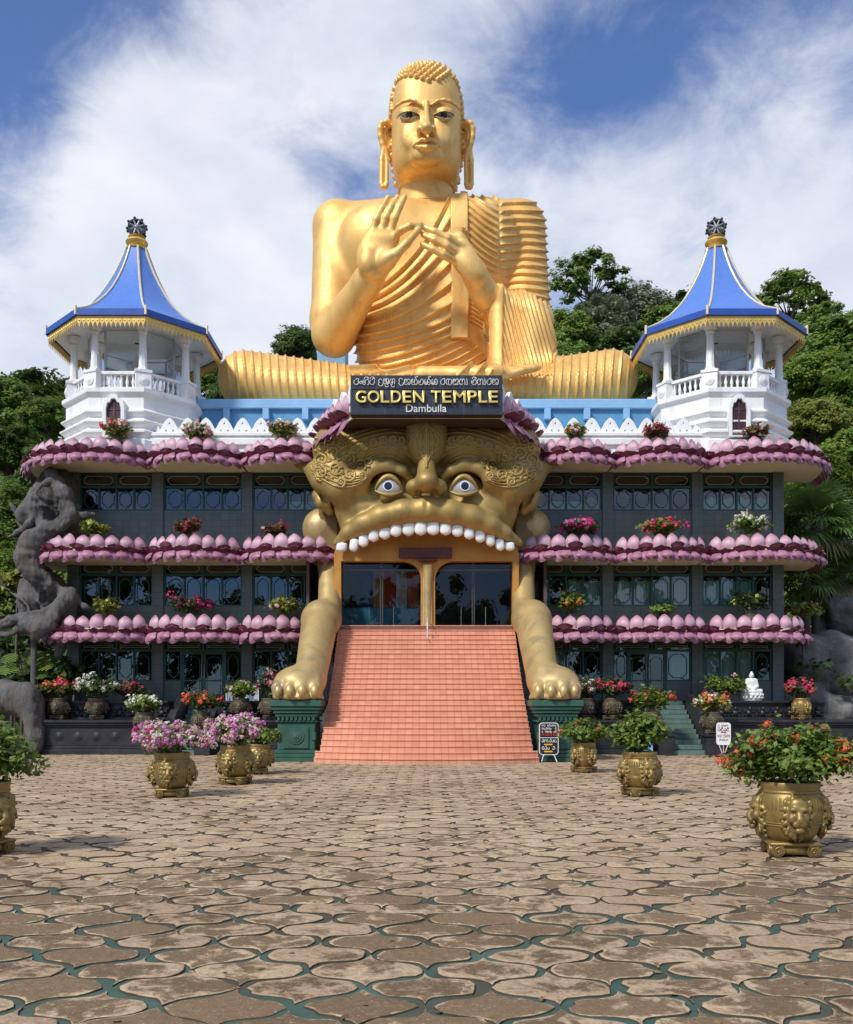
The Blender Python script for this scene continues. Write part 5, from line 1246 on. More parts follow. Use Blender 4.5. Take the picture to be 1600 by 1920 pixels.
def tower(sx, label, wrot):
    c = (sx*11.02, 35.5); r = empty('corner_tower', (c[0], c[1], 10.5), label, 'tower', 'blue roofed corner towers'); O = (c[0], c[1], 10.5)
    b = MB(O)
    prof = [(2.80, 10.45), (2.80, 11.02), (2.62, 11.10), (2.62, 11.16), (2.78, 11.30), (2.78, 11.36), (2.56, 11.46), (2.56, 11.54), (2.74, 11.68), (2.74, 11.73), (2.54, 11.84), (2.54, 11.92), (2.70, 12.04), (2.70, 12.09), (2.56, 12.16), (2.52, 12.2), (2.52, 12.62), (2.60, 12.68), (2.66, 12.76), (2.66, 12.90), (2.40, 12.92), (.2, 12.925)]
    b.loft([octp(Rr, z, c) for Rr, z in prof], True, True); b.build('base', M_WHITE, r, 20)
    yf = 35.5-2.62*.924
    def tre(w, z0, z1, k=1.0):
        h = z1-.36*k; L = [(-w, z0), (-w, h)]+[(-w+.02+(w*.52)*(1-math.cos(a))*.5-.0, h+.20*k*math.sin(a)) for a in np.linspace(.2, math.pi*.62, 6)]
        L += [(-w*.42*math.cos(a)-w*.05, h+.17*k+.17*k*math.sin(a)) for a in np.linspace(.3, math.pi*.5, 6)]+[(0, z1-.05*k)]
        return L+[(-x, z) for x, z in L[-2::-1]]
    xo = c[0]+(-.02 if sx < 0 else .02)
    me = curve_mesh([tre(.38, 11.12, 12.64, 1.15), tre(.27, 11.16, 12.5)], .34, .01); me.transform(Matrix.Translation(Vector((xo, yf-.03, 0))-Vector(O))); d = link('window_surround', me, M_WHITE, r)
    b = MB(O); b.extrude([(xo+x, yf-.10, z) for x, z in tre(.30, 11.14, 12.55)], (0, .1, 0)); w = b.build('window', M_MAROON, d, 0)
    b = MB(O); b.box(xo-.025, xo+.025, yf-.125, yf-.098, 11.16, 12.35)
    for z in (11.45, 11.8, 12.1): b.box(xo-.25, xo+.25, yf-.12, yf-.098, z-.018, z+.018)
    b.build('window_bars', mat('maroon_bar', (.10, .03, .045), .5), d, 0)
    # balustrade
    V8 = octp(2.30, 0, c)
    for k in range(8):
        a, e = Vector(V8[k]), Vector(V8[(k+1) % 8]); td = (e-a).normalized(); n = Vector((td.y, -td.x, 0))
        b = MB(O); q = td*.26; L = (e-a).length
        def bar(z0, z1, wd):
            p0, p1 = a+td*.25, e-td*.25; b.add([(*(p+n*s_*wd).to_2d(), z) for z in (z0, z1) for p in (p0, p1) for s_ in (-1, 1)], [(0, 1, 3, 2), (4, 6, 7, 5), (0, 4, 5, 1), (2, 3, 7, 6), (0, 2, 6, 4), (1, 5, 7, 3)])
        bar(12.93, 13.0, .10); bar(13.47, 13.57, .10)
        for i in range(6):
            p = a+td*(.25+(L-.5)*(i+.5)/6); b.lathe([(.05, 13.0), (.05, 13.03), (.03, 13.06), (.058, 13.15), (.062, 13.2), (.035, 13.3), (.03, 13.36), (.05, 13.42), (.05, 13.47)], (p.x, p.y, 0), 8)
        b.build('balustrade', M_WHITE, r, 45)
    for k in range(8):
        an = math.pi/8+k*math.pi/4; p = Vector((c[0]+2.30*math.cos(an), c[1]+2.30*math.sin(an), 0)); u = Vector((math.cos(an), math.sin(an), 0)); t = Vector((-u.y, u.x, 0)); b = MB(O)
        def blk(h, dd, z0, z1): b.loft([[p+t*sx_*h+u*sy_*dd+Vector((0, 0, z)) for sx_, sy_ in ((-1, -1), (1, -1), (1, 1), (-1, 1))] for z in (z0, z1)], True, True)
        blk(.27, .20, 12.93, 13.50); blk(.30, .23, 13.502, 13.60)
        for rr, d0 in ((.17, .03), (.11, .05), (.05, .07)): b.loft([[p+u*(.20+dd)+t*rr_*math.cos(a)+Vector((0, 0, 13.21+rr_*math.sin(a))) for a in np.linspace(0, 2*math.pi, 16, endpoint=False)] for rr_, dd in ((rr, 0), (rr, d0), (rr-.03, d0+.01))], False, True)
        b.lathe([(.22, 13.605), (.20, 13.68), (.16, 13.74), (.155, 13.8), (.135, 14.4), (.115, 14.92), (.15, 14.96), (.17, 15.0), (.14, 15.03), (.16, 15.07), (.24, 15.16), (.24, 15.30)], (p.x-u.x*.06, p.y-u.y*.06, 0), 8, an+math.pi/8)
        b.build('column', M_WHITE, r, 30)
    # glazed chamber
    b = MB(O); g0, g1 = octp(1.72, 12.93, c), octp(1.72, 15.32, c)
    for k in range(8): j = (k+1) % 8; b.add([g0[k], g0[j], g1[j], g1[k]], [(0, 1, 2, 3)])
    g = b.build('glazing', M_TGLASS, r, 0); b = MB(O)
    for k in range(8):
        b.tube([g0[k], g1[k]], .045, 4); j = (k+1) % 8
        b.tube([Vector(g1[k])-Vector((0, 0, .05)), Vector(g1[j])-Vector((0, 0, .05))], .03, 4); b.tube([Vector(g0[k])+Vector((0, 0, .05)), Vector(g0[j])+Vector((0, 0, .05))], .03, 4)
    b.build('glazing_bars', mat('glazing_grey', (.45, .46, .46), .5), g, 0)
    # roof
    b = MB(O); b.loft([octp(.1, 15.42, c), octp(1.6, 15.40, c), octp(3.06, 15.27, c), octp(3.06, 15.45, c)], False, False); b.build('soffit', M_WHITE, r, 0)
    rp_ = [(3.18, 15.48), (2.95, 15.60), (2.6, 15.80), (2.15, 16.15), (1.72, 16.60), (1.36, 17.08), (1.06, 17.58), (.80, 18.10), (.60, 18.58), (.46, 18.98), (.38, 19.24)]; rp_ = [(a_, 15.48+(z_-15.48)*.925) for a_, z_ in rp_]
    b = MB(O); b.loft([octp(Rr, z, c) for Rr, z in rp_], False, True); b.build('roof', M_ROOF, r, 25)
    b = MB(O); b.loft([octp(3.17, 15.26, c), octp(3.22, 15.26, c), octp(3.22, 15.47, c), octp(3.12, 15.53, c)]); b.build('fascia', M_ROOFD, r, 0)
    b = MB(O)
    for k in range(8): b.tube([Vector(octp(Rr+.012, z+.012, c)[k]) for Rr, z in rp_], .042, 6)
    for k in range(8): p = Vector(octp(3.2, 0, c)[k]); b.tube([p+Vector((0, 0, 15.28)), p+Vector((0, 0, 15.60))], .05, 6)
    b.build('roof_ridges', M_RIDGE, r, 50)
    b = MB(O); e8 = octp(3.12, 0, c)
    for k in range(8):
        a, e = Vector(e8[k]), Vector(e8[(k+1) % 8]); n = Vector(((e-a).y, -(e-a).x, 0)).normalized(); m = 15
        top = [a.lerp(e, i/m)+Vector((0, 0, 15.26)) for i in range(m+1)]
        for i in range(m):
            p0, p1 = top[i], top[i+1]; mid = (p0+p1)/2; dz = Vector((0, 0, 1)); q = p1-p0
            poly = [p0, p0-dz*.16, p0+q*.12-dz*.24, p0+q*.30-dz*.26, mid-dz*.40, p1-q*.30-dz*.26, p1-q*.12-dz*.24, p1-dz*.16, p1]
            b.extrude(poly, n*.02); b.sphere(mid-dz*.15+n*.0, .045, 6, 4)
    b.build('gilt_fringe', M_GTRIM, r, 0)
    b = MB(O); b.lathe([(a_, z_-.29) for a_, z_ in [(.40, 19.22), (.42, 19.27), (.36, 19.31), (.30, 19.36), (.38, 19.44), (.42, 19.52), (.38, 19.60), (.26, 19.66), (.24, 19.70), (.32, 19.73), (.30, 19.72), (.14, 19.74)]], (*c, 0), 20); b.build('finial_collar', M_GTRIM, r, 50)
    # eight-spoked wheel
    wz = 19.78; ca, sa = math.cos(wrot), math.sin(wrot)
    def wp(x, y, z): x, y, z = x*.86, y*.86, z*.86; return (c[0]+x*ca-y*sa, c[1]+x*sa+y*ca, wz+z)
    b = MB(O); N = 32; ring = [(.30, -.17), (.375, -.17), (.385, -.08), (.385, .08), (.375, .17), (.30, .17), (.29, 0)]
    b.loft([[wp(rr*math.cos(a), y, rr*math.sin(a)) for rr, y in ring] for a in np.linspace(0, 2*math.pi, N+1)])
    for k in range(8):
        a = k*math.pi/4+.2
        for y in (-.17, .17): b.sphere(wp(.41*math.cos(a), y*.8, .41*math.sin(a)), .055, 7, 5)
    w = b.build('wheel', M_WHEEL, r, 40); b = MB(O)
    for y in (-.16, .16):
        for k in range(8): a = k*math.pi/4+.39; b.tube([wp(.05*math.cos(a), y, .05*math.sin(a)), wp(.31*math.cos(a), y, .31*math.sin(a))], [.04, .028], 6)
        b.lathe([(.001, -.03), (.08, -.03), (.08, .03), (.001, .03)], (0, 0, 0), 12) if False else b.sphere(wp(0, y, 0), .085, 10, 6)
    b.add([wp(.30*math.cos(a), 0, .30*math.sin(a)) for a in np.linspace(0, 2*math.pi, 24, endpoint=False)], [tuple(range(24))])
    b.build('spokes', M_SPOKE, w, 50)
    # the reliquary inside
    st = empty('reliquary_stupa', (c[0], c[1], 12.93), 'small bell shaped shrine under glass in the %s tower' % ('left' if sx < 0 else 'right'), 'shrine'); S = (c[0], c[1], 12.93); b = MB(S)
    b.lathe([(.85, 12.93), (.85, 13.15), (.75, 13.18), (.72, 13.35), (.60, 13.40), (.58, 13.5)], (*c, 0), 20); b.build('plinth', mat('stupa_gold', (.42, .25, .06), .4, .4), st, 40); b = MB(S)
    b.lathe([(.58, 13.5), (.60, 13.6), (.55, 13.9), (.40, 14.15), (.22, 14.27), (.2, 14.3), (.2, 14.42), (.12, 14.44), (.09, 14.7), (.02, 15.0)], (*c, 0), 20); b.build('bell', mat('stupa_stone', (.50, .33, .20), .5), st, 40)
tower(-1, 'white octagonal tower with blue roof above the dark limb shaped rock carving', R(12)); tower(1, 'white octagonal tower with blue roof standing before the wooded hillside', R(-14))
# ================================================================== black planter walls and steps
M_BLACK = mat('black_paint', (.020, .020, .026), .42, var=.3, scale=1.5, dirt=(.055, .052, .058), dsc=2.2, damt=.6, bump=.12, bscale=9)
M_GSTEP = tilemat('green_step', (.125, .20, .175), (.06, .10, .085), (.25, .165), .012, .12, .5, 'xz', .2)
def med(b, x, y, z, R_):
    for rr, d in ((1, .012), (.80, .006), (.70, .022), (.50, .014), (.42, .034), (.18, .046)): b.loft([[(x+rr_*R_*math.cos(a), y-dd, z+rr_*R_*math.sin(a)) for a in np.linspace(0, 2*math.pi, 20, endpoint=False)] for rr_, dd in ((rr, 0), (rr, d-.004), (rr-.06, d))], False, True)
def planter(x0, x1, label, up=True, ux0=None, ux1=None):
    Y = 31.0; r = empty('planter_wall', ((x0+x1)/2, Y, 0), label, 'planter wall', 'black planter walls'); O = ((x0+x1)/2, Y, 0); b = MB(O)
    for z0, z1, d in ((0, .20, .10), (.20, .28, .05), (.28, .92, -.04), (.92, .98, .02), (.98, 1.06, .06), (1.06, 1.16, .11)): b.box(x0, x1, Y-d, Y+1.2, z0+.002, z1, .015)
    w = b.build('lower_wall', M_BLACK, r, 40); n = int((x1-x0)/.58); b = MB(O)
    for k in range(n): med(b, x0+(x1-x0)*(k+.5)/n, Y+.04, .60, .155)
    b.build('medallion_row', M_BLACK, w, 40)
    if up:
        a, c = (ux0 if ux0 is not None else x0), (ux1 if ux1 is not None else x1); y = 31.85; b = MB(O)
        for z0, z1, d in ((1.15, 1.24, .05), (1.24, 1.66, -.05), (1.66, 1.72, .03), (1.72, 1.80, .08)): b.box(a, c, y-d, y+2.1, z0+.003, z1, .012)
        w = b.build('upper_wall', M_BLACK, r, 40); rg = random.Random(int(x0*10)); b = MB(O); n = max(1, int((c-a)/.46))
        for k in range(n):                              # squat moulded figures along the frieze
            x = a+(c-a)*(k+.5)/n; yy = y+.04; b.sphere((x, yy, 1.38), (.11, .09, .11), 10, 7); b.sphere((x+rg.uniform(-.03, .03), yy-.02, 1.53), (.065, .07, .07), 9, 6)
            for s in (-1, 1): b.tube([(x+s*.06, yy, 1.46), (x+s*.17, yy-.03, 1.42), (x+s*.19, yy-.03, 1.54)], [.04, .035, .03], 6); b.tube([(x+s*.05, yy, 1.32), (x+s*.16, yy-.04, 1.30), (x+s*.10, yy-.03, 1.25)], [.05, .045, .04], 6)
        b.build('frieze', M_BLACK, w, 60)
    return r
planter(-13.15, -8.80, 'black planter wall with ring mouldings below the orange and white potted flowers')
planter(-8.05+.9, -4.45, 'black planter wall close beside the poster and the green paw pedestal')
planter(4.45, 7.62, 'black planter wall between the right paw pedestal and the green steps')
planter(9.55, 17.5, 'long black planter wall under the small white seated statue', True, 9.85, 13.6)
def steps(x0, x1, label):
    r = empty('entrance_steps', ((x0+x1)/2, 32, 0), label, 'steps', 'green side steps'); O = ((x0+x1)/2, 32, 0); b = MB(O); n = 11; top = 1.82
    for k in range(n):
        z = top*(k+1)/n; y = 30.75+k*.285 if k else 30.55; b.box(x0 if k else x0-.12, x1 if k else x1+.1, y, 34.3, top*k/n+.002, z, .012)
    b.build('flight', M_GSTEP, r, 30)
    for x in (x0, x1):
        b = MB(O); s = -1 if x == x0 else 1; xx = x+s*.16; pr = [(30.6, 0), (30.6, .72), (31.2, .80), (31.5, 1.25), (32.4, 1.75), (33.3, 2.05), (33.3, 0)]
        b.extrude([(xx-.13, y, z) for y, z in pr], (.26, 0, 0)); b.box(xx-.26, xx+.26, 30.35, 30.9, .002, .62, .02); b.box(xx-.3, xx+.3, 30.30, 30.95, .62, .70, .015); b.build('cheek_wall', M_BLACK, r, 30)
steps(-8.47, -7.47, 'narrow green tiled steps up to the left dark doorway'); steps(7.98, 9.22, 'broad green tiled steps up to the right double doors')
def podium():
    b = MB(); b.box(-13.0, -8.8, 33.0, 34.05, .003, 1.80); b.box(-7.1, -3.2, 33.0, 34.05, .003, 1.80); b.box(3.2, 7.66, 33.0, 34.05, .003, 1.80); b.box(9.54, 12.99, 33.0, 34.05, .003, 1.80)
    bb = MB(TO); bb.v = [tuple(Vector(v)-Vector(TO)) for v in b.v]; bb.f = b.f; bb.a = b.a; bb.build('podium', M_WALL, TEMPLE, 0)
podium()
# ================================================================== potted plants
def lion_mesh():
    f = Field((-.26, -.30, -.32), (.26, .10, .32), .0095); rg = random.Random(2)
    g = 1.38
    def E(c, r_, k=0., sub=False): f.ell(tuple(x*g for x in c), tuple(x*g for x in r_), k, sub)
    f.ell((0, .02, 0), (.17, .07, .23)); E((0, -.05, .03), (.095, .09, .12), .03); E((0, -.06, .105), (.08, .06, .05), .03)
    for s in (-1, 1):
        E((s*.045, -.12, .06), (.042, .03, .022), .02); E((s*.062, -.085, -.02), (.036, .05, .042), .02); E((s*.030, -.15, -.062), (.036, .034, .030), .012); E((s*.045, -.135, .030), (.026, .024, .015), .008, True); f.ell((s*.15, -.05, .15), (.035, .03, .045), .02)
    f.cap((0, -.11*g, .05*g), (0, -.168*g, -.025*g), .034, .046, .03); E((0, -.178, -.034), (.032, .018, .016), .008); E((0, -.12, -.115), (.045, .05, .03), .02); f.cap((-.075, -.158*g, -.092*g), (.075, -.158*g, -.092*g), .010, .010, .008, True)
    for k in range(30):
        a = R(-70+k*320/29)+R(0); a = math.pi/2+ (k-14.5)/14.5*R(165); r0, r1 = rg.uniform(.135, .16), rg.uniform(.19, .235)
        p = [(r_*math.cos(a+w)*.88, y, r_*math.sin(a+w)*1.12) for r_, y, w in ((r0, -.07, 0), ((r0+r1)/2, -.055, .10*(-1)**k), (r1, .0, -.02), (r1*1.1, .05, .1))]
        f.chain(p, [.020, .026, .022, .010], .012)
    for s in (-1, 1):
        for k in range(3): f.chain([(s*(.03+.045*k), -.07, -.19+.02*k), (s*(.04+.05*k), -.06, -.25+.025*k), (s*(.02+.03*k), -.01, -.30+.03*k)], [.022, .024, .01], .012)
    V, Q = f.nets(); me = npmesh(vsmooth(V, Q, 1), Q, 180); me.materials.append(POTGOLD); return me
def pot_meshes():
    b = MB(); b.lathe([(.10, .155), (.21, .16), (.265, .225), (.315, .33), (.338, .45), (.338, .55), (.325, .615), (.305, .65), (.298, .665), (.308, .675), (.308, .69), (.298, .70), (.304, .73), (.312, .775), (.304, .785), (.28, .78), (.27, .73), (.02, .72)], n=40, cap1=False)
    for z, rr in ((.335, .320), (.36, .325)): b.tube([(rr*math.cos(a), rr*math.sin(a), z) for a in np.linspace(0, 2*math.pi, 40, endpoint=False)], .006, 5, closed=True)
    for k in range(48): a = k*2*math.pi/48; b.tube([(.322*math.cos(a), .322*math.sin(a), .625), (.339*math.cos(a), .339*math.sin(a), .54), (.340*math.cos(a), .340*math.sin(a), .50)], [.012, .013, .006], 5)
    bowl = b.mesh(50); bowl.materials.append(POTGOLD)
    b = MB(); b.box(-.26, .26, -.26, .26, .118, .158, .012); b.box(-.22, .22, -.22, .22, .06, .119, .01)
    for sx in (-1, 1):
        for ax in (0, 1):
            ring = []
            for y, rr in ((-.25, .03), (-.252, .068), (-.235, .074), (-.12, .05), (.12, .05), (.235, .074), (.252, .068), (.25, .03)):
                ring.append([((sx*.178+rr*math.cos(a), y, .074+rr*math.sin(a)) if ax == 0 else (y*.995, sx*.178+rr*math.cos(a), .0735+rr*math.sin(a))) for a in np.linspace(0, 2*math.pi, 18, endpoint=False)])
            b.loft(ring, True, True)
            for e in (-1, 1):
                sp = [((sx*.178+rr*math.cos(a), e*.256, .074+rr*math.sin(a)) if ax == 0 else (e*.256, sx*.178+rr*math.cos(a), .074+rr*math.sin(a))) for rr, a in zip(np.linspace(.062, .012, 22), np.linspace(1.5, 12.5, 22))]
                b.tube(sp, .008, 5)
    foot = b.mesh(45); foot.materials.append(POTGOLD)
    return bowl, foot, lion_mesh()
BOWL, FOOT, LION = pot_meshes()
def leafmat(name, dark, light, trans=.25, rough=.5):
    t = NT(name); r_ = t.attr('rnd'); c = t.mix(r_, dark, light); c = t.mix(t.rng(t.noise(.35, 4), .42, .66, 0, .45), c, tuple(x*.55 for x in dark))
    t.set('Base Color', c); t.set('Roughness', rough); t.set('Specular IOR Level', .35)
    tr = t.N.new('ShaderNodeBsdfTranslucent'); t.L.new(t.mix(.5, c, light), tr.inputs[0]); mx = t.N.new('ShaderNodeMixShader'); mx.inputs[0].default_value = trans
    t.L.new(t.b.outputs[0], mx.inputs[1]); t.L.new(tr.outputs[0], mx.inputs[2]); t.L.new(mx.outputs[0], t.out.inputs[0]); MATS[name] = t.m; return t.m
LEAF = leafmat('leaf_green', (.06, .12, .018), (.21, .30, .05)); LEAFD = leafmat('leaf_dark', (.022, .055, .014), (.07, .13, .028)); LEAFY = leafmat('leaf_yellow', (.16, .20, .03), (.34, .36, .07)); LEAFR = leafmat('leaf_reddish', (.10, .05, .03), (.20, .13, .05))
STEM = mat('stem_brown', (.16, .12, .085), .8, var=.3, scale=6)
def flow(n, a, b): return leafmat('flower_'+n, a, b, .3, .6)
FL = {'orange': flow('orange', (.72, .10, .035), (.90, .24, .08)), 'magenta': flow('magenta', (.55, .02, .18), (.80, .07, .32)), 'lilac': flow('lilac', (.55, .16, .42), (.80, .42, .66)), 'white': flow('white', (.66, .66, .50), (.86, .85, .76)), 'red': flow('red', (.55, .03, .06), (.78, .10, .14)), 'pale': flow('pale', (.62, .36, .36), (.80, .58, .56)), 'darkred': flow('darkred', (.26, .03, .05), (.42, .07, .10)), 'lime': flow('lime', (.50, .56, .10), (.70, .74, .25))}
def cards(pos, nrm, size, rng, aspect=1.7, fold=.25, jit=.35):
    """pointed leaves: two triangles folded along the midrib"""
    n = len(pos); t = rng.normal(0, 1, (n, 3)); t -= nrm*np.sum(t*nrm, 1, keepdims=True); t /= np.linalg.norm(t, axis=1, keepdims=True)+1e-9
    b = np.cross(nrm, t); s = (size*(1+rng.uniform(-jit, jit, n)))[:, None]
    V = np.stack([pos-t*s*.5*aspect, pos+b*s*.5-nrm*s*fold*.5, pos+t*s*.5*aspect-nrm*s*fold*.6, pos-b*s*.5-nrm*s*fold*.5], 1)
    return V
def cardmesh(V, rnd):
    n = len(V); base = np.arange(n)[:, None]*4; T = np.concatenate([base+np.array([[0, 1, 2]]), base+np.array([[0, 2, 3]])])
    return npmesh(V.reshape(-1, 3), T, None, {'rnd': ('POINT', np.repeat(rnd, 4))})
def nrmz(v): return v/(np.linalg.norm(v, axis=-1, keepdims=True)+1e-9)
NPL = [0]
def plant(root, z0, rx, rz, leaf, cols, nl, ls, nf, seed, lean=0., droop=.0):
    """branching shrub: stems fan out of the pot, leaves along them, flower bunches at the tips"""
    rng = np.random.default_rng(seed); nb = 34; st = MB(); tips = []; L = []
    for k in range(nb):
        a = rng.uniform(0, 2*math.pi); rr = math.sqrt(rng.uniform(.02, 1)); e = np.array((rx*rr*math.cos(a)+lean*rx*.25, rx*.9*rr*math.sin(a), rz*(.28+.72*math.sqrt(max(0, 1-rr*rr*.75)))*rng.uniform(.72, 1.08)-droop*rz*rr*rr*rng.uniform(0, 1)))
        p0 = np.array((e[0]*.12, e[1]*.12, 0)); m = (p0+e)/2+np.array((-e[0]*.08, -e[1]*.08, rz*.16))+rng.normal(0, .03*rx, 3)
        pts = [p0*(1-t)**2+2*m*t*(1-t)+e*t*t for t in np.linspace(0, 1, 8)]
        st.tube([(*p[:2], p[2]+z0) for p in pts], [.011*(1-.75*i/7)*max(.6, rx) for i in range(8)], 4)
        tips.append(e); L.append(pts)
    q = []
    for _ in range(nl):
        pts = L[rng.integers(nb)]; t = 1-abs(rng.normal(0, .30)); t = min(1, max(.18, t)); i = min(6, int(t*7)); p = pts[i]*(1-(t*7-i))+pts[i+1]*(t*7-i)
        q.append(p+rng.normal(0, 1, 3)*np.array((.13*rx, .13*rx, .10*rz)))
    q = np.array(q); q[:, 2] = np.maximum(q[:, 2], -.05 if droop else .01); N_ = nrmz(q/np.array((rx, rx, rz))*.6+np.array((0, -.05, .55))+rng.normal(0, .55, q.shape))
    V = cards(q, N_, np.full(len(q), ls), rng); V[..., 2] += z0
    fo = link('foliage', cardmesh(V, rng.random(len(q))), leaf, root); st.build('stems', STEM, root, 60)
    for col, share in cols:
        P_, Nn = [], []
        nbunch = max(3, int(nf*share/14)); 
        for _ in range(nbunch):
            e = tips[rng.integers(nb)]*rng.uniform(.80, 1.08); e = e+rng.normal(0, .10*rx, 3)*np.array((1, 1, .6)); r_ = ls*rng.uniform(.7, 1.5)
            if rng.random() < .12: r_ *= 1.6
            for _ in range(14): d = nrmz(rng.normal(0, 1, 3)); P_.append(e+d*r_*rng.uniform(.5, 1.1)); Nn.append(d+np.array((0, -.3, .4)))
        P_ = np.array(P_); Nn = nrmz(np.array(Nn)); V = cards(P_, Nn, np.full(len(P_), ls*.85), rng, 1.15, .35); V[..., 2] += z0
        link('blossoms', cardmesh(V, rng.random(len(P_))), FL[col], root)
def potted(px, Y, zb, prx, prz, leaf, cols, label, sc=1.0, rot=0.2, nl=700, ls=.085, nf=300, lean=0., pot=True, droop=0., group='flowering shrubs in pots', pm=None):
    x = (px-800)/F*Y; NPL[0] += 1; rg = random.Random(NPL[0])
    r = empty('potted_shrub', (x, Y, zb), label, 'potted plant', group)
    zr = .72*sc
    if pot:
        p = link('pot', BOWL, None, r); pm = pm or POTGOLD; p.material_slots[0].link = 'OBJECT'; p.material_slots[0].material = pm; p.scale = (sc, sc, sc); p.rotation_euler = (0, 0, rot)
        q = link('foot', FOOT, None, p); q.material_slots[0].link = 'OBJECT'; q.material_slots[0].material = pm
        for k in range(4):
            a = -math.pi/2+k*math.pi/2; h = link('lion_head', LION, None, p); h.material_slots[0].link = 'OBJECT'; h.material_slots[0].material = pm; h.location = (.300*math.cos(a), .300*math.sin(a), .445); h.rotation_euler = (0, 0, a+math.pi/2); h.scale = (.80, .56, .90)
    plant(r, zr, prx, prz, leaf, cols, nl, ls, nf, 100+NPL[0], lean, droop)
    return r
def pots():
    DK = mat('pot_weathered', (.105, .085, .05), .6, .25, .3, scale=5, dirt=(.05, .045, .035), damt=.8, bump=.2)
    gY = lambda py: F*CAMH/(py-HY)
    g = 'gold lion pots standing on the plaza'
    potted(1482, gY(1604), .012, .66, .60, LEAF, [('orange', 1.4), ('red', .35)], 'gold lion pot overflowing with green leaves and orange flowers at the right edge', 1.0, R(-8), 6500, .044, 900, .12, droop=.25, group=g)
    potted(1200, gY(1493), .012, .50, .72, LEAF, [('magenta', .22), ('darkred', .3)], 'gold lion pot with leafy bush before the light blue board', 1.0, R(16), 3000, .058, 200, -.05, droop=.15, group=g)
    potted(1095, gY(1449), .012, .60, .60, LEAF, [('orange', .35), ('red', .1)], 'gold lion pot with loose yellowish green bush by the black notice board', .92, R(35), 2200, .065, 200, -.1, droop=.15, group=g)
    potted(323, gY(1495), .012, .62, .60, LEAF, [('lilac', 1.2), ('pale', .9), ('white', .45), ('magenta', .3)], 'gold lion pot with lilac flowers spilling over its left rim, front left', 1.0, R(5), 1500, .052, 2400, -.15, droop=.3, group=g)
    potted(442, gY(1471), .012, .62, .62, LEAF, [('lilac', 1.2), ('pale', .8), ('lime', .2), ('white', .3)], 'gold lion pot with tall pink lilac flowers hiding another pot', 1.02, R(-14), 1300, .06, 2200, .05, droop=.15, group=g)
    potted(484, gY(1452), .012, .55, .42, LEAF, [('pale', .6), ('red', .2)], 'gold pot half hidden behind the pink flowered pot near the left pedestal', .9, R(10), 900, .085, 260, .1, group=g)
    potted(-38, gY(1604), .012, .66, .66, LEAF, [('pale', .06)], 'gold lion pot with green shrub cut by the left picture edge', 1.0, R(62), 4600, .048, 60, .1, droop=.2, group=g)
    T = 'potted flowers along the planter walls'; B = [
     (110, 31.6, 1.16, .70, .62, LEAFD, [('orange', .9), ('magenta', .15)], 'dark pot with orange red flowers at the left end of the black wall'),
     (182, 31.6, 1.16, .78, .72, LEAFD, [('white', 1.1)], 'dark pot with a mound of small white flowers on the black wall'),
     (245, 32.4, 1.16, .60, .60, LEAFD, [('darkred', .9), ('magenta', .2)], 'pot of dark red flowers behind the white flowered pots'),
     (270, 30.55, .70, .56, .58, LEAF, [('white', 1.0), ('lime', .5)], 'pot of white and lime flowers on the left step post'),
     (378, 30.55, .70, .72, .70, LEAFD, [('orange', 1.0), ('red', .3)], 'pot of orange flowers on the step post beside the lilac pots'),
     (452, 31.5, 1.16, .50, .62, LEAF, [('pale', .25)], 'pot with plain green bush in front of the small poster'),
     (506, 31.5, 1.16, .45, 1.05, LEAFD, [('magenta', .5), ('pale', .4)], 'pot of tall magenta flowers tucked behind the left paw'),
     (1098, 31.5, 1.16, .55, .68, LEAFD, [('white', .5), ('magenta', .3)], 'pot of white and pink flowers tucked behind the right paw'),
     (1148, 31.45, 1.16, .62, .66, LEAFD, [('red', 1.0), ('magenta', .3)], 'pot of crimson flowers left of the green right steps'),
     (1222, 30.55, .70, .70, .86, LEAF, [('orange', .3), ('red', .3)], 'pot with tall green bush dotted red on the right step post'),
     (1335, 30.55, .70, .58, .62, LEAFY, [('orange', .7), ('white', .4)], 'pot of orange and cream flowers on the post right of the green steps'),
     (1358, 32.2, 1.16, .70, .88, LEAF, [('pale', .12)], 'pot with green spreading bush beside the small white statue'),
     (1503, 31.45, 1.16, .58, .68, LEAFD, [('red', 1.1), ('magenta', .5)], 'bright gold pot of crimson flowers at the far right of the black wall')]
    for i, a in enumerate(B): potted(*a, sc=.92, rot=.3*i, nl=760, ls=.095, nf=520, group=T, pm=None if a[0] == 1503 else DK)
    E = 'potted plants on the lotus ledges'
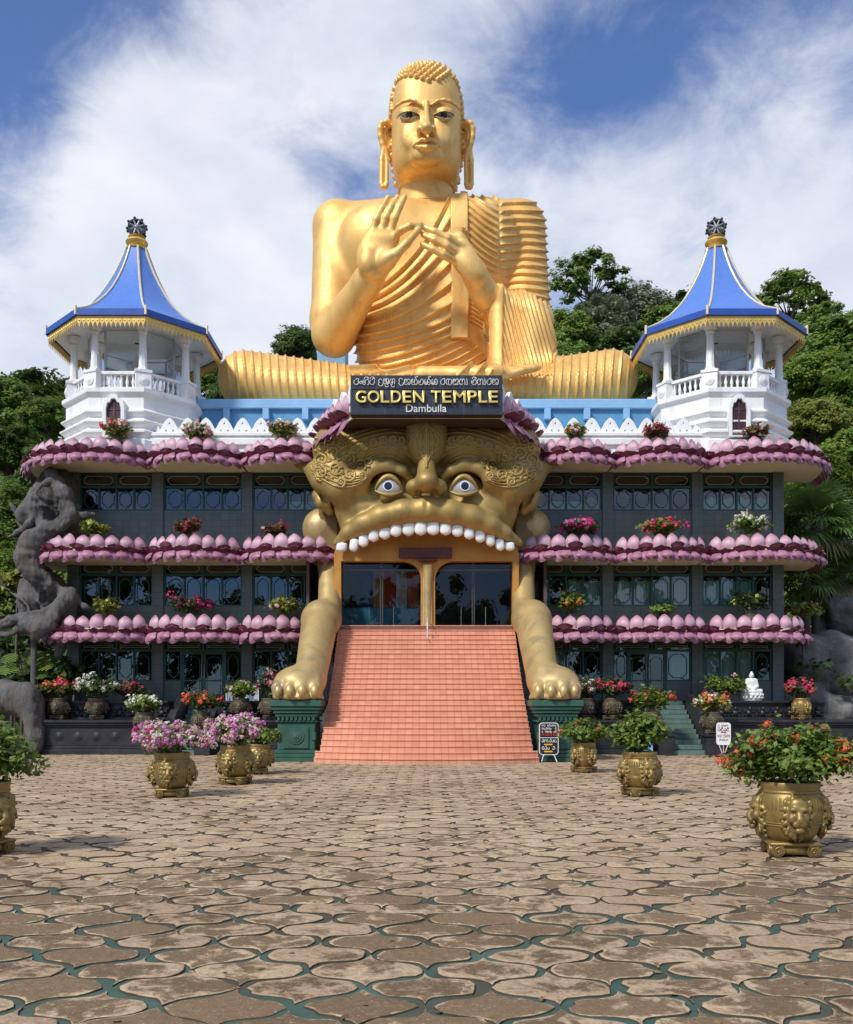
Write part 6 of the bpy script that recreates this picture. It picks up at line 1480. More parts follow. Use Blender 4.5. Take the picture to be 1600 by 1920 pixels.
    U = [(195, 4.30, .62, .62, LEAFY, [('lime', .1)], 'pot with olive green bush on the lowest ledge by the rock carving', .1),
     (355, 4.30, .80, .66, LEAFD, [('magenta', 1.3)], 'pot of vivid magenta flowers on the lowest ledge, left wing', .5),
     (532, 4.30, .60, .64, LEAFY, [('pale', .3)], 'pot with green bush on the lowest ledge right by the left foreleg', .2),
     (1073, 4.30, .60, .85, LEAF, [('orange', .05)], 'pot with bushy green shrub on the lowest ledge by the right foreleg', .2),
     (1245, 4.28, .55, .42, LEAF, [('red', .1)], 'pot with low green plant on the lowest ledge above the double doors', .2),
     (1408, 4.30, .66, .86, LEAFD, [('lime', .05)], 'pot with dark leafy shrub on the lowest ledge above the white statue', .2),
     (180, 7.06, .46, .52, LEAFY, [('lime', .5)], 'pot with clipped yellow green ball on the middle ledge', .2),
     (350, 7.06, .50, .58, LEAFR, [('darkred', .9)], 'pot of dark wine red foliage on the middle ledge, left wing', .3),
     (515, 7.06, .44, .42, LEAFR, [('darkred', .3), ('pale', .2)], 'pot with small rusty brown plant on the middle ledge by the left shoulder', .2),
     (1092, 7.06, .85, .58, LEAFD, [('magenta', 1.2), ('lilac', .7)], 'pot of sprawling magenta flowers on the middle ledge by the right shoulder', .5),
     (1240, 7.06, .76, .55, LEAF, [('red', .7), ('magenta', .5)], 'pot of pink red sprays on the middle ledge, right wing', .4),
     (1405, 7.06, .72, .72, LEAF, [('white', .9), ('pale', .3)], 'pot of white flowers on the middle ledge under the right tower', .4),
     (218, 10.42, .58, .68, LEAFY, [('magenta', .6), ('pale', .8), ('red', .3)], 'pot of pink flowers on the top ledge below the left tower window', .4),
     (370, 10.42, .52, .52, LEAFY, [('pale', 1.3), ('white', .3)], 'pot of pale pink flowers on the top ledge against the left parapet', .4),
     (533, 10.42, .50, .66, LEAFY, [('pale', 1.2)], 'pot of pale pink flowers on the top ledge beside the demon brow', .4),
     (1080, 10.42, .36, .58, LEAFY, [('pale', .5), ('orange', .2)], 'pot with thin cream and green plant on the top ledge right of the demon brow', .3),
     (1230, 10.42, .46, .52, LEAFR, [('red', .8), ('darkred', .4)], 'pot of small red flowers on the top ledge against the right parapet', .3),
     (1420, 10.42, .50, .56, LEAFR, [('pale', .6)], 'pot with dry brownish pink plant on the top ledge below the right tower window', .3)]
    for i, (px, z, rx, rz, lf, cl, lab, nfk) in enumerate(U): potted(px, 32.75 if z > 5 else 32.95, z+.0, rx, rz, lf, cl, lab, sc=.70, rot=.4*i, nl=460, ls=.11, nf=int(700*nfk)+60, group=E, pm=DK)
pots()
# ================================================================== notice boards, poster, small statue
def rrect(w, h, r_, n=5):
    o = []
    for cx_, cz, a0 in ((w/2-r_, h/2-r_, 0), (-w/2+r_, h/2-r_, 90), (-w/2+r_, -h/2+r_, 180), (w/2-r_, -h/2+r_, 270)): o += [(cx_+r_*math.cos(R(a0+90*k/n)), cz+r_*math.sin(R(a0+90*k/n))) for k in range(n+1)]
    return o
def scribble(b, x0, x1, z, h, y, r_, seed, gap=1.25):
    """a line of small curled script"""
    rg = random.Random(seed); x = x0
    while x < x1-h*.4:
        w = h*rg.uniform(.75, 1.1)
        if rg.random() < .88:
            a0 = rg.uniform(0, 180); b.tube([(x+w*.42+w*.40*math.cos(R(a)), y, z+h*.45*math.sin(R(a))) for a in np.linspace(a0, a0+rg.uniform(250, 330), 9)], r_, 5)
            if rg.random() < .4: b.tube([(x+w*.2, y, z+h*.62), (x+w*.5, y, z+h*.74), (x+w*.75, y, z+h*.6)], r_, 5)
        x += w*gap*.85
def boards():
    wl = MATS['white_letter']; wf = mat('sign_white', (.80, .80, .80), .4, var=.02); bk = mat('board_black', (.015, .015, .018), .4); rd = mat('sign_red', (.60, .04, .02), .5); yl = mat('sign_yellow', (.75, .45, .03), .5); dk = mat('sign_ink', (.02, .02, .02), .5)
    # black board on a bent tube frame
    Y = 26.6; a, c = P(1013, 1414, Y), P(1046, 1357, Y); x = (a.x+c.x)/2; r = empty('notice_board', (x, Y, 0), 'black notice board with white script in a white tube frame against the green pedestal', 'sign'); O = (x, Y, 0)
    w, h = c.x-a.x, c.z-a.z; zc = (a.z+c.z)/2
    me = curve_mesh([rrect(w, h, .07)], .03); me.transform(Matrix.Translation((0, 0, zc))); link('panel', me, bk, r)
    b = MB(O); b.tube([(x+p[0], Y, zc+p[1]) for p in rrect(w+.03, h+.03, .08)], .014, 6, closed=True); b.tube([(x-w/2, Y-.02, zc+.03), (x+w/2, Y-.02, zc+.03)], .009, 5)
    for s in (-1, 1): b.tube([(x+s*.10, Y, a.z-.01), (x+s*.16, Y, a.z-.05), (x+s*.22, Y-.1, 0.02)], .013, 6); 
    b.tube([(x-.10, Y, a.z-.015), (x+.10, Y, a.z-.015)], .013, 6); b.build('frame', wf, r, 60)
    for k, (z, hh, m) in enumerate(((.38, .055, wl), (.29, .05, wl), (.20, .045, wl), (.12, .055, rd), (-.06, .075, wl), (-.16, .035, yl), (-.27, .075, wl), (-.36, .035, yl))):
        b = MB(O)
        if m is yl: b.box(x-.14, x+.10, Y-.022, Y-.014, zc+z-.02, zc+z+.02)
        else: scribble(b, x-w/2+.05, x+w/2-.05, zc+z, hh, Y-.02, .0065 if hh < .06 else .009, 40+k)
        b.build('lettering', m, r, 60)
    # white ticket sign on its stand
    Y = 29.6; a, c = P(1343.5, 1397, Y), P(1370.5, 1355, Y); x = (a.x+c.x)/2; r = empty('ticket_sign', (x, Y, 0), 'white rounded ticket sign with black lettering and a red stripe on a tripod stand', 'sign'); O = (x, Y, 0); w, h = c.x-a.x, c.z-a.z; zc = (a.z+c.z)/2
    me = curve_mesh([rrect(w, h, .09)], .03); me.transform(Matrix.Translation((0, 0, zc))); link('panel', me, wf, r)
    b = MB(O)
    for s in (-1, 0, 1): b.tube([(x+s*.15, Y, a.z+.03), (x+s*.04, Y, .12)], .012, 6)
    b.build('legs', wf, r, 60); b = MB(O); b.lathe([(.26, .002), (.26, .05), (.2, .07), (.06, .09), (.05, .14)], (x, Y, 0), 20); b.build('stand_base', bk, r, 50)
    for k, (z, hh) in enumerate(((.255, .05), (.13, .095))):
        b = MB(O); scribble(b, x-w/2+.05, x+w/2-.04, zc+z, hh, Y-.018, .006 if hh < .06 else .011, 60+k); b.build('script_lettering', dk, r, 60)
    b = MB(O); b.box(x-.09, x+.09, Y-.02, Y-.014, zc+.025, zc+.065); b.build('stripe', rd, r, 0)
    for txt, z, wd, sq in (('TICKET COUNTER', -.115, w-.06, 2.6), ('MUSEUM', -.225, w-.18, 1.3)):
        me = text_mesh(txt, .1, .004); v = np.array([p.co for p in me.vertices]); s = wd/np.ptp(v[:, 0]); me.transform(Matrix.Diagonal((s, 1, s*sq, 1))@Matrix.Translation((-(v[:, 0].min()+v[:, 0].max())/2, 0, 0))); o = link('lettering', me, dk, r); o.location = (0, -.018, zc+z)
    # pale blue board behind the leafy pot
    Y = 30.2; a, c = P(1184, 1415, Y), P(1224, 1358, Y); x = (a.x+c.x)/2; r = empty('blue_board', (x, Y, 0), 'plain light blue board leaning by the black wall behind a leafy pot', 'board'); O = (x, Y, 0)
    b = MB(O); b.box(a.x, c.x, Y, Y+.04, .02, c.z, .01); b.build('panel', mat('board_blue', (.22, .47, .80), .5, var=.05), r, 0); b = MB(O)
    for q in (a.x, c.x): b.tube([(q, Y+.02, 0), (q, Y+.02, c.z+.02)], .018, 6)
    b.tube([(a.x, Y+.02, c.z+.02), (c.x, Y+.02, c.z+.02)], .018, 6); b.build('frame', mat('board_frame', (.35, .42, .5), .5), r, 50)
    # poster on the left ledge
    Y = 33.0; a, c = P(425, 1313, Y), P(484, 1286.5, Y); x = (a.x+c.x)/2; r = empty('poster_board', (x, Y, 1.8), 'small blue and white poster board on the ledge left of the paw', 'poster'); O = (x, Y, 1.8); zb = 1.803; zt = zb+(c.z-a.z)
    t = NT('poster_print'); ck = t.N.new('ShaderNodeTexVoronoi'); ck.inputs['Scale'].default_value = 4.2; t.L.new(t.tc.outputs['Object'], ck.inputs[0]); rr = t.N.new('ShaderNodeValToRGB'); rr.color_ramp.interpolation = 'CONSTANT'
    for i, (p_, cc) in enumerate(((0, (.25, .33, .45)), (.25, (.5, .55, .6)), (.45, (.16, .22, .33)), (.65, (.40, .32, .26)), (.82, (.55, .6, .66)))):
        e = rr.color_ramp.elements[i] if i < 2 else rr.color_ramp.elements.new(p_); e.position = p_; e.color = (*cc, 1)
    t.L.new(ck.outputs['Color'], rr.inputs[0]); t.set('Base Color', rr.outputs[0]); t.set('Roughness', .35)
    b = MB(O); b.box(a.x, c.x, Y, Y+.03, zb, zt); b.build('print', t.m, r, 0); b = MB(O)
    for x0, x1, z0, z1 in ((a.x-.02, c.x+.02, zt, zt+.03), (a.x-.02, c.x+.02, zb-.02, zb), (a.x-.025, a.x, zb, zt), (c.x, c.x+.025, zb, zt)): b.box(x0, x1, Y-.01, Y+.04, z0, z1)
    b.build('frame', wf, r, 0); b = MB(O); scribble(b, a.x+.06, c.x-.08, zt-.09, .085, Y-.006, .009, 77); b.build('lettering', dk, r, 60)
boards()
def small_statue():
    Y = 32.3; z = 1.803; k = Y/F; x = 610*k; r = empty('meditating_statue', (x, Y, z), 'small white seated meditating figure on a carved lotus base before the windows', 'statue'); O = np.array((x, Y, z)); m = mat('white_stone', (.74, .74, .72), .5, var=.04, dirt=(.55, .55, .52), dsc=3, damt=.5)
    b = MB(O); b.lathe([(.34, z), (.36, z+.05), (.32, z+.08), (.36, z+.14), (.385, z+.20), (.36, z+.26), (.30, z+.27)], (x, Y, 0), 28)
    for row in range(2):
        for i in range(16): a = (i+.5*row)*2*math.pi/16; b.sphere((x+.36*math.cos(a), Y+.36*math.sin(a), z+.11+.09*row), (.055, .055, .06), 7, 5)
    b.build('lotus_base', m, r, 50)
    f = Field(O+np.array((-.45, -.4, .22)), O+np.array((.45, .4, 1.15)), .014); q = lambda a, b_, c: O+np.array((a, b_, c))
    for s in (-1, 1):
        f.cap(q(s*.07, .02, .34), q(s*.27, -.10, .335), .08, .07, .04); f.cap(q(s*.27, -.10, .33), q(-s*.02, -.20, .32), .065, .045, .04)
        f.cap(q(s*.155, .03, .70), q(s*.185, -.01, .50), .062, .055, .04); f.cap(q(s*.185, -.01, .50), q(s*.03, -.17, .41), .052, .035, .04)
    f.ell(q(0, .03, .42), (.17, .12, .14), .05); f.ell(q(0, .03, .60), (.155, .11, .17), .08); f.cap(q(-.10, .03, .71), q(.10, .03, .71), .065, .065, .06); f.cap(q(0, .03, .74), q(0, .02, .82), .05, .05, .03)
    f.ell(q(0, .01, .885), (.075, .085, .10), .02); f.ell(q(0, .03, .985), (.04, .04, .035), .02); f.ell(q(0, -.075, .87), (.014, .02, .022), .015)
    for s in (-1, 1): f.ell(q(s*.078, .02, .86), (.012, .02, .05), .01)
    V, Q = f.nets(); link('body', npmesh(V-O, Q, 180), m, r)
small_statue()
# ================================================================== rocks
M_ROCK = NT('grey_rock'); _t = M_ROCK
_c = _t.mix(_t.rng(_t.noise(.8, 8, .65, .4), .35, .68), (.075, .073, .07), (.24, .225, .21)); _c = _t.mix(_t.rng(_t.noise(1.6, 8, .72, .6, None, (1, 1, .3)), .52, .70, 0, .8), _c, (.30, .30, .30)); _c = _t.mix(_t.rng(_t.noise(.7, 6, .6), .55, .72, 0, .6), _c, (.045, .05, .03))
_t.set('Base Color', _c); _t.set('Roughness', .85); _t.bump(_t.noise(4, 9, .7), .8, .08); M_ROCK = _t.m
_t = NT('limb_stone'); _c = _t.mix(_t.rng(_t.noise(.9, 8, .65, .5), .33, .68), (.045, .044, .045), (.17, .16, .155)); _c = _t.mix(_t.rng(_t.noise(1.3, 7, .7, .8, None, (1, 1, .4)), .52, .7, 0, .7), _c, (.16, .115, .08)); _c = _t.mix(_t.rng(_t.noise(2.6, 8, .7, 1.0, None, (2.2, 1, .25)), .56, .66, 0, .7), _c, (.03, .03, .032))
_t.set('Base Color', _c); _t.set('Roughness', .8); _t.bump(_t.noise(3.4, 9, .7, 1.2, None, (2.5, 1, .5)), .9, .09); M_LIMB = _t.m
def rock(name, label, cat, blobs, h, m=None, amp=.18, sc=.9, group=None, seed=0, k=.35):
    pts = np.array([b[0] for b in blobs]); rr = np.array([max(b[1]) for b in blobs])
    f = Field((pts-rr[:, None]).min(0)-.4, (pts+rr[:, None]).max(0)+.4, h)
    for c, r_ in blobs: f.ell(c, r_, k)
    V, Q = f.nets(); N = vnormals(V, Q); V = V+N*(vnoise(V+seed*7.3, sc, 5)*amp*2)[:, None]; V = vsmooth(V, Q, 1)
    O = np.array((pts[:, 0].mean(), pts[:, 1].mean(), 0)); o = link(name, npmesh(V-O, Q, 180), m or M_ROCK); o.location = O; return tag(o, label, cat, group)
def pv(x, y, Y): return np.array(P(x, y, Y))
def rocks():
    g = 'boulders piled right of the temple'
    rock('boulder', 'huge grey boulder streaked with white behind the black wall, right of the temple', 'boulder', [(pv(1565, 1262, 37), (1.75, 1.5, 1.7)), (pv(1512, 1250, 36.6), (.8, .9, 1.3)), (pv(1640, 1270, 37), (1.5, 1.5, 1.6))], .09, None, .22, .7, g, 1)
    rock('boulder', 'low sloping dark boulder at the foot of the streaked boulder', 'boulder', [(pv(1500, 1320, 35.4), (1.2, .8, .9)), (pv(1560, 1335, 35.4), (1.6, .8, .7))], .08, None, .15, .9, g, 2)
    rock('boulder', 'angular pale boulder with a pointed overhang above the streaked boulder', 'boulder', [(pv(1592, 1140, 38), (1.0, .9, .55)), (pv(1570, 1160, 38.2), (.55, .6, .8)), (pv(1625, 1155, 38), (1.2, .9, .8))], .07, None, .18, 1.0, g, 3)
    rock('boulder', 'brownish boulder among the fan palms at the right picture edge', 'boulder', [(pv(1600, 1090, 40), (1.3, 1.0, 1.0)), (pv(1585, 1030, 41), (1.2, 1.0, .5)), (pv(1640, 1060, 40), (1.3, 1, 1.4))], .09, None, .22, .8, g, 4)
    rock('boulder', 'dark rock bank under the palms behind the boulders', 'boulder', [(pv(1535, 1190, 39.5), (1.4, 1.2, 1.0)), (pv(1600, 1220, 40), (2.0, 1.2, 1.6)), (pv(1500, 1230, 39), (1.0, 1, 1.3))], .1, None, .2, .8, g, 5)
    rock('rock_outcrop', 'rounded grey rock arching down at the left end of the black planter wall', 'rock', [(pv(12, 1302, 31.6), (1.0, .8, .55)), (pv(48, 1312, 31.3), (.55, .7, .6)), (pv(62, 1350, 31.0), (.33, .5, .9)), (pv(66, 1398, 30.8), (.28, .4, .5)), (pv(-40, 1310, 32), (1, .8, .7))], .05, M_LIMB, .12, 1.3, None, 6)
    # carved mass of limbs and boulders climbing the building's left corner
    f = Field((-17.6, 31.2, 3.0), (-11.6, 35.2, 10.6), .05); p = pv
    f.ell(p(88, 950, 33.6), (.85, .8, 1.0)); f.ell(p(75, 965, 33.5), (.75, .7, .55), .3); f.ell(p(110, 920, 33.8), (.7, .7, .9), .3); f.ell(p(115, 985, 33.8), (.8, .7, .5), .3)
    f.ell(p(75, 1115, 33.6), (.85, .8, 1.0), .1); f.ell(p(100, 1130, 33.7), (1.0, .8, .8), .4)
    f.chain([p(98, 888, 32.9), p(122, 930, 32.6), p(133, 965, 32.6), p(112, 985, 32.5), p(84, 995, 32.5), p(64, 1020, 32.5), p(53, 1048, 32.5), p(66, 1075, 32.5), p(92, 1095, 32.6), p(118, 1112, 32.8)], [.24, .28, .24, .24, .32, .42, .42, .36, .27, .22], .12)
    f.chain([p(112, 985, 32.7), p(132, 972, 32.8), p(140, 950, 33)], [.22, .2, .2], .1); f.chain([p(85, 995, 32.6), p(80, 985, 32.9), p(70, 965, 33)], [.25, .2, .15], .1)
    f.chain([p(128, 1118, 32.7), p(112, 1140, 32.4), p(85, 1150, 32.3), p(40, 1158, 32.3), p(0, 1172, 32.3), p(-30, 1165, 32.3)], [.36, .30, .24, .22, .2, .2], .15)
    f.chain([p(118, 1130, 32.6), p(98, 1160, 32.2), p(72, 1178, 32.0), p(46, 1174, 32.0), p(44, 1164, 32.1), p(70, 1160, 32.1)], [.28, .25, .25, .2, .15, .13], .1)
    f.chain([p(132, 1130, 32.9), p(124, 1165, 32.9), p(116, 1195, 32.9), p(112, 1225, 32.9)], [.34, .36, .32, .25], .2); f.chain([p(95, 1175, 32.2), p(70, 1192, 32.1), p(55, 1185, 32.1)], [.24, .2, .15], .1)
    f.chain([p(46, 1050, 33.2), p(20, 1066, 33.4), p(-4, 1095, 33.6), p(-30, 1130, 33.8)], [.13, .14, .15, .16], .1)
    rg = random.Random(17)
    for k in range(16):                                  # roots and knots over the boulders
        x, y = rg.uniform(58, 128), rg.choice([rg.uniform(900, 985), rg.uniform(1060, 1150)]); q = []; a = rg.uniform(.6, 2.2)
        for i in range(6): q.append(p(x, y, 32.75+rg.uniform(-.06, .1))); x += math.cos(a)*13; y += math.sin(a)*13; a += rg.uniform(-.6, .6)
        f.chain(q, [.05+.05*rg.random(), .09, .10, .09, .07, .03], .12)
    for q, w in (([(60, 1150, 32.4), (40, 1120, 32.6), (22, 1112, 32.8), (-10, 1080, 33)], .11), ([(50, 1172, 32.1), (25, 1188, 32.2), (0, 1192, 32.3), (-30, 1205, 32.4)], .15), ([(70, 1020, 33), (45, 1000, 33.4), (38, 970, 33.8), (20, 945, 34)], .09), ([(112, 905, 32.7), (95, 900, 32.5), (75, 912, 32.6), (60, 935, 32.8), (55, 970, 32.9)], .10)):
        f.chain([p(*t) for t in q], [w*(1-.12*i) for i in range(len(q))], .12)
    V, Q = f.nets(); N = vnormals(V, Q); V = V+N*(.12*np.abs(vnoise(V*np.array((1.0, 1.0, .55)), 3.4, 4)))[:, None]-N*.04; V = V+N*(vnoise(V*np.array((1, 1, .6)), 1.6, 5)*.22-.10*np.abs(vnoise(V*np.array((.5, .5, 2.2)), 1.5, 3)))[:, None]; V = vsmooth(V, Q, 1); O = np.array((-13.6, 33, 3)); o = link('rock_carving', npmesh(V-O, Q, 180), M_LIMB); o.location = O
    tag(o, 'dark grey carving of twisted limbs and boulders climbing the left corner of the temple', 'rock carving')
    b = MB((-14.0, 32.6, 0)); b.tube([P(63, 1300, 32.6), P(64, 1190, 32.6)], .11, 10); o = b.build('support_pole', M_LIMB, None, 50); o.location = (-14.0, 32.6, 0); tag(o, 'slim grey pole standing under the limb shaped rock carving', 'pole')
rocks()
# ================================================================== trees and undergrowth
TL = {'dark': leafmat('tree_dark', (.045, .095, .016), (.13, .215, .040), .38), 'mid': leafmat('tree_mid', (.085, .16, .024), (.22, .33, .06), .40), 'light': leafmat('tree_light', (.12, .21, .03), (.28, .40, .075), .42),
      'yellow': leafmat('tree_yellow', (.15, .19, .03), (.33, .35, .07), .4), 'grey': leafmat('tree_grey', (.15, .18, .10), (.28, .31, .19), .35)}
BARK = mat('bark', (.11, .085, .065), .9, var=.35, scale=5, bump=.5, bscale=10)
def crown(rng, rx, rz, zc, ncl, per, ls, clump, flat=.65, ry=None):
    """foliage: clumps of leaf sprays spread through an uneven crown, leaving gaps between them"""
    ry = ry or rx; C = []
    while len(C) < ncl:
        d = nrmz(rng.normal(0, 1, 3)); r_ = rng.uniform(.25, 1)**.45
        if d[2] < -.55: continue
        C.append(d*r_*np.array((rx, ry, rz))*rng.uniform(.82, 1.1)+np.array((0, 0, zc)))
    C = np.array(C); pos, nr, sz, rnd = [], [], [], []
    for c in C:
        k = int(per*rng.uniform(.6, 1.35)); cs = clump*rng.uniform(.65, 1.3); d = nrmz(rng.normal(0, 1, (k, 3))); rad = rng.uniform(.15, 1, (k, 1))**.5
        q = c+d*rad*cs*np.array((1, 1, flat)); out = nrmz(c-np.array((0, 0, zc-rz*.5)))
        pos.append(q); nr.append(nrmz(d*.45+out*.35+np.array((-.15, -.30, .55))+rng.normal(0, .32, (k, 3)))); rnd.append(np.clip(rng.normal(rng.uniform(.2, .8), .2, k), 0, 1))
    pos = np.concatenate(pos); return C, cardmesh(cards(pos, np.concatenate(nr), np.full(len(pos), ls), rng, 1.6, .2), np.concatenate(rnd))
def make_tree(seed, H, rx, rz, ncl, per, ls, clump, flat=.65, trunk=.22):
    rng = np.random.default_rng(seed); zc = H-rz; C, me = crown(rng, rx, rz, zc, ncl, per, ls, clump, flat)
    b = MB(); zt = zc-rz*.35; path = [(0, 0, -3), (0, 0, 0), (.15*trunk*3, 0, zt*.5), (-.1, .05, zt)]
    b.tube(catmull(path, 5), [trunk*(1.3-.75*i/15) for i in range(16)], 9)
    for c in C[:min(len(C), 26)]:
        s = np.array((-.1*rng.random(), .05, zt*rng.uniform(.72, 1.0))); m = (s+c)/2+np.array((0, 0, -.12*rz)); b.tube([tuple(s*(1-t)**2+2*m*t*(1-t)+c*t*t) for t in np.linspace(0, 1, 7)], [trunk*.42*(1-.8*i/6) for i in range(7)], 5)
    return me, b.mesh(60)
TREES = {}
def tree_kind(k):
    if k not in TREES:
        TREES[k] = {'dense': lambda: make_tree(1, 10, 3.4, 3.6, 120, 130, .26, 1.0), 'dense2': lambda: make_tree(2, 9, 3.0, 3.6, 110, 130, .25, .95, .6), 'airy': lambda: make_tree(3, 12, 4.2, 3.0, 62, 105, .27, .85, .5, .26), 'airy2': lambda: make_tree(4, 13, 4.4, 3.4, 58, 110, .27, .9, .45, .28),
                    'tall': lambda: make_tree(5, 12, 2.6, 4.6, 110, 120, .25, .95, .7), 'broad': lambda: make_tree(6, 8, 4.0, 2.8, 130, 130, .25, 1.0, .6), 'wispy': lambda: make_tree(8, 10, 3.2, 2.8, 90, 90, .22, .9, .6)}[k]()
    return TREES[k]
KH = {'dense': (10, 3.4), 'dense2': (9, 3.0), 'airy': (12, 4.2), 'airy2': (13, 4.4), 'tall': (12, 2.6), 'broad': (8, 4.0), 'wispy': (10, 3.2)}
def tree(k, px, ptop, Y, wpx, col, label, rot, group='trees on the slope behind the temple', sz=None):
    cm, tm = tree_kind(k); H, rx = KH[k]; s = wpx*Y/F/2/(rx*1.18); top = P(px, ptop, Y); s2 = sz or s
    r = empty('tree', (top.x, Y, top.z-H*s2*1.04), label, 'tree', group, R(rot)); r.scale = (s, s, s2)
    c = link('crown', cm, None, r)
    if not cm.materials: cm.materials.append(TL[col])
    c.material_slots[0].link = 'OBJECT'; c.material_slots[0].material = TL[col]
    link('trunk', tm, BARK, r)
def trees():
    T = [('airy2', 1108, 466, 62, 170, 'mid', 'tall airy tree standing highest on the ridge right of the golden shoulder', 20),
         ('wispy', 1200, 530, 64, 170, 'grey', 'grey green feathery tree on the ridge between the shoulder and right tower', 80),
         ('wispy', 1125, 555, 58, 150, 'grey', 'grey leaved tree below the tall airy ridge tree', 200),
         ('dense', 1290, 545, 66, 130, 'dark', 'dark tree just left of the right tower roof', 140),
         ('airy', 1478, 506, 72, 190, 'mid', 'open branched tree spreading against the sky right of the right tower roof', 260),
         ('dense2', 1060, 575, 54, 120, 'light', 'bright green tree touching the golden elbow on the right', 10),
         ('dense', 1045, 640, 50, 110, 'mid', 'leafy tree low behind the golden knee, right side', 50),
         ('dense', 1160, 612, 54, 160, 'dark', 'dark dense tree behind the right knee of the statue', 310),
         ('airy', 1165, 590, 60, 120, 'light', 'fresh green open tree in front of the grey leaved ridge trees', 120),
         ('wispy', 1255, 560, 62, 120, 'mid', 'soft green tree filling the ridge left of the right tower roof', 15),
         ('airy', 1545, 560, 66, 150, 'light', 'airy light tree on the slope between the right tower and the picture edge', 75),
         ('broad', 1215, 660, 50, 130, 'light', 'broad tree filling the gap left of the right tower columns', 170),
         ('dense2', 1585, 585, 60, 170, 'mid', 'large tree cut by the right edge at the top of the hill', 30),
         ('broad', 1535, 660, 55, 150, 'light', 'light green spreading tree beside the right tower eave', 100),
         ('dense', 1600, 690, 50, 150, 'mid', 'full tree at the right edge below the hilltop tree', 230),
         ('broad', 1530, 745, 48, 150, 'yellow', 'yellowish tree beside the right tower base', 310),
         ('dense2', 1595, 800, 46, 140, 'light', 'bushy bright tree at the right edge above the fan palms', 70),
         ('dense', 1540, 850, 45, 130, 'mid', 'green tree behind the right end of the top lotus ledge', 190),
         ('tall', 1625, 900, 43, 100, 'dark', 'dark tree behind the fan palms at the right edge', 20),
         ('dense', 555, 606, 58, 90, 'dark', 'dark tree peeping out under the golden right elbow', 40),
         ('dense2', 395, 672, 56, 90, 'mid', 'tree showing between the left tower and the golden knee', 130),
         ('broad', 440, 705, 54, 110, 'dark', 'low dark tree behind the left golden knee', 60),
         ('dense', 55, 688, 54, 160, 'dark', 'tall dark tree at the top of the left hillside', 220),
         ('wispy', 135, 705, 58, 110, 'dark', 'tree showing thinly behind the left tower columns', 300),
         ('dense2', 8, 700, 48, 120, 'mid', 'tree cut by the left edge, highest there', 10),
         ('broad', 92, 745, 46, 130, 'mid', 'spreading tree beside the moulded base of the left tower', 150),
         ('dense', 22, 790, 43, 130, 'dark', 'dense shady tree at the left edge level with the top lotus ledge', 270),
         ('dense2', 82, 830, 41, 110, 'dark', 'dark tree behind the left end of the top lotus ledge', 350),
         ('tall', 18, 890, 39, 110, 'mid', 'tall tree at the left edge beside the rock carving', 90),
         ('dense', 20, 1010, 37, 100, 'light', 'lighter leafy tree left of the lower rock carving', 180)]
    for a in T: tree(*a)
    # the woods that close the view behind the single trees
    rng = np.random.default_rng(12); pos, nr, rnd = [], [], []
    for _ in range(1150):
        side = rng.random() < .62
        if side: px = rng.uniform(1010, 1760); top = 600+max(0, 1250-px)*.25+rng.uniform(0, 20)
        else: px = rng.uniform(-160, 470); top = 725+max(0, px-120)*.12
        py = rng.uniform(top, 1290); Y = 70-(py-600)/690*24+rng.uniform(-1.5, 1.5); c = np.array(P(px, py, Y)); k = int(rng.uniform(80, 150)); d = nrmz(rng.normal(0, 1, (k, 3))); cs = rng.uniform(.9, 1.7); q = c+d*(rng.uniform(.2, 1, (k, 1))**.5)*cs*np.array((1, 1, .62))
        pos.append(q); nr.append(nrmz(d*.6+np.array((-.1, -.25, .6))+rng.normal(0, .3, (k, 3)))); rnd.append(np.clip(rng.normal(rng.uniform(.15, .8), .18, k), 0, 1))
    pos = np.concatenate(pos); tag(link('hillside_woods', cardmesh(cards(pos, np.concatenate(nr), np.full(len(pos), .30), rng, 1.6, .2), np.concatenate(rnd)), TL['mid']), 'mixed green woods covering the slope behind and beside the temple', 'woods', None, 'stuff')
    # trees on the far side of the plaza, which the windows mirror
    pos, nr, rnd = [], [], []
    for k in range(13):
        cx_, cy_, hh = -34+k*5.6+rng.uniform(-1.5, 1.5), rng.uniform(-30, -20), rng.uniform(11, 21)
        for _ in range(34): c = np.array((cx_, cy_, hh*.62))+nrmz(rng.normal(0, 1, 3))*rng.uniform(.3, 1)**.4*np.array((3.4, 3, hh*.40)); n = 60; d = nrmz(rng.normal(0, 1, (n, 3))); pos.append(c+d*rng.uniform(.3, 1.3, (n, 1))); nr.append(d); rnd.append(rng.random(n))
    pos = np.concatenate(pos); tag(link('far_treeline', cardmesh(cards(pos, np.concatenate(nr), np.full(len(pos), .42), rng, 1.6, .2), np.concatenate(rnd)), TL['dark']), 'line of dark trees across the plaza mirrored in the windows', 'woods', None, 'stuff')
trees()
PALM = leafmat('palm_leaf', (.07, .15, .03), (.20, .31, .08), .3, .4); PALMD = leafmat('palm_dry', (.16, .14, .06), (.30, .24, .11), .2)
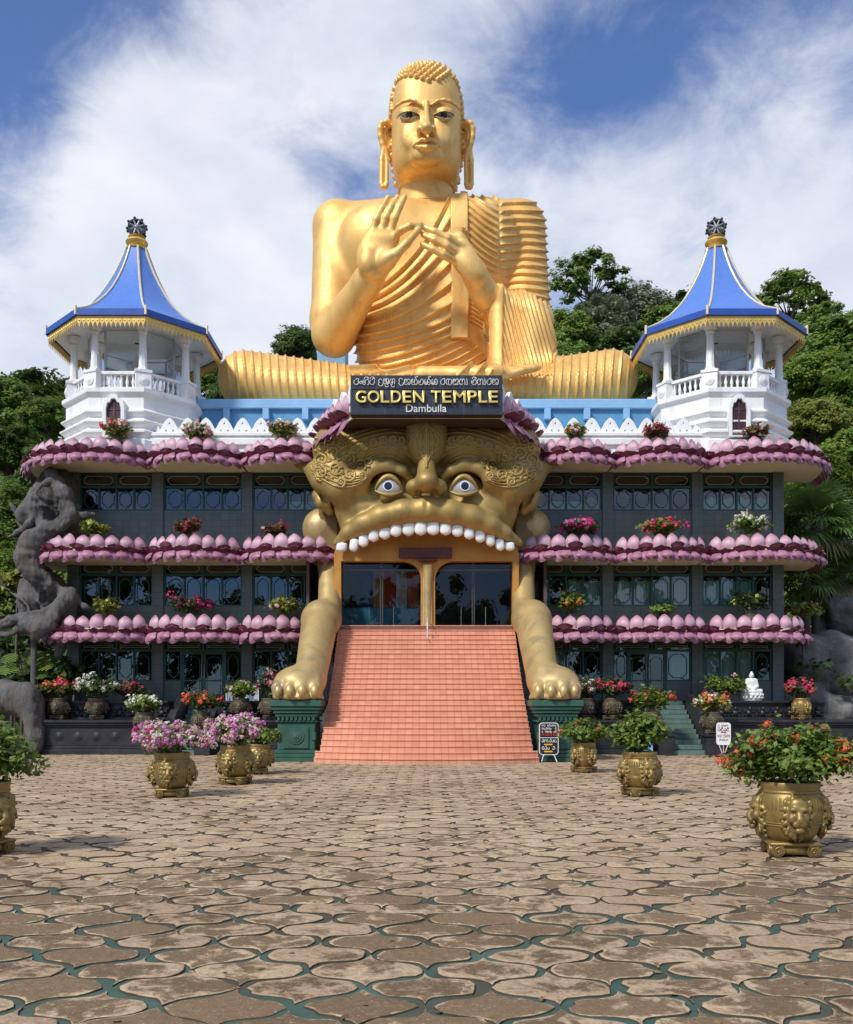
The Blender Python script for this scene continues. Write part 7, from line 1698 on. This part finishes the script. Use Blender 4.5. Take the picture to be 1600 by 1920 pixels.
def fan_leaf(b, base, d, size, rg, droop=.35, n=26):
    """one pleated fan: blades spread from the leaf stalk's tip"""
    d = Vector(d).normalized(); up = Vector((0, 0, 1)); side = d.cross(up).normalized() if abs(d.z) < .98 else Vector((1, 0, 0)); nrm = side.cross(d).normalized(); tip = Vector(base)+d*size*.75
    b.tube([base, Vector(base).lerp(tip, .5)+Vector((0, 0, .05)), tip], [.03, .022, .016], 5)
    for k in range(n):
        a = R(-125+250*k/(n-1)); u = (d*math.cos(a)+side*math.sin(a)).normalized(); L = size*(.75+.25*math.cos(a*.6))*rg.uniform(.9, 1.08); w = size*.055; sd = nrm.cross(u).normalized(); lift = nrm*(.06*size if k % 2 else 0)
        p1 = tip+u*L*.55+lift*.6-Vector((0, 0, .04*L)); p2 = tip+u*L-Vector((0, 0, droop*L*rg.uniform(.6, 1.3))); q = rg.random()
        b.add([tip, p1+sd*w, p2, p1-sd*w], [(0, 1, 2, 3)], [q, q, q*.8, q])
def palms():
    rg = random.Random(8)
    for (px, pt, pb, Y, size, n, lab) in ((1528, 985, 1165, 38, 1.35, 26, 'fan palm with a full green head beside the right corner of the temple'), (1572, 1075, 1190, 38.8, 1.0, 16, 'smaller fan palm in front of the brown boulder at the right edge'), (1512, 1090, 1180, 37.4, .95, 14, 'shaded fan palm drooping below the middle lotus ledge end')):
        c = P(px, pt, Y); r = empty('fan_palm', (c.x, Y, 0), lab, 'palm', 'fan palms right of the temple'); O = (c.x, Y, 0); b = MB(O)
        b.tube([(c.x+.1, Y, 0), (c.x+.05, Y, c.z*.6), c], [.2, .17, .15], 10); b.build('trunk', BARK, r, 50); b = MB(O); dry = MB(O)
        for k in range(n):
            a = k*2.4; e = R(75-125*(k+.5)/n); d = Vector((math.cos(a)*math.cos(e), math.sin(a)*math.cos(e), math.sin(e))); fan_leaf(b if k < n*.86 else dry, c, d, size*rg.uniform(.85, 1.1), rg, .22+.3*(k/n))
        b.build('fronds', PALM, r, 0, 'rnd', None, False); dry.build('dry_fronds', PALMD, r, 0, 'rnd', None, False)
palms()
def undergrowth():
    g = 'shrubs in the shade left of the temple'
    for (px, py, Y, rx, rz, lf, lab, sd, ls) in ((20, 1265, 34.5, 1.2, 1.3, LEAFD, 'shady shrub at the left edge above the rounded rock', 1, .16), (85, 1268, 33.6, .9, 1.3, LEAFD, 'dark broad leaved shrub behind the orange flowered pot', 2, .17), (135, 1262, 33.2, .7, .9, LEAFD, 'dark undergrowth shrub against the ground floor corner', 3, .14), (40, 1195, 36.5, 1.5, 1.6, LEAFD, 'deep green shrub under the stone limbs', 4, .17), (0, 1120, 36.5, 1.3, 1.5, LEAF, 'leafy shrub behind the thin stone branch at the left', 5, .16), (28, 1085, 35.2, .5, .8, LEAFY, 'small yellow leaved shrub beside the lower carved boulder', 6, .17)):
        c = P(px, py, Y); r = empty('shrub', (c.x, Y, 0), lab, 'shrub', g); b = MB((c.x, Y, 0)); b.tube([(c.x, Y, 0), (c.x+.1, Y, max(.2, c.z-.1))], [.09, .04], 6); b.build('stem', BARK, r, 50)
        plant(r, max(.1, c.z-rz*.6), rx, rz, lf, [], 900, ls, 0, 500+sd, droop=.5)
    c = P(1503, 1152, 34.6); r = empty('shrub', (c.x, 34.6, 0), 'yellow green shrub on the end of the lowest ledge by the palms', 'shrub', g); b = MB((c.x, 34.6, 0)); b.tube([(c.x+.2, 34.6, 0), (c.x, 34.6, c.z)], [.06, .03], 6); b.build('stem', BARK, r, 50); plant(r, c.z-.1, .75, .5, LEAFY, [], 500, .13, 0, 510)
    for (px, py, Y, lab) in ((1530, 1260, 34.6, 'thin sprawling plant growing on the front of the streaked boulder'), (1590, 1285, 34.6, 'second thin plant on the streaked boulder at the right edge')):
        c = P(px, py, Y); r = empty('shrub', (c.x, Y, 0), lab, 'shrub', 'plants on the boulders'); plant(r, c.z-.3, .8, .8, LEAFD, [], 90, .13, 0, int(px))
    # big cut-leaved plant
    c = P(46, 1228, 33.2); r = empty('split_leaf_plant', (c.x, 33.2, 0), 'split leaved tropical plant with big bright leaves under the stone limbs', 'plant'); rg = random.Random(3); b = MB((c.x, 33.2, 0)); st = MB((c.x, 33.2, 0))
    for k in range(9):
        a = rg.uniform(0, 6.28); base = Vector((c.x, 33.2, c.z-.9)); e = Vector((c.x+math.cos(a)*rg.uniform(.1, .75), 33.1+math.sin(a)*.3-.2, c.z+rg.uniform(-.7, .25))); st.tube([base, (base+e)/2+Vector((0, 0, .2)), e], .02, 5)
        d = Vector((math.cos(a)*.7, -.45, -.45)).normalized(); s_ = d.cross(Vector((0, -.6, .8))).normalized(); L = rg.uniform(.45, .65); q = rg.random()
        for j in range(7):
            for sg in (-1, 1):
                u = j/7; p0 = e+d*L*u; w = L*.55*math.sin(math.pi*(u*.8+.18)); p1 = p0+s_*sg*w+d*L*.10; b.add([p0, p0+d*L*.11, p1+d*L*.05, p1-d*L*.03], [(0, 1, 2, 3)], [q]*4)
    st.tube([(c.x, 33.2, 0), (c.x, 33.2, c.z-.9)], .05, 6); b.build('leaves', LEAF, r, 0, 'rnd', None, False); st.build('stalks', STEM, r, 60)
undergrowth()
def seam_details():
    # a few fallen leaves and petals on the paving, too many to count one by one
    rng = np.random.default_rng(21); n = 420; y = rng.uniform(4, 30, n); x = rng.uniform(-.55, .55, n)*y; pos = np.stack([x, y, np.full(n, .018)], 1)
    tag(link('fallen_leaves', cardmesh(cards(pos, nrmz(np.array((0, 0, 1.))+rng.normal(0, .15, (n, 3))), np.full(n, .035), rng, 1.6, .3), rng.random(n)), leafmat('fallen_leaf', (.16, .09, .03), (.30, .20, .07), .1)), 'scattered dry leaves lying on the paving', 'leaves', None, 'stuff')
seam_details()
